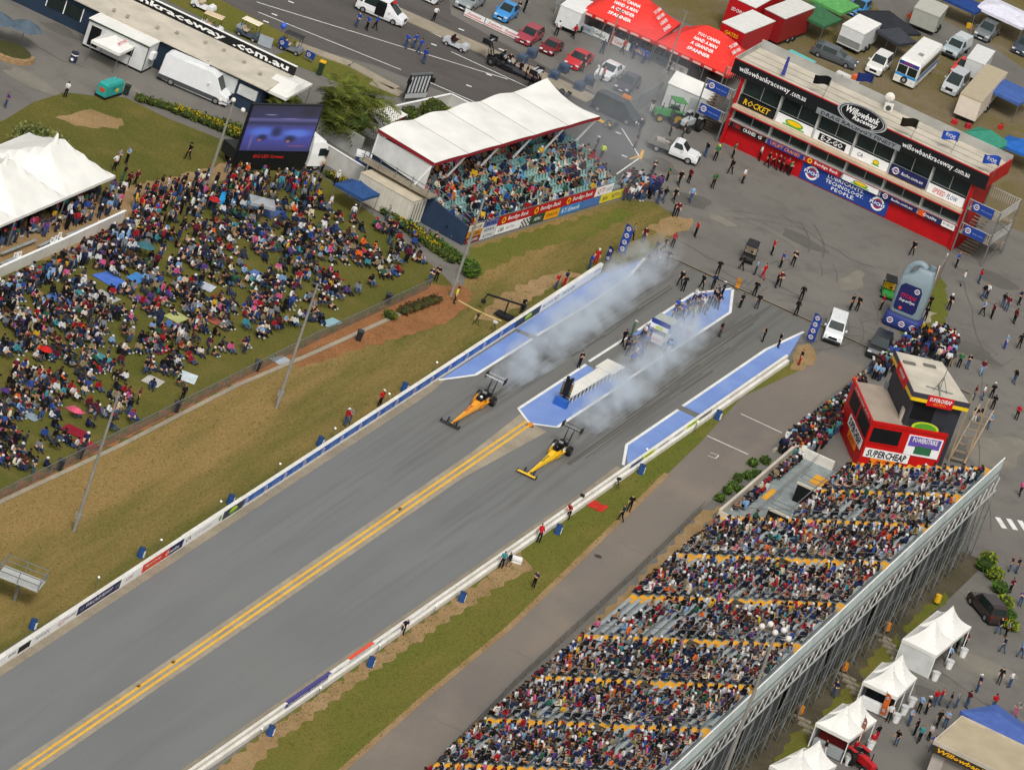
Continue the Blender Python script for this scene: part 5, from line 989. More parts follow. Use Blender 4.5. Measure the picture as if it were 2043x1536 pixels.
# ---------------------------------------------------------------- long low building with its roof sign
LBe0, LBe1 = G(150, 0, 3.1), G(532, 181, 3.1); LBA = math.atan2(LBe1[1]-LBe0[1], LBe1[0]-LBe0[0]); LBL = math.hypot(LBe1[0]-LBe0[0], LBe1[1]-LBe0[1])
lb = thing('long_building', 'long low navy building with cream roof and a black web address sign along it', 'building', LBe1, LBA)
X0 = -LBL-28; DB = 5.6; M_NAVYB = mk('navy_cladding', '#27384a', .7, .1, .8)
m = MB(); m.bx(X0, -.5, .5, DB, 0, 3.0); m.build('wall', M_NAVYB, lb); m = MB(); m.add([(X0, 0, 3.0), (0, 0, 3.0), (0, DB+.3, 3.35), (X0, DB+.3, 3.35), (X0, 0, 3.12), (0, 0, 3.12), (0, DB+.3, 3.47), (X0, DB+.3, 3.47)], [(0, 1, 2, 3), (4, 5, 6, 7), (0, 1, 5, 4), (1, 2, 6, 5), (2, 3, 7, 6), (3, 0, 4, 7)]); rf_ = m.build('roof', M_CREAM, lb)
for k in range(12): m = MB(); m.obx((-2-k*2.3+.5*math.sin(k*3), 1+2.8*(math.sin(k*7)*.5+.5), 3.35+.06*2), (.3, .25, .22)); m.build('roof_vent', C('#a29c8e'), rf_)
m = MB(); m.bx(-25.6, .2, DB-.1, DB+.1, 3.45, 4.4); sg = m.build('roof_sign', BLK, lb); mm = MB(); put_text(mm, 'willowbankraceway', (-16.4, DB-.115, 3.9), EX, EZ, .72, 17.6, 0, 0, .03); mm.build('lettering', WHT, sg); mm = MB(); put_text(mm, '.com.au', (-3.6, DB-.115, 3.86), EX, EZ, .5, 6.2, 0, 0, .03); mm.build('lettering', WHT, sg); m = MB(); m.bx(-25.7, .25, DB-.14, DB+.14, 4.4, 4.46); m.build('sign_cap', WHT, sg)
m = MB(); m.bx(-24.3, -20.4, .44, .5, 1.1, 2.4); wdw = m.build('window', M_GLASS, lb)
for xx in (-24.3, -22.35, -20.4): m = MB(); m.bx(xx-.05, xx+.05, .41, .45, 1.05, 2.45); m.build('frame', WHT, wdw)
m = MB(); m.bx(-32, -28.5, .4, .5, .1, 2.6); m.build('green_door', C('#6fae3a'), lb); m = MB(); m.bx(-2.9, -.9, .3, .5, 1.4, 2.4); m.build('service_hatch', M_CANV2, lb); m = MB(); m.bx(-6, -3.2, .3, .5, 1.2, 2.7); m.build('awning_panel', C('#c9ccca'), lb)
c, rz, lx, ly = quad_fit(((519, 170), (575, 196), (622, 165)), 3.0); t = tent('shelter', 'white roofed shelter at the end of the long navy building', 'shelter', c, rz, lx, ly, 2.9, 3.5, M_CANV, None, True, 0, lx*.8)
# food kiosk building with gazebo
c, rz, lx, ly = quad_fit(((180, 36), (298, 91.5), (320.8, 81.5)), 3.0); t = thing('food_kiosk', 'white portable kiosk building in front of the long navy building', 'kiosk', c, rz); m = MB(); m.bx(-lx/2, lx/2, -ly/2, ly/2, .25, 2.9); m.build('wall', M_CANV2, t); m = MB(); m.bx(-lx/2-.1, lx/2+.1, -ly/2-.1, ly/2+.1, 2.9, 3.0); m.build('roof', M_CANV, t)
m = MB(); m.bx(-lx/2-.02, lx/2+.02, -ly/2-.12, -ly/2-.1, 2.78, 2.92); m.build('roof_trim', C('#2a4038'), t); m = MB(); m.bx(lx/2-.02, lx/2+.04, -ly/2-.03, -ly/2+.06, .2, 2.9); m.build('corner_trim', C('#2a4038'), t); m = MB(); m.bx(-lx/2+.4, -lx/2+1.5, -ly/2-.03, -ly/2, .4, 2.4); m.build('doorway', M_SHADE, t); m = MB(); m.bx(-lx/2+2.2, lx/2-1.4, -ly/2-.03, -ly/2, 1.2, 2.2); m.build('serving_window', M_SHADE, t)
m = MB(); m.bx(lx/2, lx/2+.4, -.4, .4, 1.4, 2.1); m.build('air_unit', WHT, t); m = MB(); m.bx(-lx/2, lx/2, -ly/2+.1, ly/2-.1, 0, .25); m.build('plinth', M_DARK, t)
c, rz, lx, ly = quad_fit(((181, 80), (237.5, 107), (269, 95)), 2.2); t = tent('gazebo', 'white gazebo with red print in front of the food kiosk', 'gazebo', c, rz, lx, ly, 2.2, 3.1, M_CANV, None, True, .1); mm = MB(); put_text(mm, 'HOT FOOD', (lx*.28, 0, 2.72), (0, 1, 0), (-.85, 0, .5), .32, 1.8, 0, 0, .02, .05); mm.build('lettering', RED, t)
t = thing('generator', 'teal diesel generator standing on the grass corner', 'generator', G(215, 191), face((203, 198), (240.6, 186))); GT = C('#2fa29a'); m = MB(); m.loft([[(x, -.55, .3), (x, .55, .3), (x, .55, 1.35), (x, .45, zt_), (x, -.45, zt_), (x, -.55, 1.35)] for x, zt_ in ((-1.5, 1.45), (-1.3, 1.6), (1.3, 1.6), (1.5, 1.45))]); b_ = m.build('housing', GT, t); m = MB(); m.bx(-1.55, 1.55, -.6, .6, .08, .3); m.build('skid', M_DARK, t)
m = MB(); m.bx(-1.52, -1.5, -.3, .3, .7, 1.1); m.build('grille', C('#c4512e'), b_); m = MB(); m.bx(.2, .7, -.57, -.55, .6, .9); m.build('warning_label', YEL, b_); m = MB(); m.bx(-.5, .1, -.57, -.55, .9, 1.2); m.build('hatch', C('#27857f'), b_); m = MB(); m.cyl((1.0, .1, 1.6), (1.0, .1, 1.8), .07, .07, 8); m.build('exhaust', C('#b4402a'), t)
def bin_(px, py, label, body, lid, rz=0.3, h=1.05):
    t = thing('wheelie_bin', label, 'bin', G(px, py), rz, 'wheelie bins'); m = MB(); m.loft([[(-w, -w, z), (w, -w, z), (w, w, z), (-w, w, z)] for z, w in ((.1, .23), (h-.1, .29))]); m.build('body', C(body, 'plastic'), t); m = MB(); m.bx(-.31, .31, -.33, .33, h-.1, h); m.build('lid', C(lid, 'plastic'), t)
    for s in (-1, 1): m = MB(); m.cyl((s*.2, .28, .1), (s*.26, .28, .1), .1, .1, 8); m.build('wheel', M_DARK, t)
bin_(250, 190, 'dark green bin beside the teal generator', '#20302a', '#1a2622'); bin_(636, 150, 'tall dark green bin with yellow lid by the palms', '#263a2c', '#e6b21c', .2, 1.5)
t = thing('drum', 'dark navy drum with white rings on the tarmac before the food kiosk', 'drum', G(145, 124), 0); m = MB(); m.cyl((0, 0, 0), (0, 0, 1.05), .36, .36, 14); m.build('barrel', C('#2a2f45', 'plastic'), t); m = MB(); m.cyl((0, 0, .75), (0, 0, .85), .37, .37, 14); m.build('ring', WHT, t); m = MB(); m.cyl((0, -.365, .35), (0, -.375, .35), .16, .16, 12); m.build('badge', WHT, t)
c, rz, lx, ly = quad_fit(((365, 112), (420, 150), (457, 150)), 2.4); t = tent('gazebo', 'navy blue gazebo between the white van and the long building', 'gazebo', G(411, 136, 2.4), R(0), 3.2, 3.0, 2.3, 3.2, C('#3a5a8e', 'cloth'), None, True, .2)
t = tent('gazebo', 'navy blue gazebo beside the cream container on the lawn', 'gazebo', G(714, 375, 2.3), R(-10), 3.3, 3.0, 2.2, 3.1, C('#33507f', 'cloth'), None, True, .35)
# shade sail with planter in the corner
t = thing('market_umbrella', 'slate blue shade umbrellas over a brick planter in the corner', 'umbrella', G(38, 96), .2); 
for dx, dy in ((0, 0), (-2.6, -.6)):
    m = MB(); m.cyl((dx, dy, 0), (dx, dy, 2.6), .04, .04, 6); m.build('pole', M_STEEL, t); m = MB(); m.loft([[(dx+r_*math.cos(k*math.pi/3), dy+r_*math.sin(k*math.pi/3), z) for k in range(6)] for z, r_ in ((2.2, 1.8), (3.0, .05))]); m.build('canopy', C('#56646f', 'cloth'), t)
t = thing('planter', 'curved brick planter with a shrub in the top corner', 'planter', G(18, 108), 0); M_BRK = mk('planter_brick', '#a98a62', .85, .2, 3)
for k in range(16):
    a = R(-200+k*14); m = MB(); m.obx((2.3*math.cos(a), 2.1*math.sin(a), .25), (.4, .6, .5), a); m.build('block', M_BRK, t)
m = MB(); m.cyl((0, 0, 0), (0, 0, .4), 2.1, 2.1, 18); m.build('soil', C('#4a4a2c', 'cloth'), t)
# ---------------------------------------------------------------- vehicles (local +x is the nose)
PROF = {
 'hatch': [(0, .42, .42), (.02, .6, .62), (.07, .62, .86), (.22, .63, .99), (.52, .62, 1.0), (.73, .6, .62), (.94, .5, .52), (1, .36, .38)],
 'sedan': [(0, .44, .44), (.02, .62, .63), (.14, .65, .67), (.27, .65, .96), (.44, .65, 1.0), (.55, .64, .98), (.74, .62, .64), (.95, .52, .54), (1, .38, .40)],
 'wagon': [(0, .42, .42), (.02, .6, .62), (.06, .62, .9), (.2, .63, 1.0), (.56, .63, .99), (.74, .61, .63), (.95, .52, .54), (1, .38, .40)],
 'suv': [(0, .4, .4), (.015, .58, .6), (.04, .6, .93), (.15, .6, 1.0), (.6, .6, .99), (.75, .59, .61), (.95, .55, .56), (1, .36, .38)],
 'minivan': [(0, .3, .3), (.01, .5, .55), (.03, .52, .95), (.12, .53, 1.0), (.62, .53, .99), (.86, .5, .53), (.97, .4, .42), (1, .26, .28)],
 'panelvan': [(0, .25, .25), (.01, .45, .6), (.02, .5, .97), (.06, .5, 1.0), (.68, .5, 1.0), (.78, .5, .9), (.88, .44, .5), (.98, .36, .38), (1, .22, .24)]}
def car(kind, label, tail, nose, L, Wd, H, col, cat='car', group=None, name=None, canopy=None, dark_top=False, side_glass=True, tray=False, finish='gloss'):
    a, b = G(*tail), G(*nose); rz = math.atan2(b[1]-a[1], b[0]-a[0]); loc = ((a[0]+b[0])/2, (a[1]+b[1])/2)
    t = thing(name or {'hatch': 'parked_car', 'sedan': 'parked_car', 'wagon': 'estate_car', 'suv': 'off_road_car', 'minivan': 'minivan', 'panelvan': 'panel_van'}[kind], label, cat, loc, rz, group); pr = PROF[kind]; paint = C(col, finish)
    w = Wd/2; zb = .22 if kind not in ('suv',) else .3; st = []
    for f, zl, zr in pr:
        x = (f-.5)*L; hw = w*(1-.10*max(0, abs(f-.5)-.38)/.12); up = zr-zl > .08; st.append((x, hw, zl*H, zr*H, hw*(.76 if kind not in ('panelvan',) else .88) if up else hw*.9, up))
    m = MB(); m.loft([[(x, -hw*.94, zb), (x, hw*.94, zb), (x, hw, zb+(zl-zb)*.4), (x, hw*.97, zl), (x, wt, zr), (x, -wt, zr), (x, -hw*.97, zl), (x, -hw, zb+(zl-zb)*.4)] for x, hw, zl, zr, wt, up in st]); body = m.build('body', paint, t)
    def panel(name, q, inset=.07, off=.014, mat=M_GLASS):
        q = [Vector(p) for p in q]; c = sum(q, Vector())/4; n = (q[1]-q[0]).cross(q[2]-q[0]).normalized()
        if n.dot(c-Vector((0, 0, H*.45))) < 0: n = -n
        q = [p+(c-p)*inset+n*off for p in q]; q2 = [p-n*.02 for p in q]; m = MB(); m.add(q+q2, [(0, 1, 2, 3), (4, 5, 6, 7), (0, 1, 5, 4), (1, 2, 6, 5), (2, 3, 7, 6), (3, 0, 4, 7)]); return m.build(name, mat, t)
    for i in range(len(st)-1):
        A, B2 = st[i], st[i+1]
        if A[5] and not B2[5]: panel('windscreen', [(A[0], -A[4]*.98, A[3]), (A[0], A[4]*.98, A[3]), (B2[0], B2[4]*.92, B2[3]), (B2[0], -B2[4]*.92, B2[3])], .06)
        if not A[5] and B2[5]: panel('rear_window', [(A[0], -A[4]*.92, A[3]), (A[0], A[4]*.92, A[3]), (B2[0], B2[4]*.96, B2[3]), (B2[0], -B2[4]*.96, B2[3])], .12)
        if A[5] or B2[5]:
            if kind == 'panelvan' and A[0] < L*.22: continue
            if kind == 'panelvan' and not B2[5]: continue
            for s in (-1, 1):
                if not side_glass and A[0] < 0: continue
                hi = (A[0], s*A[4], A[3]) if A[5] else None
                if A[5] and B2[5]: panel('side_window', [(A[0], s*A[1]*.97, A[2]), (B2[0], s*B2[1]*.97, B2[2]), (B2[0], s*B2[4], B2[3]), (A[0], s*A[4], A[3])], .12)
    rr = {'suv': .39, 'panelvan': .37, 'minivan': .34}.get(kind, .32)
    for f in ((.17, .81) if kind != 'panelvan' else (.2, .85)):
        for s in (-1, 1): wheel(t, ((f-.5)*L, s*(w-.1), rr), rr, .22, n=12, rimcol='#a9abad')
    for s in (-1, 1):
        m = MB(); m.obx((L/2-.06, s*w*.68, H*(.43 if kind not in ('minivan', 'panelvan') else .34)), (.14, w*.38, .14), s*-.25); m.build('headlight', C('#dfe3e6', 'gloss'), t); m = MB(); m.bx(-L/2-.02, -L/2+.05, s*w*.78-.12, s*w*.78+.12, H*.42, H*.42+.2); m.build('tail_light', C('#8a1716', 'gloss'), t)
        m = MB(); m.obx((L*.2, s*(w+.1), H*.64), (.12, .2, .14)); m.build('mirror', paint, t)
    m = MB(); m.bx(L/2-.06, L/2+.02, -w*.42, w*.42, H*.26, H*.40); m.build('grille', C('#1c1d1f', 'plastic'), t); m = MB(); m.bx(L/2-.02, L/2+.03, -.2, .2, .34, .45); m.build('number_plate', WHT, t)
    m = MB(); m.bx(-L/2-.03, L/2-.04, -w*.9, w*.9, .2, .3); m.build('underbody', M_DARK, t)
    if canopy: m = MB(); m.bx(-L*.48, L*-.05, -w*.86, w*.86, H*.6, H*1.02); m.build('canopy', C(canopy), t)
    return t
def ute(label, tail, nose, L, Wd, H, col, traycol='#b9bab8', load=None, canopy=None, cat='ute', group=None):
    a, b = G(*tail), G(*nose); rz = math.atan2(b[1]-a[1], b[0]-a[0]); t = thing('utility_truck', label, cat, ((a[0]+b[0])/2, (a[1]+b[1])/2), rz, group); paint = C(col, 'gloss'); w = Wd/2
    pr = [(-.06, .62, .64), (-.03, .62, .92), (.02, .62, 1.0), (.14, .62, .99), (.27, .61, .63), (.45, .56, .58), (.5, .38, .4)]; st = []
    for f, zl, zr in pr: up = zr-zl > .08; st.append((f*L, w*.98, zl*H, zr*H, w*(.8 if up else .9), up))
    m = MB(); m.loft([[(x, -hw*.94, .35), (x, hw*.94, .35), (x, hw, .35+(zl-.35)*.4), (x, hw*.97, zl), (x, wt, zr), (x, -wt, zr), (x, -hw*.97, zl), (x, -hw, .35+(zl-.35)*.4)] for x, hw, zl, zr, wt, up in st]); m.build('cab', paint, t)
    A, B2 = st[3], st[4]; m = MB(); m.add([(A[0]+.05, -A[4]*.9, A[3]-.02), (A[0]+.05, A[4]*.9, A[3]-.02), (B2[0], B2[4]*.86, B2[3]+.05), (B2[0], -B2[4]*.86, B2[3]+.05)], [(0, 1, 2, 3)]); m.build('windscreen', M_GLASS, t)
    for s in (-1, 1): m = MB(); m.add([(st[1][0]+.15, s*(w*.965), .66*H), (st[3][0]+.35, s*(w*.965), .65*H), (st[3][0]-.02, s*(w*.83), .95*H), (st[1][0]+.2, s*(w*.83), .95*H)], [(0, 1, 2, 3)]); m.build('side_window', M_GLASS, t)
    zb_ = .8; m = MB(); m.bx(-L/2, -.07*L, -w, w, zb_-.15, zb_); m.build('tray_floor', C(traycol, 'metal'), t)
    if canopy: m = MB(); m.loft([[(x, -w*.95, zb_), (x, w*.95, zb_), (x, w*.8, z2), (x, -w*.8, z2)] for x, z2 in ((-L/2+.03, H*.98), (-.08*L, H*1.0))]); cn = m.build('canopy', C(canopy), t); m = MB(); m.bx(-L*.42, -L*.14, -w*.93, -w*.9, H*.68, H*.86); m.build('canopy_window', M_GLASS, cn)
    else:
        for y0, y1 in ((-w, -w+.04), (w-.04, w)): m = MB(); m.bx(-L/2, -.07*L, y0, y1, zb_, zb_+.35); m.build('tray_side', C(traycol, 'metal'), t)
        m = MB(); m.bx(-L/2, -L/2+.04, -w+.05, w-.05, zb_, zb_+.35); m.build('tailgate', C(traycol, 'metal'), t); m = MB(); m.bx(-.08*L, -.07*L, -w, w, zb_, H*.95); m.build('headboard', C(traycol, 'metal'), t)
        if load: m = MB(); m.obx((-.3*L, 0, zb_+.2), (.9, 1.0, .4), .3); m.obx((-.17*L, .2, zb_+.15), (.5, .6, .3), 1); tag(m.build('load', C(load, 'cloth'), t), kind='stuff')
    for f in (-.3, .33):
        for s in (-1, 1): wheel(t, (f*L, s*(w-.12), .37), .37, .24, n=12, rimcol='#b5b7b8')
    for s in (-1, 1): m = MB(); m.obx((L/2-.05, s*w*.7, H*.47), (.12, w*.34, .16)); m.build('headlight', C('#dfe3e6', 'gloss'), t); m = MB(); m.obx((.18*L, s*(w+.1), H*.66), (.12, .2, .16)); m.build('mirror', paint, t)
    m = MB(); m.bx(L/2-.06, L/2+.05, -w*.9, w*.9, .35, .55); m.build('bumper', C('#2a2b2d', 'plastic'), t); m = MB(); m.bx(L/2-.06, L/2+.02, -w*.45, w*.45, .6, .85); m.build('grille', C('#33353a', 'metal'), t); m = MB(); m.bx(-L/2+.1, L/2-.2, -.5, .5, .35, .6); m.build('chassis', M_DARK, t)
    return t
v = car('panelvan', 'long white high roof panel van beside the yellow flower bed', (318, 154), (455, 212), 7.3, 2.1, 2.85, '#e9eaea', 'van'); m = MB(); m.bx(-1.6, .6, -.4, .5, 2.86, 2.98); m.build('roof_unit', C('#e4e5e4'), v); m = MB(); m.bx(-3.6, 2.6, -1.06, -1.03, .35, .75); m.build('side_rub_panel', C('#4b4c4e'), v)
v = car('minivan', 'white minivan with its side door open on the staging lanes', (711, 14), (806, 54), 5.2, 1.95, 1.98, '#eaeaea', 'van'); m = MB(); m.bx(-.5, .55, -.985, -.955, .4, 1.75); m.build('open_doorway', M_SHADE, v); m = MB(); m.obx((1.0, 0, 2.02), (.3, .8, .1)); m.build('roof_beacon', RED, v)
v = car('minivan', 'black minivan parked beside the white and yellow dragster nose', (1182, 212), (1272, 254), 5.1, 1.95, 1.95, '#25272c', 'van'); m = MB(); m.obx((-1.2, 1.5, 1.35), (.9, .5, .2)); 
car('hatch', 'dark plum hatchback parked behind the kerb by the grey fence', (1266, 166), (1232, 190), 4.1, 1.75, 1.48, '#3a3340', 'car', 'show cars behind the kerb')
v = car('sedan', 'white coupe with black trim parked behind the kerb', (1236, 138), (1191, 165), 4.6, 1.8, 1.38, '#eceded', 'car', 'show cars behind the kerb')
car('sedan', 'bright red sedan parked behind the kerb blocks', (1174, 115), (1130, 143), 4.6, 1.8, 1.42, '#c9252b', 'car', 'show cars behind the kerb')
v = car('hatch', 'low dark red open topped car between two red cars', (1112, 93), (1083, 112), 3.4, 1.65, 1.15, '#7d1c22', 'car', 'show cars behind the kerb')
car('wagon', 'rose red estate car with boards on its bonnet nearest the striped banners', (1072, 70), (1036, 93), 4.3, 1.75, 1.5, '#a33a48', 'car', 'show cars behind the kerb')
car('hatch', 'sky blue small car behind the striped banners', (1022, 27), (992, 46), 3.6, 1.65, 1.6, '#3f8fd0', 'car'); car('suv', 'silver grey off road car near the top edge with a dark trailer', (958, 0), (912, 27), 4.7, 1.9, 1.8, '#8d9294', 'car'); car('sedan', 'white sedan cut by the top edge beside the silver off road car', (885, -14), (850, 8), 4.6, 1.8, 1.45, '#e4e5e6', 'car')
ute('white tray ute with tool load standing on the apron', (1293, 291), (1389, 329), 5.3, 1.9, 1.8, '#e9eaea', '#9c9a94', '#a49c94')
car('suv', 'white off road car with raised tailgate beside the bus', (1765, 127), (1735, 154), 4.7, 1.85, 1.85, '#e2e1da', 'car'); car('wagon', 'slate grey estate car right behind the tower parapet', (1622, 106), (1702, 138), 4.9, 1.85, 1.5, '#555c5f', 'car')
ute('silver crew ute with canopy parked behind the bus', (1922, 95), (1887, 119), 5.1, 1.85, 1.8, '#a9b4b8', canopy='#c7cbcc'); car('sedan', 'bright red ute nosed in between van and crates', (1938, 136), (1902, 158), 4.4, 1.75, 1.6, '#d43a32', 'car')
car('minivan', 'silver van with white roof in front of the tan trailer', (1918, 166), (1885, 194), 4.7, 1.9, 2.1, '#b9bdbf', 'van'); car('suv', 'mid grey off road ute under the white awning', (1986, 58), (1948, 87), 5.0, 1.9, 1.75, '#6d7173', 'car'); car('sedan', 'dark blue grey car at the picture edge of the pits', (2060, 90), (2024, 114), 4.6, 1.8, 1.45, '#3d4654', 'car'); car('hatch', 'bright blue car beside the black pit tent', (1728, 14), (1692, 38), 4.3, 1.75, 1.5, '#3d86c0', 'car')
ute('white crew ute with roof rack driving off beside the tall blue flag', (1667, 650), (1656, 690), 5.2, 1.9, 1.85, '#e6e7e8', canopy='#dfe0e0'); car('suv', 'black off road car stopped by the fenced crowd', (1761, 683), (1740, 724), 4.8, 1.95, 1.8, '#1f2124', 'car')
car('suv', 'dark brown off road car parked beside the clipped hedge', (1985, 1248), (1944, 1200), 4.7, 1.9, 1.8, '#3c302e', 'car'); car('wagon', 'long dark navy estate car parked beside the covered stand boards', (834, 430), (926, 484), 5.6, 1.9, 1.55, '#1f2836', 'car')
# bus
a, b = G(1851, 124), G(1792, 180); t = thing('bus', 'white and blue single deck bus with a spare wheel on its front', 'bus', ((a[0]+b[0])/2, (a[1]+b[1])/2), math.atan2(b[1]-a[1], b[0]-a[0])); BL_, bw, bh = 9.2, 1.22, 2.95
m = MB(); m.loft([[(x, -w_, .35), (x, w_, .35), (x, w_, zt_-.25), (x, w_*.86, zt_), (x, -w_*.86, zt_), (x, -w_, zt_-.25)] for x, w_, zt_ in ((-BL_/2, bw*.96, bh-.1), (-BL_/2+.2, bw, bh), (BL_/2-.4, bw, bh), (BL_/2, bw*.95, bh-.25))]); bb = m.build('body', C('#e7e6df'), t)
for s in (-1, 1):
    m = MB(); m.bx(-BL_/2+.3, BL_/2-.3, s*bw-.012, s*bw+.012, .95, 1.35); m.build('blue_stripe', C('#2f6fb8'), t)
    for k in range(6): m = MB(); m.bx(-BL_/2+.5+k*1.35, -BL_/2+1.75+k*1.35, s*bw-.015, s*bw+.015, 1.5, 2.35); m.build('side_window', M_GLASS, t)
    m = MB(); m.bx(BL_/2-.02, BL_/2+.02, s*.56-.5, s*.56+.5, 1.4, 2.3); m.build('windscreen', M_GLASS, t); m = MB(); m.obx((BL_/2+.02, s*.85, .85), (.06, .25, .2)); m.build('headlight', C('#d9dcd8', 'gloss'), t)
    for x in (-2.6, 2.9): wheel(t, (x, s*(bw-.15), .45), .45, .28, n=14)
m = MB(); m.bx(BL_/2-.05, BL_/2+.03, -1.1, 1.1, 2.38, 2.75); o = m.build('destination_box', C('#2a3f8a'), t); mm = MB(); put_text(mm, 'SPECIAL', (BL_/2+.04, 0, 2.56), (0, 1, 0), EZ, .2, 1.1); mm.build('lettering', RED, o); m = MB(); m.bx(BL_/2-.03, BL_/2+.02, -1.15, 1.15, 1.1, 1.36); m.build('front_stripe', C('#2f8fd0'), t); wo = wheel(t, (0, 0, 0), .36, .2, n=14, name='spare_wheel'); wo.matrix_local = Matrix.Translation((BL_/2+.13, 0, .85)) @ Matrix.Rotation(R(90), 4, 'Z'); m = MB(); m.obx((1.5, .3, bh+.08), (.6, .5, .12)); m.build('roof_hatch', C('#8c8f8c'), bb)
# box trailers in the pits
def trailer(name, label, corners, z, side, roof, cat='trailer', logos=(), front=None, ribs=True, wheels=True):
    c, rz, lx, ly = quad_fit(corners, z); t = thing(name, label, cat, c, rz); m = MB(); m.bx(-lx/2, lx/2, -ly/2, ly/2, .55, z-.05); b = m.build('body', C(side), t); m = MB(); m.bx(-lx/2-.04, lx/2+.04, -ly/2-.04, ly/2+.04, z-.05, z+.04); m.build('roof', C(roof), t)
    if wheels:
        for y in (-.6, .5):
            for s in (-1, 1): wo = wheel(t, (0, 0, 0), .4, .24, n=12); wo.matrix_local = Matrix.Translation((s*(lx/2-.15), y, .4)) @ Matrix.Rotation(R(90), 4, 'Z') @ Matrix.Rotation(R(90), 4, 'Z')
    m = MB(); m.bx(-lx/2+.1, lx/2-.1, -ly/2+.1, ly/2-.1, .35, .55); m.build('chassis', M_DARK, t)
    for (s, cx, cz, w_, h_, mt) in logos: mm = MB(); put_text(mm, s, (cx*lx, -ly/2-.012, cz*z), EX, EZ, h_, w_); mm.build('lettering', mt, b)
    if front: m = MB(); m.bx(-lx/2+.05, lx/2-.05, -ly/2-.03, -ly/2, .7, z*.55); m.build('front_panel', C(front, 'metal'), b)
    return t, lx, ly
trailer('race_transporter', 'red race transporter box with white roof behind the big red tents', ((1447.6, 47.6), (1492.7, 70), (1540, 40)), 3.8, '#b0141c', '#e2e0da', 'truck', (('GATES', 0, .8, 1.6, .4, YEL), ('REPCO', 0, .6, 1.4, .35, WHT)), '#17181a'); trailer('race_transporter', 'second red race transporter box with white roof at the top edge', ((1462, -5), (1512, 18), (1570, -22)), 3.8, '#b8161d', '#e6e4de', 'truck', (('SIDCHROME', 0, .7, 2.0, .4, WHT),)); trailer('race_transporter', 'red and black transporter box cut by the top edge beside the green tents', ((1535, 22), (1575, 42), (1618, 12)), 3.4, '#8e1c20', '#dad8d0', 'truck')
t, lx, ly = trailer('box_trailer', 'silver fronted white box trailer beside the black tent', ((1683, 50), (1727, 70), (1757, 48)), 2.6, '#d9dbda', '#eceae4', 'trailer', (), '#b4b9b9'); t, lx, ly = trailer('box_trailer', 'tan roofed white trailer with a blue awning in the pits', ((1906, 182.5), (1948.5, 200), (2021, 150)), 2.8, '#e2d6c6', '#b6a88c', 'trailer'); trailer('box_trailer', 'plain pale box trailer behind the red ute', ((1925, 114), (1960, 128), (1990, 105)), 2.4, '#cfd1d0', '#dcdcd8', 'trailer'); trailer('box_trailer', 'grey panelled trailer at the top edge of the pits', ((1822, 14), (1872, 34), (1895, 14)), 2.4, '#a3a49c', '#b9b7ac', 'trailer'); trailer('box_trailer', 'white trailer with black dots beside the red tents at the top edge', ((1118, 10), (1160, 28), (1190, 8)), 2.6, '#dfe0de', '#e9e8e4', 'trailer')
# dragsters waiting in the lanes
def rearax(p): return G(*p)
dragster('black dragster with tall rear wing waiting in the staging lanes among its crew', rearax((983, 128)), R(0), '#232327', '#232327', '#2b2b30', '#b9bbbf', '#3a3a40', 'RACING', 'dragsters waiting to race'); wd = dragster('white and yellow dragster nose coming out past the covered stand roof', rearax((1076, 190)), R(0), '#dcdde0', '#2a2a2d', '#c9cacc', '#d8d8da', '#e9e9ea', 'RACING', 'dragsters waiting to race')
m = MB(); m.loft([[(x, -w, zb), (x, w, zb), (x, w*1.06, zb+(zt_-zb)*.45), (x, w*.64, zt_), (x, -w*.64, zt_), (x, -w*1.06, zb+(zt_-zb)*.45)] for x, w, zb, zt_ in ((5.2, .215, .11, .48), (6.2, .165, .12, .40), (7.7, .1, .14, .31), (8.2, .06, .17, .25))]); m.build('nose_cone', C('#e9b81c', 'gloss'), wd)
# carts
def cart(label, px, rz, body, roof, name='golf_cart', roofon=True, seat='#c8b79c', cat='golf cart', box=None, L=2.4):
    t = thing(name, label, cat, G(*px), rz, 'carts round the track'); w = .58; m = MB(); m.loft([[(x, -w, .3), (x, w, .3), (x, w*.95, z), (x, -w*.95, z)] for x, z in ((-L/2, .75), (-L*.2, .8), (-L*.15, .45), (L*.2, .45), (L*.27, .85), (L/2-.1, .75), (L/2, .5))]); m.build('body', C(body), t); m = MB(); m.bx(-.5, -.05, -w*.9, w*.9, .72, .85); m.build('seat', C(seat, 'cloth'), t); m = MB(); m.bx(-.58, -.46, -w*.9, w*.9, .85, 1.2); m.build('backrest', C(seat, 'cloth'), t)
    for x in (-L*.32, L*.33):
        for s in (-1, 1): wheel(t, (x, s*(w-.02), .24), .24, .18, n=10)
    if roofon:
        m = MB(); m.loft([[(x, -w*1.0, 1.8), (x, w*1.0, 1.8), (x, w*.85, 1.88), (x, -w*.85, 1.88)] for x in (-.95, .95)]); m.build('roof', C(roof), t)
        for x in (-.85, .8):
            for s in (-1, 1): m = MB(); m.cyl((x, s*w*.9, .7), (x*.98, s*w*.92, 1.82), .025, .025, 6); m.build('roof_post', M_DARK, t)
    m = MB(); m.cyl((.35, .2, .7), (.15, .2, 1.0), .02, .02, 6); m.cyl((.15, .2, 1.0), (.13, .2, 1.02), .17, .17, 10); m.build('steering_wheel', M_DARK, t)
    if box: m = MB(); m.bx(-L/2-.1, -.62, -w, w, .75, 1.0); m.build('cargo_box', C(box), t)
    return t
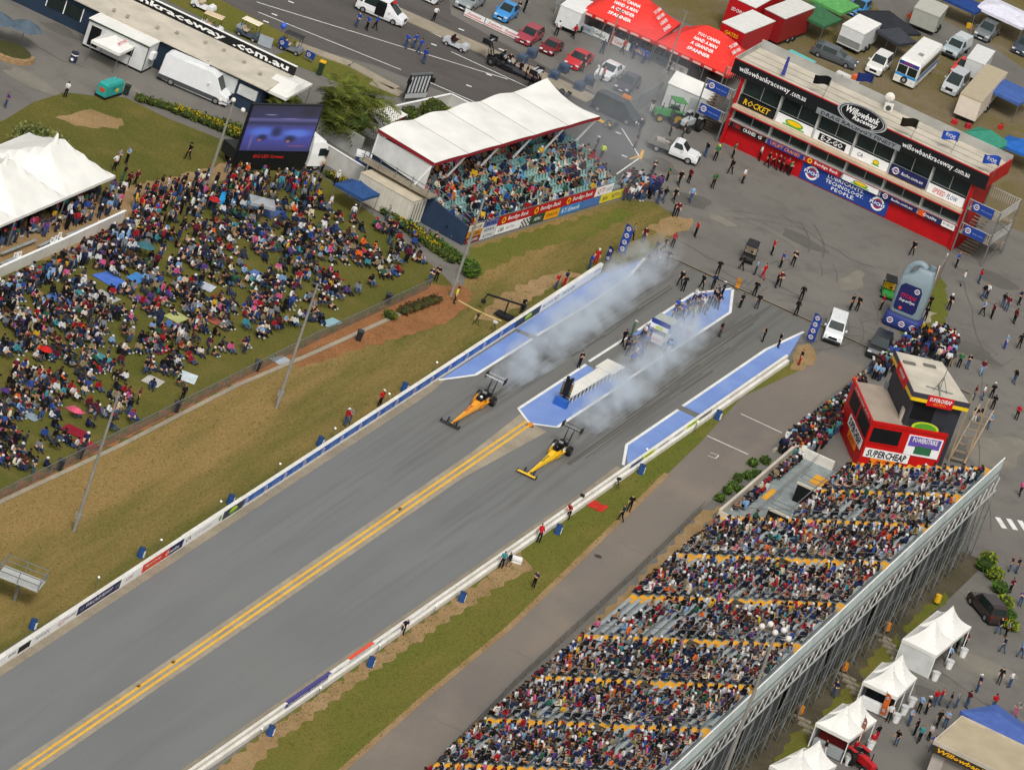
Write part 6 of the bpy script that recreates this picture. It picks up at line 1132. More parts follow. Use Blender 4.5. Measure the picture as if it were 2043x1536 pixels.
cart('white golf cart at the top edge on the grass strip', (404, 20), 0, '#e6e7e6', '#e9e6dc', roofon=False); cart('white golf cart with a tan roof behind the web address sign', (418, 64), R(8), '#e2e3e4', '#d9c3a0'); cart('dark golf cart with a cream roof beside a pale board', (494, 76), 0, '#4b535e', '#ece2c6', box='#9aa2a8'); cart('grey utility cart with black roof by the small blue boards', (578, 103), R(5), '#7a7d84', '#2d2b2a', box='#3a4c72'); cart('black utility cart with crew standing on the apron', (1491, 519), R(-80), '#1e2022', '#232527', cat='golf cart', box='#2a2b2d'); cart('silver two seat scooter cart carrying two riders in red and black', (908, 96), 0, '#b9bcbf', '#333', roofon=False, seat='#3b2325', L=2.6); cart('green utility buggy with yellow seat behind the inflatable bottle', (1768, 590), R(-70), '#2f8a3a', '#1d1f1c', seat='#e4b92a', box='#2b2d2c')
# start line cart with roof boards
t = thing('starter_cart', 'white roofed starter cart with sponsor boards among the crew on the island', 'cart', G(1311, 683), face((1340, 664), (1306, 690))); m = MB(); m.bx(-1.2, 1.2, -.8, .8, .3, .85); m.build('body', WHT, t); m = MB(); m.bx(.5, 1.45, -.75, .75, .45, 1.05); o = m.build('bonnet', C('#d8d6d2'), t); mm = MB(); put_text(mm, 'RACE', (1.46, 0, .75), (0, 1, 0), EZ, .22, 1.0); mm.build('lettering', RED, o); m = MB(); m.bx(-1.4, .9, -.95, .95, 2.2, 2.32); m.build('roof', C('#a9b0a6'), t)
for x in (-1.2, .75):
    for s in (-1, 1): m = MB(); m.cyl((x, s*.82, .8), (x, s*.82, 2.2), .04, .04, 6); m.build('roof_post', WHT, t)
m = MB(); m.bx(.9, .96, -.95, .95, 2.05, 2.5); o = m.build('roof_board', C('#2f3f8e', 'print'), t); m = MB(); m.bx(.98, 1.04, -.9, .9, 1.6, 2.02); o = m.build('sponsor_board', WHT, t); m = MB(); disc(m, (1.045, 0, 1.8), (0, 1, 0), EZ, .4, 0, 0, 360, 16, 0, 0, .4); m.build('emblem', LIME, o); m = MB(); m.bx(.72, .76, -.75, .75, 1.0, 1.55); m.build('windscreen', mk('clear_glass', '#9fb0b4', .1, .1, 1, alpha=.5), t)
for x in (-.8, .9):
    for s in (-1, 1): wheel(t, (x, s*.78, .3), .3, .22, n=10)
# tractors
def tractor(label, px, rz, col, hub, cab=True):
    t = thing('tractor', label, 'tractor', G(*px), rz); m = MB(); m.loft([[(x, -w_, .7), (x, w_, .7), (x, w_, z), (x, -w_, z)] for x, w_, z in ((-.2, .35, 1.3), (.3, .35, 1.35), (1.6, .3, 1.25), (1.7, .25, 1.1))]); m.build('bonnet', C(col), t); m = MB(); m.bx(-1.0, -.1, -.35, .35, .6, 1.0); m.build('chassis', M_DARK, t); m = MB(); m.bx(-.8, -.35, -.25, .25, 1.0, 1.2); m.bx(-.85, -.75, -.25, .25, 1.2, 1.6); m.build('seat', C('#2c2c2c', 'cloth'), t)
    for s in (-1, 1): wheel(t, (-.65, s*.75, .75), .75, .4, n=16, rimcol=hub); wheel(t, (1.2, s*.6, .45), .45, .26, n=14, rimcol=hub); m = MB(); m.bx(-1.2, -.1, s*.75-.22, s*.75+.22, 1.5, 1.56); m.build('mudguard', C(col), t)
    if cab:
        m = MB(); m.bx(-1.2, .2, -.75, .75, 2.45, 2.55); m.build('canopy', C(col), t)
        for x in (-1.0, .1):
            for s in (-1, 1): m = MB(); m.cyl((x, s*.6, 1.0), (x, s*.65, 2.45), .04, .04, 6); m.build('canopy_post', M_DARK, t)
    m = MB(); m.cyl((1.0, .15, 1.3), (1.0, .15, 2.0), .05, .05, 6); m.build('exhaust', M_DARK, t)
tractor('green tractor with canopy and yellow wheel hubs by the white shed', (1331, 243), R(-140), '#3f8a44', '#e6b92a'); tractor('red tractor beside the lowest white marquee', (1712, 1532), R(-30), '#b91c22', '#d8d4cc', False); tractor('small pale loader tractor next to the tower stairs', (1374, 258), R(-100), '#aeb3b3', '#6d6d6a', False)
# ---------------------------------------------------------------- red tents and the pits
M_RTENT = mk('red_tent', '#e5382f', .7, .06, .5)
SLO = (('YOU CANNA', .30), ('HAND A MAN', .10), ('A GRANDER', -.10), ('SPANNER', -.32))
rp = [G(1160, 19, 2.5), G(1309, 84, 2.5), G(1455, 152, 2.5)]
for k in range(2):
    a, b = rp[k], rp[k+1]; L_ = math.hypot(b[0]-a[0], b[1]-a[1]); an = math.atan2(b[1]-a[1], b[0]-a[0]); D2 = 8.2; c = ((a[0]+b[0])/2-math.sin(an)*D2/2, (a[1]+b[1])/2+math.cos(an)*D2/2)
    t = tent('team_tent', ('big red slogan tent nearer the show cars', 'big red slogan tent next to the tower stairs')[k], 'tent', c, an, L_-.06, D2, 2.5, 5.0, M_RTENT, 'big red slogan tents', True, .12, L_*.3, valance=C('#c92a25', 'cloth'), vh=.35)
    def slab(u, v, kx=L_, ky=D2): return None
    nz = Vector((0, -(5.0-2.5), D2/2)).normalized(); upv = Vector((0, D2/2, 2.5)).normalized()
    mm = MB()
    for s, o_ in SLO: put_text(mm, s, Vector((-.4+k*.5, -D2*.27+o_*1.9*upv.y*1.9, 3.62+o_*1.9*upv.z*1.9)) , EX, upv, .46, 2.6, 0, 0, .025, .12)
    mm.build('slogan', WHT, t)
    mm = MB(); ux_ = Vector((-(L_/2-L_*.15), 0, 2.5)).normalized()
    for s, o_ in SLO: put_text(mm, s, Vector((L_*.36, 0, 3.45))-ux_*(o_*-3.2), (0, 1, 0), ux_, .4, 2.2, 0, 0, .025, .12)
    mm.build('slogan', WHT, t)
    for q in range(6): m = MB(); m.bx(-L_/2+.4+q*(L_-.6)/6, -L_/2+1.3+q*(L_-.6)/6, -D2/2-.03, -D2/2-.015, 2.2, 2.42); m.build('valance_print', C('#e9b9ae', 'print'), t)
    for q in (-.17, .17): m = MB(); m.cyl((L_*q, -D2/2+.06, 0), (L_*q, -D2/2+.06, 2.5), .04, .04, 6); m.build('leg', M_STEEL, t)
    m = MB(); m.bx(-L_/2+.3, L_/2-.3, D2/2-1.2, D2/2-1.1, .05, 2.3); m.build('back_sheet', C('#8a3230', 'cloth'), t)
bo = [((1137, 54), '#b6bdc2', 'EDGE', 'red lettered'), ((1163, 66), '#9da6ad', 'BURSON', 'dark lettered'), ((1193, 78), '#dcdedd', 'Gates', 'oval marked white'), ((1235, 96), '#dfe1df', 'Castrol', 'white'), ((1277, 114), '#32539a', 'VALVE', 'blue'), ((1318, 131), '#4c5458', 'MOTUL', 'dark grey'), ((1350, 146), '#c5c0ba', 'FLUID', 'chequered')]
for (px, c, w, l) in bo:
    t = thing('advert_board', '%s low advert board in front of the red tents' % l, 'board', G(*px), R(-1), 'advert boards before the red tents'); m = MB(); m.bx(-1.05, 1.05, -.03, .03, .1, .95); o = m.build('panel', C(c, 'print'), t); mm = MB(); put_text(mm, w, (0, -.04, .52), EX, EZ, .42, 1.4, 0, .2); mm.build('lettering', RED if w in ('EDGE', 'Castrol') else (YEL if w == 'VALVE' else BLK), o)
    for s in (-1, 1): m = MB(); m.bar((s*.8, 0, 0), (s*.8, .25, .8), .05); m.build('foot', M_STEEL, t)
for i, px in enumerate(((944, 42), (985, 61), (1018, 76))):
    t = thing('advert_board', 'white striped banner with red script by the kerb, %s from the top' % ('first', 'second', 'third')[i], 'board', G(*px), R(-3), 'striped banners at the kerb'); m = MB(); m.bx(-1.15, 1.15, -.03, .03, .1, .85); o = m.build('panel', WHT, t); mm = MB(); put_text(mm, 'Summit', (0, -.04, .55), EX, EZ, .3, 1.6, 0, .3); mm.build('lettering', RED, o); m = MB(); m.bx(-1.1, 1.1, -.038, -.032, .2, .28); m.build('stripe', RED, o)
for i, px in enumerate(((1039, 126), (1059, 114), (1103, 158), (1123, 144), (1153, 181), (1174, 168))):
    t = thing('barrier_block', 'slate blue block on the kerb, %s from the striped banners' % ('first', 'second', 'third', 'fourth', 'fifth', 'sixth')[i], 'block', G(*px), R(-5+7*(i % 3)), 'slate blue blocks on the kerb'); m = MB(); m.loft([[(-w, -w*.8, z), (w, -w*.8, z), (w, w*.8, z), (-w, w*.8, z)] for z, w in ((.12, .5), (.85, .47), (.92, .42))]); m.build('block', C('#47566b', 'plastic'), t); m = MB(); m.bx(-.3, .3, -.41, -.38, .3, .6); m.build('recess', C('#36435a', 'plastic'), t)
def pit_tent(label, px, rz, sx, sy, ze, zp, col, hip=0, sag=.25): return tent('pit_tent', label, 'tent', G(*px, ze), rz, sx, sy, ze, zp, C(col, 'cloth'), 'pit tents', True, sag, hip)
pit_tent('dark green pit tent behind the transporters', (1625, 28), R(-5), 4.6, 4.4, 2.3, 3.5, '#3f6b4a'); pit_tent('lighter green pit tent at the top edge', (1660, 2), R(-5), 4.6, 4.6, 2.3, 3.3, '#5fa05c'); pit_tent('wide black pit tent in the middle of the pits', (1775, 45), R(-28), 5.4, 4.6, 2.3, 3.4, '#33353a'); pit_tent('smaller charcoal pit tent beside the silver fronted trailer', (1788, 72), R(-20), 3.4, 3.2, 2.2, 3.2, '#43454b'); pit_tent('dark blue pit tent at the top edge', (1918, 2), R(0), 4.8, 3.4, 2.3, 3.0, '#2c4580'); pit_tent('wide white pit awning in the top corner', (2010, 25), R(-2), 5.8, 5.2, 2.4, 3.0, '#dcdae6', 2, .1); pit_tent('mid blue sloping awning beside the tan trailer', (2013, 180), R(-3), 4.6, 5.0, 2.3, 2.5, '#4a66a4', 2, .1); pit_tent('sea green pit tent behind the tower roof end', (1972, 275), R(-10), 4.0, 3.4, 2.2, 3.1, '#3f8a72')
pit_tent('bright blue pit tent in the corner past the tower', (2035, 292), R(5), 3.6, 3.6, 2.1, 3.0, '#2f66b4')
t = thing('esky_box', 'turquoise long crate behind the tower parapet', 'crate', G(1595, 128), R(-5)); m = MB(); m.bx(-1.5, 1.5, -.4, .4, 0, .8); m.build('crate', C('#2f9c98'), t); m = MB(); m.bx(-1.52, 1.52, -.42, .42, .8, .9); m.build('lid', C('#62c0ba'), t)
t = thing('barrow', 'white and orange ramp cart beside the grey estate car', 'cart', G(1690, 162), R(0)); m = MB(); m.bx(-1.3, 1.3, -.4, .4, .4, .6); m.build('bed', C('#d9d9d4'), t); m = MB(); m.bx(.4, 1.2, -.45, .4, .6, 1.0); m.build('crate', C('#d9622a'), t)
for s in (-1, 1): wheel(t, (-.6, s*.45, .25), .25, .12, n=10)
for i, (px, c) in enumerate((((1903, 248), '#b8242a'), ((1930, 256), '#a81f2a'), ((1995, 258), '#b92a24'), ((1868, 40), '#c0392b'), ((1815, 38), '#c84a20'), ((1932, 56), '#e6b01e'))):
    t = thing('fuel_can', ('red jerry can nearest the tan trailer', 'red jerry can in the middle under the tan trailer', 'red trolley jack below the blue awning', 'red jerry can by the grey trailer', 'orange can by the grey trailer wheel', 'yellow can near the grey off road ute')[i], 'can', G(*px), i*.7, 'loose pit gear'); m = MB(); m.loft([[(-.3, -.18, z), (.3, -.18, z), (.3, .18, z), (-.3, .18, z)] for z in (0, .5)]+[[(-.2, -.1, .58), (.2, -.1, .58), (.2, .1, .58), (-.2, .1, .58)]]); m.build('can', C(c, 'plastic'), t); m = MB(); m.tube([(-.15, 0, .58), (-.1, 0, .68), (.1, 0, .68), (.15, 0, .58)], .03); m.build('handle', M_DARK, t)
# shed and fences by the tower
c, rz, lx, ly = quad_fit(((1338.5, 168), (1420, 203), (1436, 180)), 2.5); t = thing('white_shed', 'white gabled shed between the green tractor and the tower', 'shed', c, rz); m = MB(); m.bx(-lx/2, lx/2, -ly/2, ly/2, 0, 2.5); m.build('wall', M_CANV2, t); m = MB(); m.extr([(-ly/2-.1, 2.5), (ly/2+.1, 2.5), (0, 3.3)], 'x', -lx/2-.1, lx/2+.1); m.build('roof', M_CANV, t); m = MB(); m.bx(.3, 1.3, -ly/2-.03, -ly/2, .05, 2.1); m.build('door', C('#b4b8b5'), t)
f = long_wall('ribbed grey sheet fence beside the plum hatchback', [(1258, 203, 1.9), (1325, 162, 1.9)], 1.9, .05, mk('sheet_fence', '#8f938f', .6, .12, 1, .2), 'sheet_fence', 0, False, 'fence')
t = thing('beacon_box', 'orange light box on the grey sheet fence', 'beacon', (*G(1250, 197, 1.7), 0), 0); m = MB(); m.cyl((0, 0, 0), (0, 0, 1.7), .05, .05, 6); m.build('post', M_STEEL, t); m = MB(); m.bx(-.45, .45, -.15, .15, 1.7, 2.05); m.build('beacon', C('#e88a1f', 'plastic'), t)
# ---------------------------------------------------------------- inflatable oil bottle
t = thing('inflatable_bottle', 'tall grey inflatable oil bottle with navy label and blue base beside the apron', 'inflatable', G(1797, 652), R(8)); M_INF = mk('inflatable_grey', '#84949a', .45, .06, .8); M_INB = mk('inflatable_blue', '#2a3878', .5, .06, .8)
def rr(x0, x1, y0, y1, z, r=.45, n=4):
    out = []
    for cx, cy, a0 in ((x1-r, y1-r, 0), (x0+r, y1-r, 90), (x0+r, y0+r, 180), (x1-r, y0+r, 270)):
        for i in range(n+1): a = R(a0+90*i/n); out.append((cx+r*math.cos(a), cy+r*math.sin(a), z))
    return out
m = MB(); m.loft([rr(-1.75, 1.75, -1.15, 1.15, 0), rr(-1.85, 1.85, -1.25, 1.25, .4), rr(-1.8, 1.8, -1.2, 1.2, 1.2), rr(-1.65, 1.65, -1.05, 1.05, 1.45)]); m.build('base', M_INB, t, True)
m = MB(); m.loft([rr(-1.5, 1.5, -.95, .95, 1.4), rr(-1.62, 1.62, -1.0, 1.0, 1.7), rr(-1.62, 1.62, -1.0, 1.0, 4.9), rr(-1.5, 1.55, -.95, .95, 5.3), rr(-.6, 1.5, -.85, .85, 5.75), rr(-.35, 1.4, -.7, .7, 6.2, .4), rr(-.2, 1.3, -.55, .55, 6.5, .35)]); bd = m.build('body', M_INF, t, True)
m = MB(); m.sweep([(-1.3, 0, 5.0), (-1.2, 0, 5.8), (-.75, 0, 6.5), (-.1, 0, 6.75), (.4, 0, 6.45)], [.36, .33, .32, .33, .36], 12); m.build('handle', M_INF, t, True)
m = MB(); m.cyl((.95, 0, 6.35), (1.0, 0, 6.95), .36, .33, 14); m.build('cap', C('#6f7f86', 'plastic'), t)
m = MB(); m.add([(x, -1.03, z) for x, z in [(-1.15, 1.9), (.75, 1.9), (.95, 2.3), (.95, 4.3), (.7, 4.75), (-.9, 4.75), (-1.25, 4.4), (-1.3, 2.2)]], [tuple(range(8))]); lb_ = m.build('label', NAVY, t); mm = MB(); put_text(mm, 'TITAN', (-.2, -1.045, 3.5), EX, EZ, .42, 1.6, 0, .2); mm.build('lettering', RED, lb_); mm = MB(); put_text(mm, 'SuperSyn', (-.2, -1.045, 3.0), EX, EZ, .36, 1.6, 0, .2); mm.build('lettering', WHT, lb_); roundel(lb_, (.45, -1.045, 4.3), EX, EZ, .26); m = MB(); disc(m, (-.6, -1.045, 2.2), EX, EZ, .16); m.build('emblem', C('#e2503a', 'print'), lb_)
for x in (-1.1, .1, 1.2): roundel(t, (x, -1.27, .75), EX, EZ, .3)
# signs and flags by the bottle
t = thing('event_banner', 'leaning printed banner frame beside the tower stair foot', 'banner', G(1870, 560), face((1862, 575), (1900, 515))); m = MB(); m.bx(-2.2, 2.2, -.04, .04, .2, 2.2); m.build('panel', mk('banner_print', '#6f7a72', .7, .5, 1.4, col2='#a07a70'), t)
for x in (-2.1, 2.1): m = MB(); m.bar((x, 0, 0), (x, .1, 2.3), .08); m.build('post', WHT, t)
def feather(label, px, h, w, col=BLU, lean=.25, n=4, rz=0.0):
    t = thing('feather_flag', label, 'flag', G(*px), rz, 'feather flags'); m = MB(); m.cyl((0, 0, 0), (0, 0, h+.2), .03, .02, 6); m.build('pole', M_STEEL, t); m = MB(); m.grid(lambda u, v: (.02+w*u*(1 if v > .12 else .4+5*v), .05*math.sin(v*8), .35+(h-.35)*(1-v)), 3, 10); c = m.build('cloth', col, t)
    for k in range(n): roundel(c, (w*.5, -.07, .8+(h-1.2)*k/(n-1)), EX, EZ, w*.26)
feather('tall blue feather flag on the grass by the covered stand boards', (1229, 507), 3.3, .85); feather('small dark blue feather flag behind the wall end', (1203, 527), 2.0, .55, NAVY, n=2); feather('tall blue feather flag at the far end of the painted pad', (1605, 683), 3.2, .85)
# ---------------------------------------------------------------- poles
def pole(label, px, h, lamps=0, r=.16, cross=False, loc=None, name='light_pole'):
    t = thing(name, label, 'pole', loc or G(*px), 0, 'tall light poles'); m = MB(); m.cyl((0, 0, 0), (0, 0, h), r, r*.6, 10); m.build('mast', mk('pole_grey', '#8f8c84', .7, .1, 1.5), t)
    if lamps:
        m = MB(); m.bar((-1.2, 0, h-.3), (1.2, 0, h-.3), .1); m.build('cross_arm', M_STEEL, t)
        for k in range(lamps): x = -1.2+2.4*k/max(1, lamps-1); m = MB(); m.ell((x, -.25, h-.1+.5*(k % 2)), (.24, .24, .24) if h < 10 else (.27, .27, .27), 10, 6); m.build('lamp', M_WALL, t, True)
    else: m = MB(); m.bx(-.25, .25, -.12, .12, 1.2, 1.7); m.build('junction_box', C('#b7b9bb', 'metal'), t); m = MB(); m.bar((-.4, 0, h-.1), (.4, 0, h-.1), .08); m.build('cross_arm', M_STEEL, t)
    return t
pole('wooden pole at the flower bed end of the picnic lawn', (899, 592), 10.7); pole('pole on the verge behind the blue sponsor boards', (551, 814), 12.4); pole('pole on the verge above the white wall boards', (147, 1060), 13.2); pole('floodlight pole with white lamps beside the big screen', (409, 378), 9.0, 3)
h_ = 14.0
for _ in range(40):
    x, y = G(1548, 1262, h_); tt = x-25.9-SK*(y+45); h_ += (20.6-tt)*(.9 if True else 0)
pole('tall floodlight pole with round white lamps behind the grandstand', None, h_+.2, 5, .2, loc=(x, y))
for i, (b, h) in enumerate((((1183, 180), 9), ((1318, 172), 8.5), ((1106, 30), 7))):
    pole(('thin pole in front of the white coupe and red tents', 'thin pole by the grey sheet fence', 'thin pole beside the top edge trailer')[i], b, h, 0, .09)
# ---------------------------------------------------------------- lawn fence and camera jib
fe = thing('lawn_fence', 'steel rail fence between the picnic lawn and the kerb', 'fence', (0, 0, 0)); fp = [G(px, py, 1.05) for px, py in ((-60, 1007), (0, 978), (210, 874), (420, 770), (640, 660), (862, 557))]
for a, b in zip(fp[:-1], fp[1:]):
    L_ = math.hypot(b[0]-a[0], b[1]-a[1]); n = max(1, round(L_/3.0))
    for k in range(n): q = lerp(a, b, k/n); m = MB(); m.cyl((*q, 0), (*q, 1.08), .035, .035, 6); m.build('post', M_STEEL, fe)
    m = MB(); m.bar((*a, 1.05), (*b, 1.05), .06); m.build('top_rail', M_STEEL, fe); m = MB(); m.prism(line_poly(a, b, .01), .05, 1.0); m.build('wire_mesh', M_WIRE, fe)
t = thing('camera_jib', 'black camera jib on a dolly on the verge behind the wall', 'camera crane', G(1004, 634), R(0)); m = MB(); m.bx(-.8, .8, -.6, .6, .15, .35); m.build('dolly', M_DARK, t)
for a in (-.7, .7):
    for b in (-.5, .5): wheel(t, (a, b, .16), .16, .1, n=8)
m = MB(); m.cyl((0, 0, .3), (0, 0, 1.6), .09, .07, 8); m.build('column', M_DARK, t); m = MB(); m.bar((-2.0, -.6, 1.7), (1.3, .5, 1.75), .16); m.bar((-2.0, -.6, 1.7), (-2.1, -.7, 1.1), .1); m.build('arm', M_DARK, t); m = MB(); m.obx((-2.1, -.7, .95), (.4, .3, .35)); m.build('camera', C('#222225', 'plastic'), t); m = MB(); m.bx(1.2, 1.6, .3, .7, 1.4, 1.9); m.build('counterweight', C('#232326', 'metal'), t)
t = thing('long_hose', 'pale hose lying across the verge by the jib', 'hose', (0, 0, 0)); m = MB(); m.tube([(*G(*p), .06) for p in ((914, 601), (945, 618), (975, 632), (1000, 642))], .09, 6); m.build('hose', C('#bfa56a', 'plastic'), t)
t = thing('camera_platform', 'steel camera platform with railings on a post at the left edge', 'platform', G(28, 1198), R(10)); m = MB(); m.cyl((0, 0, 0), (0, 0, 2.0), .16, .16, 10); m.build('post', M_STEEL, t); m = MB(); m.bx(-1.8, 1.8, -1.2, 1.2, 2.0, 2.12); m.build('deck', M_LGREY, t)
for z in (2.6, 3.1):
    for p, q in (((-1.8, -1.2), (1.8, -1.2)), ((1.8, -1.2), (1.8, 1.2)), ((1.8, 1.2), (-1.8, 1.2)), ((-1.8, 1.2), (-1.8, -1.2))): m = MB(); m.bar((*p, z), (*q, z), .06); m.build('rail', M_STEEL, t)
for p in ((-1.8, -1.2), (0, -1.2), (1.8, -1.2), (1.8, 1.2), (0, 1.2), (-1.8, 1.2)): m = MB(); m.bar((*p, 2.1), (*p, 3.1), .06); m.build('rail_post', M_STEEL, t)
for i, px in enumerate(((771, 606), (714, 680), (349, 822), (510, 740), (117, 938), (156, 915))): bin_(*px, ('dark bin by the fence below the picnic crowd', 'dark bin on the verge beside the red bank', 'dark bin by the fence near the lone walker', 'dark bin by the fence post in the middle', 'dark bin at the fence nearest the picture edge', 'dark bin with a board by the fence near the red blanket')[i], '#26282c', '#34363a', .4)
for i, px in enumerate(((1867, 1206), (1766, 1262), (1682, 1342), (1593, 1428))):
    t = thing('warning_marker', ('yellow disc marker behind the top white marquee', 'orange drum marker behind the first marquee gap', 'orange drum marker behind the second marquee gap', 'orange drum marker behind the third marquee gap')[i], 'marker', G(*px), 0, 'orange markers behind the grandstand'); m = MB(); m.cyl((0, 0, .3), (0, 0, 1.0), .3, .28, 10); m.build('drum', C('#e0861c' if i else '#e3b01c', 'plastic'), t); m = MB(); m.cyl((0, 0, 0), (0, 0, .3), .05, .05, 6); m.build('post', M_STEEL, t)
for i, (a, b) in enumerate((((1762, 1272), (1795, 1320)), ((1690, 1352), (1722, 1402)), ((1600, 1436), (1640, 1495)))):
    t = thing('stair_handrails', ('handrails of the steps by the first marquee gap', 'handrails of the steps by the second marquee gap', 'handrails of the steps by the third marquee gap')[i], 'handrail', (0, 0, 0)); A, B2 = G(*a), G(*b)
    for dx in (-.9, .9): m = MB(); m.tube([(A[0]+dx, A[1], 1.0), (B2[0]+dx, B2[1], .9)], .035); m.build('rail', M_STEEL, t); m = MB(); m.cyl((B2[0]+dx, B2[1], 0), (B2[0]+dx, B2[1], .9), .03, .03, 6); m.build('post', M_STEEL, t); m = MB(); m.cyl((A[0]+dx, A[1], 0), (A[0]+dx, A[1], 1.0), .03, .03, 6); m.build('post', M_STEEL, t)
    for k in range(5): q = lerp(A, B2, k/4); m = MB(); m.obx((q[0], q[1], .08), (1.7, .5, .16)); m.build('step', M_DCONC, t)
# ---------------------------------------------------------------- marquees and shop behind the grandstand
for i, (p, lab) in enumerate(((((1803, 1276), (1872, 1309), (1935.5, 1248.6)), 'long twin peaked white marquee with a closed end wall behind the grandstand'), (((1721, 1359), (1791, 1391), (1830.6, 1352)), 'twin peaked white marquee with open counter, second down behind the grandstand'), (((1632.5, 1443.7), (1701, 1478), (1745, 1434)), 'twin peaked white marquee with red goods, third down behind the grandstand'), (((1547, 1532), (1612, 1568), (1658.5, 1520.7)), 'twin peaked white marquee cut by the bottom edge'))):
    c, rz, lx, ly = quad_fit(p, 2.35); t = thing('marquee', lab, 'marquee', c, rz, 'marquees behind the grandstand')
    def cf(u, v, lx=lx, ly=ly):
        x, y = u*2-1, (v*2 % 1.0)*2-1 if v < 1 else 1.0; d = max(abs(x), abs(y)); k = 1-d; return ((u-.5)*lx, (v-.5)*ly, 2.35+1.9*(.45*k+.55*k**3)+.25*(1-abs(x))*(1 if 0 < v < 1 else 0)*.6)
    m = MB(); m.grid(cf, 12, 24); m.build('canopy', M_CANV, t)
    for s in (-1, 1):
        m = MB(); m.bx(-lx/2, lx/2, s*ly/2-.012, s*ly/2+.012, 2.05, 2.36); m.build('valance', M_CANV, t); m = MB(); m.bx(s*lx/2-.012, s*lx/2+.012, -ly/2+.013, ly/2-.013, 2.05, 2.36); m.build('valance', M_CANV, t)
        for b in (-1, 0, 1): m = MB(); m.cyl((s*(lx/2-.06), b*(ly/2-.06), 0), (s*(lx/2-.06), b*(ly/2-.06), 2.35), .05, .05, 6); m.build('leg', WHT, t)
    if i == 0: m = MB(); m.bx(-lx/2+.08, lx/2-.08, -ly/2+.02, -ly/2+.06, .03, 2.06); m.build('end_wall', M_CANV2, t)
    m = MB(); m.bx(-lx/2+.05, -lx/2+.09, -ly/2+.1, ly/2-.1, .03, 2.1); m.build('back_wall', M_CANV2, t)
    if i in (1, 2): m = MB(); m.bx(-lx/2+.3, lx/2-.3, -ly/2+.1, -ly/2+.7, .1, .95); m.build('counter', WHT if i == 1 else C('#9aa0a0'), t); m = MB(); m.bx(-lx/2+.4, lx/2-.5, -ly/2+.9, -ly/2+2, .1, 1.6); m.build('goods', C('#202226' if i == 1 else '#7a2a2a', 'cloth'), t)
    for k in range(3 if i < 3 else 0):
        mm = thing('water_tub', ('white tub at the corner of the %s marquee' % ('first second third'.split()[i]), 'white tub in the middle of the %s marquee side' % ('first second third'.split()[i]), 'white tub at the far corner of the %s marquee' % ('first second third'.split()[i]))[k], 'tub', (c[0]+math.cos(rz)*(lx/2+.45)-math.sin(rz)*(-ly/2+.4+k*ly*.4), c[1]+math.sin(rz)*(lx/2+.45)+math.cos(rz)*(-ly/2+.4+k*ly*.4), 0), 0, 'white tubs by the marquees'); q = MB(); q.cyl((0, 0, 0), (0, 0, .75), .28, .36, 12); q.build('tub', WHT, mm); q = MB(); q.cyl((0, 0, .75), (0, 0, .8), .38, .38, 12); q.build('rim', C('#c9cac8', 'plastic'), mm)
feather('small red and yellow feather flag leaning by the open counter marquee', (1752, 1430), 2.4, .5, C('#c9652c', 'cloth'), n=2); feather('thin rust coloured feather flag over the third marquee', (1700, 1500), 3.4, .35, C('#8c5a40', 'cloth'), n=2)
t = thing('air_dancer', 'red tube balloon beside the third marquee', 'balloon', G(1662, 1502), 0); m = MB(); m.cyl((0, 0, 0), (0, 0, 1.5), .2, .2, 10); m.ell((0, 0, 1.5), (.2, .2, .2), 10, 6); m.build('tube', C('#d0202a', 'plastic'), t); m = MB(); m.cyl((0, 0, 0), (0, 0, .15), .3, .3, 10); m.build('blower', M_DARK, t)
a, b, c_ = G(1863, 1478, 3.5), G(1984, 1536, 3.5), G(1913, 1426, 3.5); an = math.atan2(b[1]-a[1], b[0]-a[0]); t = thing('club_shop', 'low building with tan roof and yellow track name on its fascia', 'building', a, an); dp = abs(-(c_[0]-a[0])*math.sin(an)+(c_[1]-a[1])*math.cos(an)); LS = 14.0
m = MB(); m.bx(.25, LS, .3, dp-.2, 0, 3.2); m.build('wall', mk('shop_wall', '#b9b0a6', .8, .1, 1), t); m = MB(); m.bx(0, LS, 0, dp, 3.2, 3.45); m.build('roof', mk('shop_roof', '#b3a489', .8, .08, .5), t)
for (x0, x1, y0, y1) in ((0, LS, -.05, .1), (0, LS, dp-.1, dp+.05), (-.05, .1, .1, dp-.1)): m = MB(); m.bx(x0, x1, y0, y1, 3.2, 3.6); m.build('parapet', mk('shop_edge', '#c2b8a6', .7, .1, 1), t)
m = MB(); m.bx(.05, LS, -.14, -.05, 2.6, 3.25); o = m.build('fascia', C('#3a3326'), t); mm = MB(); put_text(mm, 'Willowbank Raceway', (4.7, -.155, 2.93), EX, EZ, .5, 8.2, 0, .25, .03); mm.build('lettering', C('#f0b01a', 'print'), o); m = MB(); m.bx(1.4, 4.6, .24, .3, .1, 2.3); m.build('roller_door', C('#8f867c'), t)
pit_tent('wide blue tarpaulin awning behind the tan roofed shop', (2010, 1452), R(-22), 7.0, 5.0, 2.6, 3.3, '#5068a8', 3, .1)
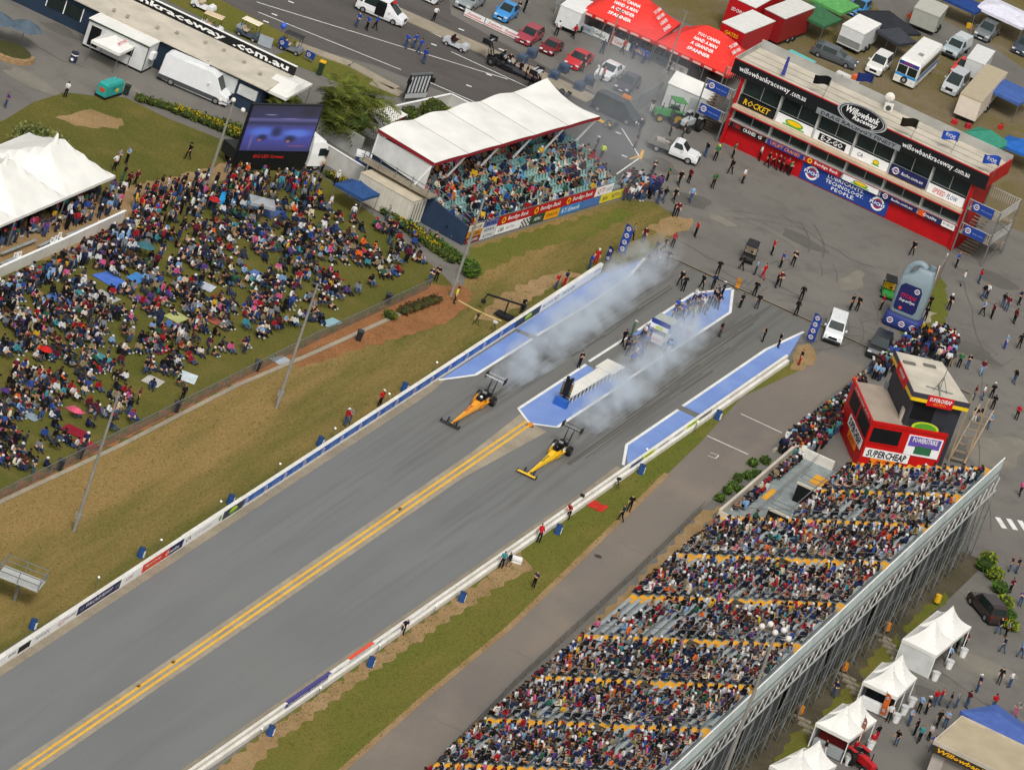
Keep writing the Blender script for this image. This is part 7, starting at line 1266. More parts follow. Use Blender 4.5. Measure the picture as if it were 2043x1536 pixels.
# ---------------------------------------------------------------- planting
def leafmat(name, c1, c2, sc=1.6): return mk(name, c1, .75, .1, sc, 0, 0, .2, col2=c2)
LF1 = leafmat('leaf_olive', '#68702a', '#39451a'); LF2 = leafmat('leaf_green', '#5a7a2a', '#33501c'); LF3 = leafmat('leaf_yellow', '#c7a522', '#7c8424', 2.2); LF4 = leafmat('leaf_palm', '#70762c', '#39431a', .9); LF5 = leafmat('leaf_pale', '#8b8c52', '#5b6334', 1.4); LF6 = leafmat('leaf_lime', '#96a32c', '#5d7420', 1.5)
def leaves(m, c, rad, n, size, shell=.55, flat=0.0):
    for _ in range(n):
        while True:
            d = Vector((random.gauss(0, 1), random.gauss(0, 1), random.gauss(0, 1)))
            if d.length > .05: break
        d.normalize(); k = (shell+(1-shell)*random.random()**.5)*(1+.14*math.sin(5*d.x+3*d.y+c[0])*math.sin(4*d.z+c[1])); p = Vector(c)+Vector((d.x*rad[0], d.y*rad[1], d.z*rad[2]))*k
        if p.z < .03: p.z = .03+random.random()*.1
        a = Vector((random.gauss(0, 1), random.gauss(0, 1), random.gauss(0, .6)+flat)).normalized(); u = a.cross(d if abs(a.dot(d)) < .95 else Vector((0, 0, 1))).normalized(); w = (u.cross(a)).normalized(); s = size*random.uniform(.6, 1.3)
        m.add([p-u*s*.5, p+w*s*.45, p+u*s*.5, p-w*s*.45], [(0, 1, 2, 3)])
    return m
def shrub(label, px, r, h, mat, n=260, size=.22, clip=True, group='clipped bushes', name='shrub'):
    t = thing(name, label, 'bush', G(*px), random.random()*3, group); m = MB(); leaves(m, (0, 0, h*.52), (r, r, h*.5), n, size, .8 if clip else .45); m.build('foliage', mat, t); m = MB(); m.ell((0, 0, h*.48), (r*.82, r*.82, h*.44), 10, 7, jit=.06); m.build('dark_core', leafmat('dark_leaf_core', '#3c4a1c', '#26301a'), t); m = MB(); m.cyl((0, 0, 0), (0, 0, h*.5), .06, .04, 6); m.build('stem', C('#5b4a34', 'cloth'), t); return t  # inside the leaves: a dark solid blob added to make the bush opaque
shrub('rounded olive bush nearer the white kiosk canopy', (811, 252), 1.0, 2.1, LF1, 420); shrub('larger rounded olive bush in the angle of the white wall', (858, 246), 1.4, 2.5, LF1, 700); shrub('small yellow green bush beside the larger clipped bush', (884, 240), .55, 1.5, LF6, 160)
shrub('big pale bush behind the white marquees on the lawn', (66, 318), 2.9, 3.2, LF5, 1500, .34, False)
for px, l, r, h, mt in (((1968, 1126), 'round bush at the top of the hedge row', .9, 1.3, LF6), ((1961, 1138), 'second round bush of the hedge row', .85, 1.2, LF2), ((1982, 1156), 'third round bush of the hedge row', .85, 1.2, LF6), ((1992, 1182), 'fourth round bush of the hedge row', .8, 1.1, LF2), ((2003, 1210), 'fifth round bush of the hedge row', .8, 1.1, LF6), ((2010, 1236), 'sixth round bush of the hedge row', .7, 1.0, LF2), ((2014, 1256), 'lowest round bush of the hedge row', .75, 1.0, LF6)): shrub(l, px, r, h, mt, 240)
for i, px in enumerate(((1500, 930), (1525, 925), (1460, 975), (1450, 985), (1470, 960), (1490, 955), (1435, 1000), (1478, 985), (1508, 952))): shrub('green tuft in the sandy flower bed, %s from the terrace corner' % 'fourth first seventh eighth sixth fifth ninth third second'.split()[i], px, .55, .8, LF2, 130, .22, False, 'tufts in the sandy bed')
def hedge(label, path, w, h, mat, flowers=None, name='hedge'):
    t = thing(name, label, 'hedge', (0, 0, 0)); P = [G(*p) for p in path]; m = MB(); q = MB(); fl = MB(); st_ = MB()
    for a, b in zip(P[:-1], P[1:]):
        L_ = math.hypot(b[0]-a[0], b[1]-a[1]); n = max(1, int(L_/.8))
        for k in range(n):
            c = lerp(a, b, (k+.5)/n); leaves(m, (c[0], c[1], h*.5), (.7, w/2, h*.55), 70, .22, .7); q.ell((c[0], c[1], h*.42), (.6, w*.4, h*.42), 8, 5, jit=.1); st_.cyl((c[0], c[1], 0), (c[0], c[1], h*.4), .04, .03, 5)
            if flowers and random.random() < .75: leaves(fl, (c[0]+random.uniform(-.3, .3), c[1], h*.85), (.55, w*.4, h*.3), 45, .2, .6)
    m.build('foliage', mat, t); q.build('dark_core', MATS['dark_leaf_core'], t); tag(st_.build('stems', C('#5b4a34', 'cloth'), t), kind='stuff')  # dark blobs added within the hedge leaves so they are not see-through
    if flowers: tag(fl.build('flowers', flowers, t), kind='stuff')
    return t
hedge('green hedge between the white van and the lawn', [(270, 200), (330, 218), (400, 240), (478, 262)], 1.3, .8, LF1); hedge('yellow flowering hedge along the lawn below the white van', [(338, 222), (380, 238), (430, 258), (480, 280)], 1.4, .9, LF1, LF3)
hedge('yellow flowering hedge beside the dark navy estate car', [(775, 440), (820, 468), (860, 498), (905, 528)], 1.3, .9, LF1, LF3); hedge('green hedge between flower bed and covered stand', [(760, 425), (800, 448), (870, 490), (930, 535)], 1.0, .9, LF2); shrub('dark round bush at the pole end of the flower bed', (935, 552), 1.0, 1.7, LF2, 420); hedge('low hedge behind the screen truck cab', [(650, 352), (690, 375)], 1.0, .8, LF1, LF3)
hedge('dry brown hedge on the red bank', [(798, 628), (840, 612), (872, 600)], 1.6, .7, leafmat('leaf_brown', '#6b4a2c', '#3f2c1a')); shrub('small green bush at the end of the dry hedge', (776, 636), .7, .8, LF1, 160)
def palm(label, px, h, fr, n, spread, seed):
    rs = random.Random(seed); t = thing('palm_tree', label, 'tree', G(*px), 0, 'palms by the staging lanes'); m = MB()
    for k in range(n):
        a = rs.uniform(0, 6.283); r0 = rs.uniform(0, spread); bx_, by_ = r0*math.cos(a*1.7), r0*math.sin(a*1.7); z0 = h*rs.uniform(.35, 1.0); L_ = fr*rs.uniform(.7, 1.1); el = rs.uniform(.3, 1.25); pts = []
        for j in range(8):
            u = j/7; pts.append(Vector((bx_+math.cos(a)*L_*u*math.cos(el*(1-u*.6)), by_+math.sin(a)*L_*u*math.cos(el*(1-u*.6)), z0+L_*(math.sin(el)*u-1.05*u*u))))
        for j in range(7):
            p, q = pts[j], pts[j+1]; d = (q-p).normalized(); s = d.cross(Vector((0, 0, 1))).normalized(); wl = .62*math.sin(math.pi*(.12+.84*(j/7)))*fr/2.2
            for sd in (-1, 1):
                for e in (0, .5):
                    c = p+(q-p)*e; m.add([c, c+d*.14, c+s*sd*wl+d*.3-Vector((0, 0, .22*wl))], [(0, 1, 2)])
    m.build('crown', LF4, t)
    for k in range(5): m = MB(); a = k*1.256; m.cyl((spread*.3*math.cos(a), spread*.3*math.sin(a), 0), (spread*.7*math.cos(a), spread*.7*math.sin(a), h*.8), .12, .08, 7); m.build('trunk', C('#8a7f5c', 'cloth'), t)
    m = MB(); m.ell((0, 0, h*.55), (spread*.8, spread*.8, h*.3), 10, 7, jit=.15); m.build('dark_core', MATS['dark_leaf_core'], t)  # dark blob added among the fronds to make the clump opaque
palm('big clump of feathery palms behind the big screen', (672, 282), 5.6, 3.0, 300, 2.9, 3); palm('smaller clump of feathery palms beside the white shelter', (553, 238), 2.8, 2.0, 110, 1.4, 5); palm('low palm clump between the big palms and the kiosk', (735, 262), 3.4, 2.0, 60, 1.2, 8)
# grass tussocks: uneven sward on the verges and lawn, too fine to count
def tufts(name, mat, polys, n, z, s=.3):
    m = MB(); 
    for poly, k in polys:
        P = [G(*p) for p in poly]; x0, x1 = min(p[0] for p in P), max(p[0] for p in P); y0, y1 = min(p[1] for p in P), max(p[1] for p in P); c = 0
        while c < k:
            x, y = random.uniform(x0, x1), random.uniform(y0, y1); ins = False
            for i in range(len(P)):
                (xa, ya), (xb, yb_) = P[i], P[i-1]
                if (ya > y) != (yb_ > y) and x < (xb-xa)*(y-ya)/(yb_-ya)+xa: ins = not ins
            c += 1
            if not ins: continue
            a = random.uniform(0, 3.14); w = s*random.uniform(.5, 1.4); h = random.uniform(.05, .14); dx, dy = math.cos(a)*w/2, math.sin(a)*w/2
            m.add([(x-dx, y-dy, z), (x+dx, y+dy, z), (x+dx*.3+.05, y+dy*.3, z+h)], [(0, 1, 2)])
    o = m.build(name, mat); tag(o, kind='stuff'); return o
GT1 = mk('tuft_dry', '#8b7a45', .9, .1, .6, col2='#5f6426'); GT2 = mk('tuft_green', '#5f6a28', .9, .1, .6, col2='#7b7038')
tag(tufts('grass_tufts', GT1, [([(-60, 1340), (1200, 541), (1285, 512), (1375, 447), (1240, 398), (940, 490), (880, 600), (475, 768), (-60, 1030)], 9000)], 0, .033, .16), 'dry tussocks over the verge beside the banner wall', 'grass'); tag(tufts('grass_tufts', GT2, [([(512, 1470), (958, 1157), (1245, 944), (1575, 726), (1480, 792), (1265, 1010), (1018, 1250), (682, 1536)], 6000)], 0, .033, .16), 'green tussocks over the verge beside the return road', 'grass')

for i, q in enumerate((((1715, 1345), (1745, 1300), (1790, 1265), (1800, 1290), (1760, 1335), (1735, 1370)), ((1640, 1425), (1680, 1375), (1715, 1360), (1722, 1385), (1690, 1420), (1655, 1450)), ((1545, 1520), (1590, 1455), (1640, 1440), (1640, 1465), (1600, 1500), (1570, 1536)), ((1800, 1255), (1850, 1205), (1885, 1180), (1895, 1195), (1860, 1225), (1815, 1270)))): sheet('rear_grass', q, .022+.001*i, M_GREEN, ragged=.3)
# ---------------------------------------------------------------- people
def skeleton(pose):
    "joints, bones and radii of a body facing +x; bones carry the material zone (0 skin, 1 top, 2 trousers, 3 hair, 4 shoes)"
    J = {'pel': (0, 0, .95), 'spi': (0, 0, 1.15), 'che': (.01, 0, 1.36), 'nec': (.01, 0, 1.50), 'hea': (.03, 0, 1.60), 'top': (.02, 0, 1.72)}
    for s, n in ((-1, 'r'), (1, 'l')):
        J.update({'sh'+n: (0, s*.18, 1.41), 'el'+n: (-.02, s*.25, 1.14), 'wr'+n: (.06, s*.25, .91), 'ha'+n: (.09, s*.245, .82), 'hi'+n: (0, s*.09, .91), 'kn'+n: (.02, s*.11, .50), 'an'+n: (-.02, s*.12, .09), 'to'+n: (.17, s*.14, .05)})
    P = {k: Vector(v) for k, v in J.items()}
    def setp(**kw):
        for k, v in kw.items(): P[k] = Vector(v)
    if pose == 'walk': setp(knr=(.16, -.1, .52), anr=(.2, -.1, .1), tor=(.38, -.11, .08), knl=(-.06, .1, .5), anl=(-.3, .11, .14), tol=(-.14, .12, .04), elr=(-.12, -.24, 1.15), wrr=(-.06, -.25, .93), har=(-.02, -.25, .85), ell=(.08, .25, 1.15), wrl=(.24, .24, 1.0), hal=(.32, .23, .96))
    elif pose == 'cross': setp(elr=(.06, -.27, 1.16), wrr=(.22, -.08, 1.2), har=(.23, .02, 1.22), ell=(.06, .27, 1.14), wrl=(.24, .08, 1.15), hal=(.24, -.03, 1.17))
    elif pose == 'photo': setp(elr=(.2, -.26, 1.25), wrr=(.32, -.12, 1.5), har=(.34, -.06, 1.56), ell=(.2, .26, 1.25), wrl=(.32, .12, 1.5), hal=(.34, .06, 1.56))
    elif pose == 'hips': setp(elr=(-.08, -.36, 1.18), wrr=(.03, -.22, 1.0), har=(.06, -.17, .98), ell=(-.08, .36, 1.18), wrl=(.03, .22, 1.0), hal=(.06, .17, .98), anr=(-.02, -.18, .09), tor=(.16, -.22, .05), anl=(-.02, .18, .09), tol=(.16, .22, .05))
    elif pose == 'lean': 
        for k in ('spi', 'che', 'nec', 'hea', 'top', 'shr', 'shl', 'elr', 'ell', 'wrr', 'wrl', 'har', 'hal'): P[k].x += (P[k].z-.95)*.55
        setp(wrr=(.62, -.2, 1.02), har=(.7, -.2, 1.0), wrl=(.62, .2, 1.02), hal=(.7, .2, 1.0))
    elif pose in ('bench', 'ground'):
        dz = -.50 if pose == 'bench' else -.80
        for k in P: P[k] = P[k]+Vector((0, 0, dz))
        if pose == 'bench': setp(hir=(.02, -.1, .43), hil=(.02, .1, .43), knr=(.42, -.13, .47), knl=(.42, .13, .47), anr=(.40, -.13, .09), anl=(.42, .13, .09), tor=(.58, -.15, .05), tol=(.6, .15, .05), elr=(.08, -.27, .68), ell=(.08, .27, .68), wrr=(.3, -.18, .56), wrl=(.3, .18, .56), har=(.38, -.14, .55), hal=(.38, .14, .55))
        else: setp(hir=(.04, -.1, .12), hil=(.04, .1, .12), knr=(.36, -.16, .36), knl=(.44, .16, .28), anr=(.55, -.15, .08), anl=(.7, .15, .08), tor=(.7, -.18, .07), tol=(.84, .18, .1), elr=(.04, -.28, .36), ell=(.06, .28, .38), wrr=(.24, -.2, .3), wrl=(.26, .18, .32), har=(.33, -.17, .33), hal=(.35, .15, .33))
        for k in ('spi', 'che', 'nec', 'hea', 'top', 'shr', 'shl'): P[k].x += (P[k].z)*.08
    B = [('pel', 'spi', 1), ('spi', 'che', 1), ('che', 'nec', 1), ('nec', 'hea', 0), ('hea', 'top', 3)]
    for n in 'rl': B += [('che', 'sh'+n, 1), ('sh'+n, 'el'+n, 1), ('el'+n, 'wr'+n, 0), ('wr'+n, 'ha'+n, 0), ('pel', 'hi'+n, 2), ('hi'+n, 'kn'+n, 2), ('kn'+n, 'an'+n, 2), ('an'+n, 'to'+n, 4)]
    Rd = {'pel': (.155, .13), 'spi': (.15, .12), 'che': (.165, .125), 'nec': (.06, .06), 'hea': (.098, .105), 'top': (.075, .085)}
    for n in 'rl': Rd.update({'sh'+n: (.075, .075), 'el'+n: (.055, .055), 'wr'+n: (.042, .042), 'ha'+n: (.045, .035), 'hi'+n: (.1, .1), 'kn'+n: (.075, .075), 'an'+n: (.052, .052), 'to'+n: (.05, .04)})
    return P, B, Rd
def body_mesh(pose, sub=1):
    P, B, Rd = skeleton(pose); ks = list(P); ix = {k: i for i, k in enumerate(ks)}
    me = bpy.data.meshes.new('skel'); me.from_pydata([P[k] for k in ks], [(ix[a], ix[b]) for a, b, _ in B], []); o = bpy.data.objects.new('skel', me); COL.objects.link(o)
    md = o.modifiers.new('s', 'SKIN')
    for k in ks: sv = me.skin_vertices[0].data[ix[k]]; sv.radius = Rd[k]; sv.use_root = (k == 'pel')
    if sub: s2 = o.modifiers.new('u', 'SUBSURF'); s2.levels = sub; s2.render_levels = sub
    bpy.context.view_layer.update(); dg = bpy.context.evaluated_depsgraph_get(); r = bpy.data.meshes.new_from_object(o.evaluated_get(dg)); r.name = 'person_body'
    bpy.data.objects.remove(o); bpy.data.meshes.remove(me)
    zones = []; BB = [(P[a], P[b], z) for a, b, z in B]; head = P['hea']; neck = P['nec']
    for f in r.polygons:
        c = f.center; best = (9, 0)
        for a, b, z in BB:
            ab = b-a; t = max(0, min(1, (c-a).dot(ab)/ab.length_squared)); d = (c-(a+ab*t)).length
            if d < best[0]: best = (d, z)
        z = best[1]
        if z in (0, 3) and c.z > neck.z+.03: z = 3 if (c.z > head.z+.045 or (c.x < head.x-.02 and c.z > neck.z+.05)) else 0
        zones.append(z)
    return r, zones
POSES = {}
def person_mesh(pose):
    if pose not in POSES:
        me, z = body_mesh(pose, 1)
        me.materials.clear()
        for _ in range(5): me.materials.append(None)
        me.polygons.foreach_set('material_index', z); me.polygons.foreach_set('use_smooth', [True]*len(me.polygons)); POSES[pose] = me
    return POSES[pose]
CLO = {'k': ('#1b1c20', 'black'), 'n': ('#232c4a', 'navy'), 'b': ('#2c4fa8', 'blue'), 'r': ('#b3202a', 'red'), 'w': ('#d9dada', 'white'), 'g': ('#777b80', 'grey'), 'm': ('#5e1f2c', 'maroon'), 'y': ('#c9e02a', 'bright yellow'), 'o': ('#d9662a', 'orange'), 't': ('#3f8a92', 'teal'), 'e': ('#2f6b45', 'green'), 'p': ('#c25a86', 'pink'), 'v': ('#5a4080', 'purple'), 'h': ('#8c8061', 'khaki'), 'l': ('#7fa3c9', 'pale blue'), 'd': ('#3f5678', 'denim'), 'c': ('#cfc4a8', 'cream'), 'x': ('#3c3f45', 'charcoal')}
SKIN = [mk('skin_%d' % i, c, .6, .05, 3) for i, c in enumerate(('#c99a7c', '#b5835f', '#d8ad90', '#8a5d44'))]; HAIR = [C(c, 'cloth') for c in ('#2a1d14', '#4a3522', '#1a1512', '#8a6a40', '#6d6660')]; SHOE = C('#26262a', 'cloth')
CAPM = MB(); CAPM.ell((.02, 0, 1.70), (.125, .12, .075), 10, 5); CAPM.loft([[(.08, -.09, 1.675), (.08, .09, 1.675), (.08, .09, 1.695), (.08, -.09, 1.695)], [(.24, -.06, 1.66), (.24, .06, 1.66), (.24, .06, 1.675), (.24, -.06, 1.675)]]); CAPS = {}
ZONES = [((600, 0, 1130, 262), 'on the staging lanes'), ((1095, 0, 1300, 200), 'by the show cars'), ((1190, 200, 1540, 480), 'before the tower'), ((1500, 300, 1620, 480), 'at the red tower wall'), ((1100, 480, 1340, 560), 'near the wall end'), ((1030, 540, 1140, 640), 'behind the verge wall'), ((1240, 590, 1445, 735), 'on the painted island'), ((1100, 480, 1640, 760), 'behind the start line'), ((1640, 480, 1860, 700), 'near the inflatable bottle'), ((1860, 480, 2043, 770), 'past the inflatable bottle'), ((1890, 770, 2043, 1250), 'behind the commentary box'), ((1600, 1250, 2043, 1536), 'by the rear marquees'), ((780, 1000, 1300, 1300), 'beside the grandstand side wall'), ((600, 780, 800, 900), 'behind the blue sponsor boards'), ((0, 100, 280, 400), 'on the grass by the marquees'), ((240, 300, 660, 480), 'before the big screen'), ((330, 480, 930, 830), 'at the picnic lawn edge')]
PEOPLE = []; CNT = {}
def person(px, py, cols='kd', pose='stand', hat=None, rz=None, z=0.0, extra=None):
    c1, c2 = CLO[cols[0]], CLO[cols[1]]; x, y = G(px, py, z); q = RNG.rand(4)
    zn = next((p for (a, b, c, d), p in ZONES if a <= px < c and b <= py < d), 'standing by the track')
    PEOPLE.append(dict(loc=(x, y, z), px=px, cols=cols, pose=pose, hat=hat, rz=rz if rz is not None else (q[0]*6.283), zone=zn, sk=int(q[1]*3.4), hr=int(q[2]*4.99), sc=.95+.1*q[3], extra=extra))
def people(s, **kw):
    for tok in s.split():
        a = tok.split(','); person(float(a[0]), float(a[1]), a[2], {'s': 'stand', 'w': 'walk', 'c': 'cross', 'f': 'photo', 'h': 'hips', 'l': 'lean', 'u': 'bench', 'q': 'ground'}[a[3]] if len(a) > 3 else random.choice(['stand', 'stand', 'walk', 'cross', 'hips']), CLO[a[4]][0] if len(a) > 4 else None, **kw)
people('1310,407,nd 1322,404,kd 1342,404,kk 1375,404,ld,w 1341,432,kk 1348,433,mk 1385,473,rk,c 1258,478,gk,w 1281,485,md 1287,534,nd 1306,544,gg,s,w 1314,527,gd 1327,529,nk 1305,509,nk 1321,504,kk 1340,494,rk 1186,529,rr,s,w 1174,539,bd 1107,577,rd 1124,572,nr 1039,625,kk 1361,582,kk,c 1354,571,kk,w 1397,578,kk 1420,578,nk 1430,549,kk,c 1475,615,kk,s 1508,617,kx 1503,592,kk 1478,539,kk 1505,549,ln 1520,557,rr,w 1434,672,kx,s 1521,682,kk,c 1153,734,kk,c')
people('1247,698,nk 1263,731,bx 1272,726,bx 1250,712,nk 1280,679,wx 1285,676,bk 1258,672,ee,s,w 1274,687,nd 1292,686,bx 1330,710,lw 1351,673,wx,w 1368,679,wr 1346,627,bk 1382,607,wk 1366,626,nk 1374,629,bk 1385,629,ky 1399,623,wk 1391,627,kk 1412,620,kk,l 1423,611,kk 1431,603,xk,l 1438,594,nk,c,w 1240,690,kk 1256,735,bk 1262,700,gk 1268,712,bw 1276,705,nk 1284,700,bk 1338,640,nk 1350,634,kk 1358,636,bk 1368,632,xk 1378,622,kk 1388,615,nk 1398,612,bk 1405,628,kk 1360,650,lk 1375,655,kk 1344,652,nk 1418,606,kk 1428,618,kx')
people('1538,509,rk 1546,574,kk 1552,572,mk 1556,534,bk 1580,531,kk,c 1596,601,kk,s 1586,631,kk,l 1551,694,kk,s 1695,619,kk 1708,621,kk 1817,510,kk,w 1918,571,wg 1951,566,rd 1958,598,kd 1966,596,wn,c 1958,630,lk,w 1976,636,mk 1998,614,kd 2006,621,md 2021,646,mk 2031,609,nk 1906,534,bk 2003,696,lb 2031,696,kk 1911,734,ek 1928,736,kd 1956,749,ml 2021,766,kd 1593,729,kr,s 1781,646,yk,s,w 1756,619,rk 1851,618,kk 1843,641,kk 1891,619,kk,s,w')
people('1941,798,md 1958,798,wd 1976,795,kk,s,w 1941,843,kw 1953,843,kg 1968,855,ld 1978,818,kk 2026,838,rk 2033,990,pk 2013,1140,md 2026,1143,kd 2013,1184,mk 2033,1209,vd')
people('710,55,bd 730,61,bk 747,60,bk,w 808,97,bd 824,97,bd 834,108,bd,w 843,128,bd,s 864,43,wk,h 1029,32,kk 1044,25,kk 1108,73,wk 1142,78,rk,w 1199,108,nn 1282,128,bn 1217,90,rr 1159,145,kx 1199,163,rk 1275,266,kk,w 1265,296,kk 1197,318,yk,w,g 1300,348,kk,c 1330,361,ek 1352,371,kk 1372,366,mk 1335,271,nk 1360,275,kk 1405,313,kd 1425,321,ek,s,y 1460,316,ek 1455,348,kk,w 1420,376,ek 1480,366,wk 1513,321,wk 1528,333,kk 1297,225,kw 1185,305,nk,s,w 1540,335,rk 1548,339,kk 1556,342,mk 1566,347,rk 1573,350,ek 1000,127,kk 1011,137,kk 1022,143,xk,l 1034,152,kk 1046,159,kk 1058,171,vk 1070,180,kk 1150,20,kk 1240,108,rk 1262,118,kk 1330,150,kk')
people('1132,1036,rk,l 1073,1083,rk,l 1237,1040,nk,w 1253,1021,kk 1063,1172,nk,c 801,1266,nk,l 998,1134,tk 1016,1121,kh,q 755,812,rk,s,w 687,850,rd,s,w 694,846,gd')
people('129,195,wk,s 10,215,vd 373,319,kk,w,k 233,330,gk 251,327,lk 226,341,wk 243,362,ke 253,377,mk,w 268,372,mk,w 270,398,kd 292,408,kd 361,802,kk,s 855,567,nd 868,562,kk 905,606,yk,s,k 845,482,gd 862,492,kx 770,440,gd 668,372,wk,s,w 640,345,ck 700,440,wd,s,w 655,420,wd')
people('1998,1302,nd 1948,1380,nd,s,w 1991,1365,kx 2012,1372,wd 2033,1312,ld 1831,1422,lk 1846,1424,kk,s,w 1861,1410,rd 1873,1405,rd 1891,1412,kd 1906,1412,gd 1926,1412,md 1868,1450,kk 1883,1452,ld 1823,1467,kk 1831,1482,tk 1851,1477,wk 1811,1447,ld 1786,1487,kd,l 1856,1500,bd 1978,1418,rd 2023,1430,gp 1661,1390,nd 1888,1322,ln 1921,1292,mk 1700,1510,rk 1735,1495,rw 1745,1480,kr 1640,1510,kw 1905,1300,ek 1770,1440,wk 2005,1270,gk 1990,1265,kd')
_n0 = len(PEOPLE)
# standing spectators in front of the screen and at the back of the lawn
def inpoly(x, y, P):
    r = False
    for i in range(len(P)):
        (xa, ya), (xb, yb_) = P[i], P[i-1]
        if (ya > y) != (yb_ > y) and x < (xb-xa)*(y-ya)/(yb_-ya)+xa: r = not r
    return r
SCREENP = [(262, 410), (300, 380), (400, 365), (455, 342), (480, 352), (600, 360), (650, 380), (620, 400), (480, 402), (420, 420), (340, 452), (262, 480)]; used = []
while len(PEOPLE) < 298:
    px, py = RNG.uniform(255, 655), RNG.uniform(340, 480)
    if not inpoly(px, py, SCREENP) or any(abs(px-a)+abs(py-b)*1.5 < 7 for a, b in used): continue
    used.append((px, py)); person(px, py, random.choices('knbrwgmotehlxv', (14, 8, 6, 5, 6, 6, 6, 2, 2, 3, 2, 3, 5, 1))[0]+random.choices('dkxhg', (6, 5, 3, 1, 1))[0], random.choice(['stand', 'stand', 'cross', 'photo', 'hips', 'walk']), CLO[random.choice('wkwrn')][0] if random.random() < .35 else None, random.gauss(.4, .9))
PN = {'stand': 'standing', 'walk': 'walking', 'cross': 'arms folded', 'photo': 'raising a camera', 'hips': 'hands on hips', 'lean': 'leaning over', 'bench': 'seated', 'ground': 'crouching'}
HN = {CLO[k][0]: CLO[k][1] for k in CLO}
def base_label(d):
    a, b = CLO[d['cols'][0]][1], CLO[d['cols'][1]][1]; s = 'person in %s overalls' % a if d['cols'][0] == d['cols'][1] and a in ('red', 'black', 'navy', 'green', 'grey') and d['cols'][0] != 'k' else 'person in %s top and %s' % (a, 'jeans' if b == 'denim' else b+' trousers')
    if d['hat']: s += ', %s cap' % HN[d['hat']]
    return s+', '+PN[d['pose']]+' '+d['zone']
byl = {}
for d in PEOPLE: byl.setdefault(base_label(d), []).append(d)
ORD = 'first second third fourth fifth sixth seventh eighth ninth tenth eleventh twelfth'.split()
for l, ds in byl.items():
    ds.sort(key=lambda d: d['px'])
    for i, d in enumerate(ds):
        if len(ds) == 1: d['label'] = l
        else:
            w = l.split(); t2 = '%s from left' % ORD[i]; l2 = l.replace('person in', 'person,', 1) if False else l
            l2 = l2.replace(' in the standing crowd before the big screen', ' before the big screen').replace(' on the apron before the tower', ' before the tower').replace('hands on hips', 'hands on hips').replace(' in the crew on the painted island', ' on the painted island').replace(' near the wall end by the pad tip', ' near the wall end'); d['label'] = '%s, %s' % (l2, t2)
for d in PEOPLE:
    if len(d['label'].replace(',', ' ').split()) > 16: d['label'] = d['label'].replace('person in ', 'person, ').replace(' and ', ', ').replace(' '+PN[d['pose']], '', 1) if len(d['label'].split()) > 17 else d['label'].replace(' and ', ', ')
    t = ob('person', person_mesh(d['pose']), None, d['loc'], d['rz']); t.scale = (d['sc'],)*3; tag(t, d['label'], 'person', 'people '+d['zone'])
    ms = [SKIN[d['sk']], C(CLO[d['cols'][0]][0], 'cloth'), C(CLO[d['cols'][1]][0], 'cloth'), HAIR[d['hr']], SHOE]
    for i, mt in enumerate(ms): t.material_slots[i].link = 'OBJECT'; t.material_slots[i].material = mt
    if d['hat'] and d['pose'] in ('stand', 'walk', 'cross', 'photo', 'hips'):
        if d['hat'] not in CAPS: CAPS[d['hat']] = CAPM.mesh('cap', C(d['hat'], 'cloth'))
        ob('cap', CAPS[d['hat']], t)
# ---------------------------------------------------------------- the seated masses
def lowres(pose):
    me, z = body_mesh(pose, 0); v = np.array([p.co[:] for p in me.vertices]); f = [tuple(p.vertices) for p in me.polygons]; bpy.data.meshes.remove(me); return v, f, np.array(z)
LOW = {p: lowres(p) for p in ('bench', 'ground', 'stand')}; CZ = {p: np.array([LOW[p][0][list(f)].mean(axis=0)[2] for f in LOW[p][1]]) for p in LOW}
SHIRTS = ['#17181c']*14+['#232c4a']*8+['#2f4a8c']*3+['#962029']*3+['#cfd0d0']*5+['#777b80']*5+['#5e1f2c']*3+['#3c3f45']*7+['#7fa3c9']*2+['#2f5a45']*2+['#8c8061']*2+['#5a4080']*1+['#3f8a92']*1+['#c25a86']*1+['#d9662a']*1+['#cfc4a8']*2+['#c9a22a']*1+['#4a3528']*2
PANTS = ['#2b3852']*5+['#1b1c20']*5+['#3f5678']*4+['#3c3f45']*3+['#8c8061']*1+['#777b80']*1; HAIRC = ['#2a1d14']*4+['#4a3522']*3+['#1a1512']*3+['#8a6a40']+['#d9dada']*2+['#17181c']*3+['#a3202a']+['#232c4a']
SKINC = ['#c99a7c', '#b5835f', '#d8ad90', '#a8765a']
M_CROWD = bpy.data.materials.new('clothing_mixed'); M_CROWD.use_nodes = True; _n = M_CROWD.node_tree; _a = _n.nodes.new('ShaderNodeAttribute'); _a.attribute_name = 'clothing'; _n.links.new(_a.outputs['Color'], _n.nodes['Principled BSDF'].inputs['Base Color']); _n.nodes['Principled BSDF'].inputs['Roughness'].default_value = .85; _n.nodes['Principled BSDF'].inputs['Specular IOR Level'].default_value = .15
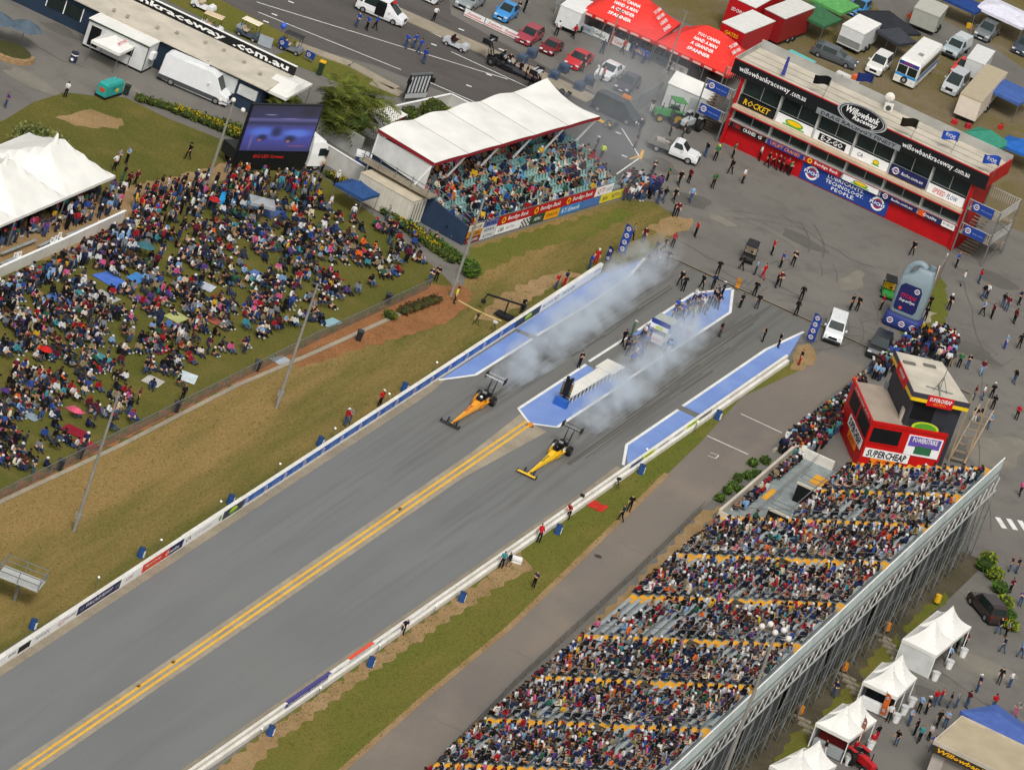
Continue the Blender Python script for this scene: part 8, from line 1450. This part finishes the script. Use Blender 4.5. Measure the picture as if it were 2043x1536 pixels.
def crowd(name, label, items):
    "items: (x, y, z, heading, pose)"
    V = []; F = []; K = []; off = 0
    for (x, y, z, a, p) in items:
        v, f, zn = LOW[p]; s = random.uniform(.88, 1.08); w = s*random.uniform(.95, 1.2); ca, sa = math.cos(a), math.sin(a); q = np.empty_like(v); vx, vy = v[:, 0]*w, v[:, 1]*w
        q[:, 0] = vx*ca-vy*sa+x; q[:, 1] = vx*sa+vy*ca+y; q[:, 2] = v[:, 2]*s+z; V.append(q); F += [tuple(i+off for i in g) for g in f]; off += len(v)
        pal = np.array([S(random.choice(SKINC)), S(random.choice(SHIRTS)), S(random.choice(PANTS)), S(random.choice(HAIRC)), S(random.choice(['#26262a', '#26262a', '#c9c9c9', '#5a4a3a']))]); arm = zn.copy(); arm[(zn == 0) & (CZ[p] < CZ[p].max()*.80)] = 1 if random.random() < .55 else 0; K.append(pal[arm])
    me = bpy.data.meshes.new(name); me.from_pydata(np.concatenate(V), [], F); at = me.attributes.new('clothing', 'FLOAT_COLOR', 'FACE'); k = np.concatenate(K); at.data.foreach_set('color', np.hstack([k, np.ones((len(k), 1))]).ravel()); me.materials.append(M_CROWD)
    return tag(ob(name, me), label, 'crowd', kind='stuff')
it = []
SKIPA = on_rake(1225, 1250); SKIPB = on_rake(1330, 1235)
for (b, r, s, t, z) in SEATS:
    if any(a < s < c and e < t < g for a, c, e, g in HOLES): continue
    occ = .93 if s < AIS[-2]+2 else .86
    if AIS[5] < s < AIS[6] and r < 11: occ = .05+.06*r
    if math.sin(s*.37+1.0)*math.sin(r*.45+s*.11) > .72: occ *= .35
    if r == NR-1: occ *= .8
    if random.random() > occ*(.9+.15*math.sin(s*1.3+r*2.1)): continue
    x, y, _ = ST(s+random.uniform(-.1, .1), t+random.uniform(-.05, .05)); it.append((x, y, z, math.pi-.03+random.gauss(.25, .3), 'bench' if random.random() < .97 else 'stand'))
for a in AIS[3:]:
    for r in range(NR):
        if random.random() < .1 and not (a > sA+1 and r*DR < T0): x, y, _ = ST(a+random.uniform(-.4, .4), r*DR+.4); it.append((x, y, Z0+DH*r, random.choice([0, math.pi]), 'stand' if random.random() < .6 else 'bench'))
for k in range(34): x, y, _ = ST(sA+4+k*.5, .5+.4*(k % 2)); it.append((x, y, .62, math.pi+random.gauss(0, .3), 'bench')) if random.random() < .7 else None
crowd('crowd', 'dense mass of seated spectators filling the big open grandstand', it)
it = []; cw, sw = math.cos(WA), math.sin(WA)
for (x, y, z, r, k) in WSEATS:
    occ = .62+.25*math.sin(k*.5+r*.8)+(.12 if k < 22 else -.08)
    if random.random() > occ: continue
    X, Y = WO[0]+x*cw-y*sw, WO[1]+x*sw+y*cw; it.append((X, Y, z, WA-math.pi/2+random.gauss(0, .3), 'bench' if random.random() < .93 else 'stand'))
crowd('crowd', 'mass of seated spectators under and before the white stand roof', it)
RUGS = ((123, 600, '#5a7fc0', 'plain blue', 2.6, 1.8), (205, 596, '#a9a9a4', 'large pale grey', 2.2, 3.0), (222, 560, '#4f74c4', 'blue with a red centre', 2.8, 2.4), (274, 556, '#4a86c8', 'bright blue narrow', 1.4, 2.2), (352, 634, '#b3b67a', 'pale lime', 1.6, 2.2), (408, 572, '#b9bcc6', 'silver white', 1.8, 1.8), (197, 716, '#4a8a92', 'teal', 1.9, 2.2), (374, 754, '#c9d3d6', 'white', 1.6, 2.2), (325, 700, '#c02a2a', 'red and white flag', .9, 2.6), (305, 762, '#b9b4ac', 'stone coloured', 1.6, 2.0), (150, 862, '#8a2232', 'crimson', 2.2, 1.8), (172, 886, '#9a2a36', 'second crimson', 1.8, 1.6), (722, 505, '#c03a4a', 'rose red', 1.4, 1.8), (565, 448, '#8f2638', 'wine red', 1.8, 1.4), (540, 425, '#4a5f8c', 'navy grey', 1.6, 3.0), (505, 410, '#5a9ac8', 'light blue', 1.6, 1.6), (345, 650, '#4a6a9c', 'dull blue', 1.5, 1.5), (660, 645, '#8fb4bc', 'ice blue', 1.1, 2.4), (500, 622, '#d4c9a6', 'cream', 1.6, 1.4), (680, 470, '#8c8f92', 'grey strip', .9, 2.6), (150, 820, '#c25a6e', 'pink', 1.5, 1.3), (283, 600, '#7a4a8c', 'purple', 1.4, 1.4), (515, 550, '#5b76b0', 'steel blue', 1.6, 1.6), (60, 830, '#8a9ca4', 'pale slate', 1.8, 1.4), (560, 720, '#a8b0b6', 'light grey', 1.2, 2.0), (425, 640, '#9c5a4a', 'brick red', 1.4, 1.4))
RUGXY = [(*G(q[0], q[1]), q[4], q[5]) for q in RUGS]
LAWNP = [(-40, 590), (60, 548), (150, 510), (245, 452), (330, 462), (430, 425), (520, 402), (640, 402), (700, 445), (790, 465), (850, 530), (820, 556), (690, 590), (640, 640), (540, 660), (450, 700), (390, 740), (300, 770), (260, 830), (190, 880), (90, 925), (20, 955), (-40, 970)]
it = []; pts = []; tries = 0
while len(it) < 1150 and tries < 9000:
    tries += 1; px, py = RNG.uniform(-40, 860), RNG.uniform(400, 970)
    if not inpoly(px, py, LAWNP): continue
    edge = 1.0-.75*max(0, (px*.49+py-830)/150) if px*.49+py > 830 else 1.0
    if RNG.rand() > edge*(.55+.45*math.sin(px*.035+1.3*math.sin(py*.03))*math.sin(py*.05)): continue
    gx, gy_ = G(px, py); n = RNG.randint(2, 6); a0 = RNG.normal(-.15, .35)
    for k in range(n):
        x, y = gx+RNG.normal(0, .75), gy_+RNG.normal(0, .95)
        if any((x-a)**2+(y-b)**2 < .2 for a, b in pts[-400:]) or any(abs(x-a) < w*.45 and abs(y-b) < d*.45 for a, b, w, d in RUGXY): continue
        pts.append((x, y)); it.append((x, y, .05 if RNG.rand() < .7 else .3, a0+RNG.normal(0, .35), 'ground' if RNG.rand() < .9 else 'stand'))
it = [(x, y, 0.03 if p != 'ground' else z, a, p) for x, y, z, a, p in it]
crowd('crowd', 'mass of picnicking spectators sitting on the sloping lawn', it)
it = []
def strip_crowd(poly, n, hd, pose='stand', sp=.35):
    P = [G(*p) for p in poly]; x0, x1 = min(p[0] for p in P), max(p[0] for p in P); y0, y1 = min(p[1] for p in P), max(p[1] for p in P); got = []
    for _ in range(n*30):
        x, y = random.uniform(x0, x1), random.uniform(y0, y1)
        if inpoly(x, y, P) and all((x-a)**2+(y-b)**2 > sp*sp for a, b in got): got.append((x, y)); it.append((x, y, 0, hd+random.gauss(0, .35), pose))
        if len(got) >= n: break
strip_crowd([(1548, 900), (1600, 862), (1680, 800), (1712, 765), (1722, 790), (1680, 850), (1620, 915), (1580, 925)], 190, 2.6); strip_crowd([(1720, 755), (1770, 712), (1800, 690), (1880, 665), (1905, 700), (1895, 735), (1850, 720), (1790, 735), (1770, 765)], 110, 2.2)
crowd('crowd', 'packed standing spectators along the fence from the black car to the terrace', it); it = []
strip_crowd([(1232, 375), (1255, 362), (1318, 378), (1300, 400), (1240, 405)], 40, -.6); crowd('crowd', 'people pressed along the green barrier past the covered stand', it); it = []
strip_crowd([(-40, 500), (-40, 470), (60, 430), (130, 405), (215, 380), (245, 392), (235, 425), (150, 452), (60, 485)], 95, -.3); crowd('crowd', 'people gathered under the eaves of the white marquees', it); it = []
strip_crowd([(1190, 62), (1300, 108), (1440, 165), (1440, 150), (1330, 100), (1200, 45)], 36, -1.2); crowd('crowd', 'visitors moving in the shade under the red slogan tents', it)
it = []; strip_crowd([(-40, 600), (60, 556), (150, 516), (248, 458), (300, 440), (310, 470), (240, 500), (150, 545), (60, 585), (-40, 625)], 150, -.3); strip_crowd([(262, 415), (300, 385), (400, 372), (470, 352), (600, 362), (640, 385), (520, 400), (420, 425), (330, 455), (262, 480)], 150, .3); crowd('crowd', 'standing spectators along the board wall and before the big screen', it)
# fence rails in front of the standing crowd
t = thing('crowd_barrier', 'concrete edged barrier before the standing crowd at the commentary box', 'barrier', (0, 0, 0)); P = [G(*p) for p in ((1543, 902), (1600, 855), (1680, 792), (1712, 757), (1768, 708))]
for a, b in zip(P[:-1], P[1:]): m = MB(); m.prism(line_poly(a, b, .3), 0, .25); m.build('kerb_block', M_CONC, t); m = MB(); m.bar((*a, 1.0), (*b, 1.0), .06); m.build('rail', M_STEEL, t)
# ---------------------------------------------------------------- rugs and umbrellas on the lawn
for (px, py, c, l, w, d) in RUGS:
    x, y = G(px, py); m = MB(); a = random.uniform(-.3, .3); m.grid(lambda u, v: ((u-.5)*w, (v-.5)*d, .05+.03*math.sin(u*7+px)*math.sin(v*6)), 6, 6); o = m.build('picnic_rug', C(c, 'cloth')); o.location = (x, y, .03); o.rotation_euler = (0, 0, a); tag(o, '%s picnic rug spread on the lawn' % l, 'rug', 'picnic rugs on the lawn')
def brolly(label, px, r, col, h=1.6):
    t = thing('umbrella', label, 'umbrella', G(*px), 0, 'umbrellas on the lawn'); m = MB(); m.loft([[(q*math.cos(k*math.pi/4), q*math.sin(k*math.pi/4), z) for k in range(8)] for z, q in ((h, r), (h+.22, r*.62), (h+.34, .03))], cap=False); m.build('canopy', C(col, 'cloth'), t); m = MB(); m.cyl((0, 0, 0), (0, 0, h+.36), .02, .02, 6); m.build('shaft', M_STEEL, t)
brolly('red umbrella among the picnickers near the picture edge', (84, 722), .6, '#c62a2a', 1.2); brolly('red umbrella beside the bright blue beach shelter', (420, 424), .6, '#a82a2a', 1.3); brolly('teal umbrella near the end of the board wall', (283, 516), .9, '#3f6a72', 1.3); brolly('white umbrella among the grandstand crowd', (1800, 1000), .01, '#e4e4e4') if False else None; brolly('pink umbrella low at the fence side of the lawn', (148, 834), .55, '#e0607a', .7)
t = thing('beach_shelter', 'bright blue dome beach shelter before the floodlight pole', 'shelter', G(447, 402), .4); m = MB(); m.loft([[(x, 1.0*math.cos(a), 1.0*math.sin(a)*k) for a in [math.pi*i/8 for i in range(9)]] for x, k in ((-.9, .75), (0, 1.0), (.9, .85))], cap=False); m.build('shell', C('#2f9ad8', 'cloth'), t); m = MB(); m.bx(-.9, .9, -1, 1, .03, .05); m.build('floor', C('#2a6a9c', 'cloth'), t)
tent('gazebo', 'low grey square shade in front of the screen truck', 'gazebo', G(524, 402, 1.5), .5, 2.4, 2.0, 1.5, 1.9, C('#9a9ea2', 'cloth'), None, True, .2)
# ---------------------------------------------------------------- tyre smoke
def smoke(name, label, path, rads, dens, col=(.86, .93, 1.0), z0=.1, seed=0.0, nsc=.45, lo=.36, hi=.66):
    "drifting tyre smoke: a closed lumpy tube along the path, density fading to its skin"
    P = [Vector((*G(*p[:2]), p[2])) for p in path]; rings = []; N = 14
    for i, p in enumerate(P):
        d = (P[min(i+1, len(P)-1)]-P[max(i-1, 0)]).normalized(); s = d.cross(Vector((0, 0, 1))).normalized(); u = s.cross(d); rx, rz = rads[i]
        rings.append([tuple(p+s*(rx*math.cos(2*math.pi*k/N))+u*(rz*math.sin(2*math.pi*k/N))) for k in range(N)])
    rings = [[tuple(max(.03, c) if q == 2 else c for q, c in enumerate(v)) for v in r] for r in rings]
    m = MB(); m.loft(rings); o = m.build(name, None)
    mt = bpy.data.materials.new(name); mt.use_nodes = True; n = mt.node_tree; L = n.links
    for nd in list(n.nodes):
        if nd.type != 'OUTPUT_MATERIAL': n.nodes.remove(nd)
    out = n.nodes[0]; v = n.nodes.new('ShaderNodeVolumePrincipled'); v.inputs['Color'].default_value = (*col, 1); v.inputs['Anisotropy'].default_value = 0
    g = n.nodes.new('ShaderNodeNewGeometry'); nz = n.nodes.new('ShaderNodeTexNoise'); nz.inputs['Scale'].default_value = nsc; nz.inputs['Detail'].default_value = 4; nz.inputs['Roughness'].default_value = .55
    ad = n.nodes.new('ShaderNodeVectorMath'); ad.operation = 'ADD'; ad.inputs[1].default_value = (seed, seed*2, 0); L.new(g.outputs['Position'], ad.inputs[0]); L.new(ad.outputs[0], nz.inputs['Vector'])
    r = n.nodes.new('ShaderNodeMapRange'); r.inputs[1].default_value = lo; r.inputs[2].default_value = hi; L.new(nz.outputs['Fac'], r.inputs[0])
    # falloff from the axis: distance to the path line in the ground plane and in height
    a, b = P[0], P[-1]; ax = (b-a).normalized(); sub_ = n.nodes.new('ShaderNodeVectorMath'); sub_.operation = 'SUBTRACT'; sub_.inputs[1].default_value = a; L.new(g.outputs['Position'], sub_.inputs[0])
    cr = n.nodes.new('ShaderNodeVectorMath'); cr.operation = 'CROSS_PRODUCT'; cr.inputs[1].default_value = ax; L.new(sub_.outputs[0], cr.inputs[0]); ln = n.nodes.new('ShaderNodeVectorMath'); ln.operation = 'LENGTH'; L.new(cr.outputs[0], ln.inputs[0])
    dt = n.nodes.new('ShaderNodeVectorMath'); dt.operation = 'DOT_PRODUCT'; dt.inputs[1].default_value = ax; L.new(sub_.outputs[0], dt.inputs[0]); LL = (b-a).length
    rm = max(q[0] for q in rads); f1 = n.nodes.new('ShaderNodeMapRange'); f1.inputs[1].default_value = rm*.95; f1.inputs[2].default_value = rm*.15; L.new(ln.outputs['Value'], f1.inputs[0])
    e1 = n.nodes.new('ShaderNodeMapRange'); e1.inputs[1].default_value = 0; e1.inputs[2].default_value = LL*.18; L.new(dt.outputs['Value'], e1.inputs[0]); e2 = n.nodes.new('ShaderNodeMapRange'); e2.inputs[1].default_value = LL; e2.inputs[2].default_value = LL*.72; L.new(dt.outputs['Value'], e2.inputs[0])
    def mul(x, y):
        q = n.nodes.new('ShaderNodeMath'); q.operation = 'MULTIPLY'
        for i, c in ((0, x), (1, y)):
            if isinstance(c, float): q.inputs[i].default_value = c
            else: L.new(c, q.inputs[i])
        return q.outputs[0]
    L.new(mul(mul(mul(r.outputs[0], f1.outputs[0]), mul(e1.outputs[0], e2.outputs[0])), float(dens)), v.inputs['Density']); L.new(v.outputs[0], out.inputs['Volume'])
    o.data.materials.clear(); o.data.materials.append(mt); return tag(o, label, 'smoke', kind='stuff')
smoke('tyre_smoke', 'pale blue tyre smoke trailing behind the orange dragster', [(975, 795, .9), (1040, 745, 1.3), (1110, 690, 1.7), (1190, 628, 2.0), (1270, 565, 2.0), (1340, 510, 1.6)], [(1.0, .9), (2.3, 1.5), (3.0, 2.0), (3.2, 2.3), (2.8, 2.2), (1.5, 1.3)], .85, seed=3.1, lo=.42, hi=.70)
smoke('tyre_smoke', 'pale blue tyre smoke trailing behind the yellow dragster', [(1128, 892, .9), (1190, 842, 1.3), (1250, 790, 1.7), (1310, 738, 2.0), (1365, 685, 2.0), (1420, 640, 1.6)], [(1.0, .9), (2.2, 1.5), (2.8, 2.0), (3.0, 2.3), (2.6, 2.2), (1.2, 1.2)], .85, seed=9.7, lo=.42, hi=.70)
smoke('thin_smoke', 'thin drifting smoke over the staging lanes and the stand end', [(1150, 420, 2.0), (1200, 330, 3.0), (1240, 250, 3.5), (1270, 180, 3.5), (1300, 110, 3.0)], [(4, 2.0), (7, 3.0), (8, 3.5), (7, 3.2), (4, 2.2)], .045, (.86, .93, 1.0), seed=1.3, nsc=.12, lo=.25, hi=.7)

# ---------------------------------------------------------------- odds and ends
t = thing('balloon', 'blue ball balloon floating above the grey utility cart', 'balloon', (*G(566, 52, 3.0), 0), 0); m = MB(); m.ell((0, 0, 3.0), (.32, .32, .34), 12, 8); m.build('ball', C('#3f62c4', 'plastic'), t, True); m = MB(); m.cyl((0, 0, .0), (0, 0, 2.68), .012, .012, 5); m.build('string', M_STEEL, t)
for i, (px, py) in enumerate(((561, 102), (614, 126))):
    t = thing('sign_board', ('small blue sign board beside the grey utility cart', 'small blue sign board by the yellow lidded bin')[i], 'sign', G(px, py), R(-5)); m = MB(); m.bx(-.5, .5, -.03, .03, .5, 1.2); o = m.build('panel', BLU, t); roundel(o, (-.15, -.04, .85), EX, EZ, .2)
    for s in (-.4, .4): m = MB(); m.bar((s, 0, 0), (s, 0, .5), .05); m.build('leg', M_STEEL, t)
t = thing('advert_board', 'pale leaning board beside the cream roofed golf cart', 'board', G(526, 95), R(10)); m = MB(); m.bx(-.7, .7, -.03, .03, .1, 1.2); m.build('panel', C('#a9b2b8'), t); m = MB(); m.bar((0, .3, 0), (0, .03, .9), .05); m.build('prop', M_STEEL, t)
t = thing('start_flag', 'orange pennant at the tip of the painted island', 'flag', G(1464, 578), 0); m = MB(); m.cyl((0, 0, 0), (0, 0, 1.4), .03, .03, 6); m.build('pole', M_STEEL, t); m = MB(); m.grid(lambda u, v: (u*.45, .05*math.sin(v*5), .3+1.05*v), 2, 5); m.build('cloth', C('#c9822e', 'cloth'), t)
t = thing('lane_marker', 'orange marker block where the yellow lines meet the island', 'marker', G(1057, 850), 0); m = MB(); m.loft([[(-w, -w, z), (w, -w, z), (w, w, z), (-w, w, z)] for z, w in ((0, .22), (.35, .14))]); m.build('block', C('#d98a24', 'plastic'), t); m = MB(); m.bx(-.3, .3, -.3, .3, 0, .04); m.build('base', M_DARK, t)
for i, (px, py) in enumerate(((276, 1370), (797, 1017), (345, 1322))):
    t = thing('timing_block', ('small brown timing block on the yellow lines lower down', 'small timing block midway along the yellow lines', 'tiny timing block next to the lower one')[i], 'marker', G(px, py), 0); m = MB(); m.obx((0, 0, .1), (.22, .3, .2)); m.build('housing', C('#8a6420', 'plastic'), t); m = MB(); m.obx((0, -.16, .1), (.1, .03, .1)); m.build('lens', M_DARK, t)
m = MB(); m.grid(lambda u, v: ((u-.5)*1.5, (v-.5)*1.8, .05+.05*math.sin(u*9)*math.sin(v*8)), 8, 8); o = m.build('red_tarpaulin', C('#c0352c', 'cloth')); o.location = (*G(1192, 1011), .02); tag(o, 'crumpled red tarpaulin on the verge beside the wall', 'tarpaulin')
t = thing('camera_case', 'white equipment case by the photographers behind the wall', 'case', G(1029, 1122), .4); m = MB(); m.bx(-.45, .45, -.3, .3, .05, .5); m.build('case', WHT, t); m = MB(); m.bx(-.46, .46, -.31, .31, .26, .3); m.build('seam', C('#6d6f70', 'metal'), t)
for i, (px, py, l) in enumerate(((1155, 1008, 'black camera on a tripod behind the wall beside the red tarpaulin'), (1228, 975, 'black camera gear bag on the grass behind the wall'), (948, 648, 'camera tripod on the verge near the jib'), (982, 662, 'white covered camera on the verge at the wall'))):
    t = thing('camera_tripod', l, 'camera', G(px, py), i); 
    for k in range(3): m = MB(); m.bar((.35*math.cos(k*2.1), .35*math.sin(k*2.1), 0), (0, 0, .9), .04); m.build('leg', M_DARK, t)
    m = MB(); m.obx((0, 0, 1.02), (.4, .2, .22)); m.build('camera', C('#1f1f22' if i < 3 else '#d8d8d6', 'plastic'), t)
t = thing('plastic_barrier', 'yellow folding barrier between the bottle and the fenced crowd', 'barrier', G(1838, 662), face((1825, 650), (1855, 668))); m = MB(); m.bx(-1.1, 1.1, -.05, .05, .35, .85); m.build('panel', C('#d9a522', 'plastic'), t)
for s in (-.9, .9): m = MB(); m.bx(s-.06, s+.06, -.25, .25, 0, .35); m.build('foot', M_DARK, t)
for i, (px, py) in enumerate(((1193, 1110), (1700, 850), (1960, 940))):
    m = MB(); m.cyl((0, 0, 0), (0, 0, .012), .35, .35, 16); o = m.build('manhole_cover', C('#4a4845', 'metal')); o.location = (*G(px, py), .026); tag(o, ('dark oval drain cover in the return road', 'drain cover on the tarmac by the red building', 'drain cover on the paving behind the red building')[i], 'cover')
t = thing('upright_bicycle', 'bicycle leaning by the photographers at the wall', 'bicycle', G(1006, 1132), R(70))
for x in (-.5, .5): m = MB(); m.sweep([(x+.33*math.cos(k*math.pi/6), 0, .34+.33*math.sin(k*math.pi/6)) for k in range(13)], [.025]*13, 6, 0, 2); m.build('wheel', M_DARK, t)
m = MB(); m.tube([(-.5, 0, .34), (-.15, 0, .85), (.4, 0, .85), (.5, 0, .34)], .025); m.tube([(-.15, 0, .85), (.05, 0, .34), (.4, 0, .85)], .025); m.build('frame', C('#2f3d6a', 'metal'), t); m = MB(); m.obx((-.17, 0, .92), (.25, .12, .05)); m.build('saddle', M_DARK, t); m = MB(); m.bar((.42, -.25, 1.0), (.42, .25, 1.0), .04); m.build('handlebar', M_DARK, t)
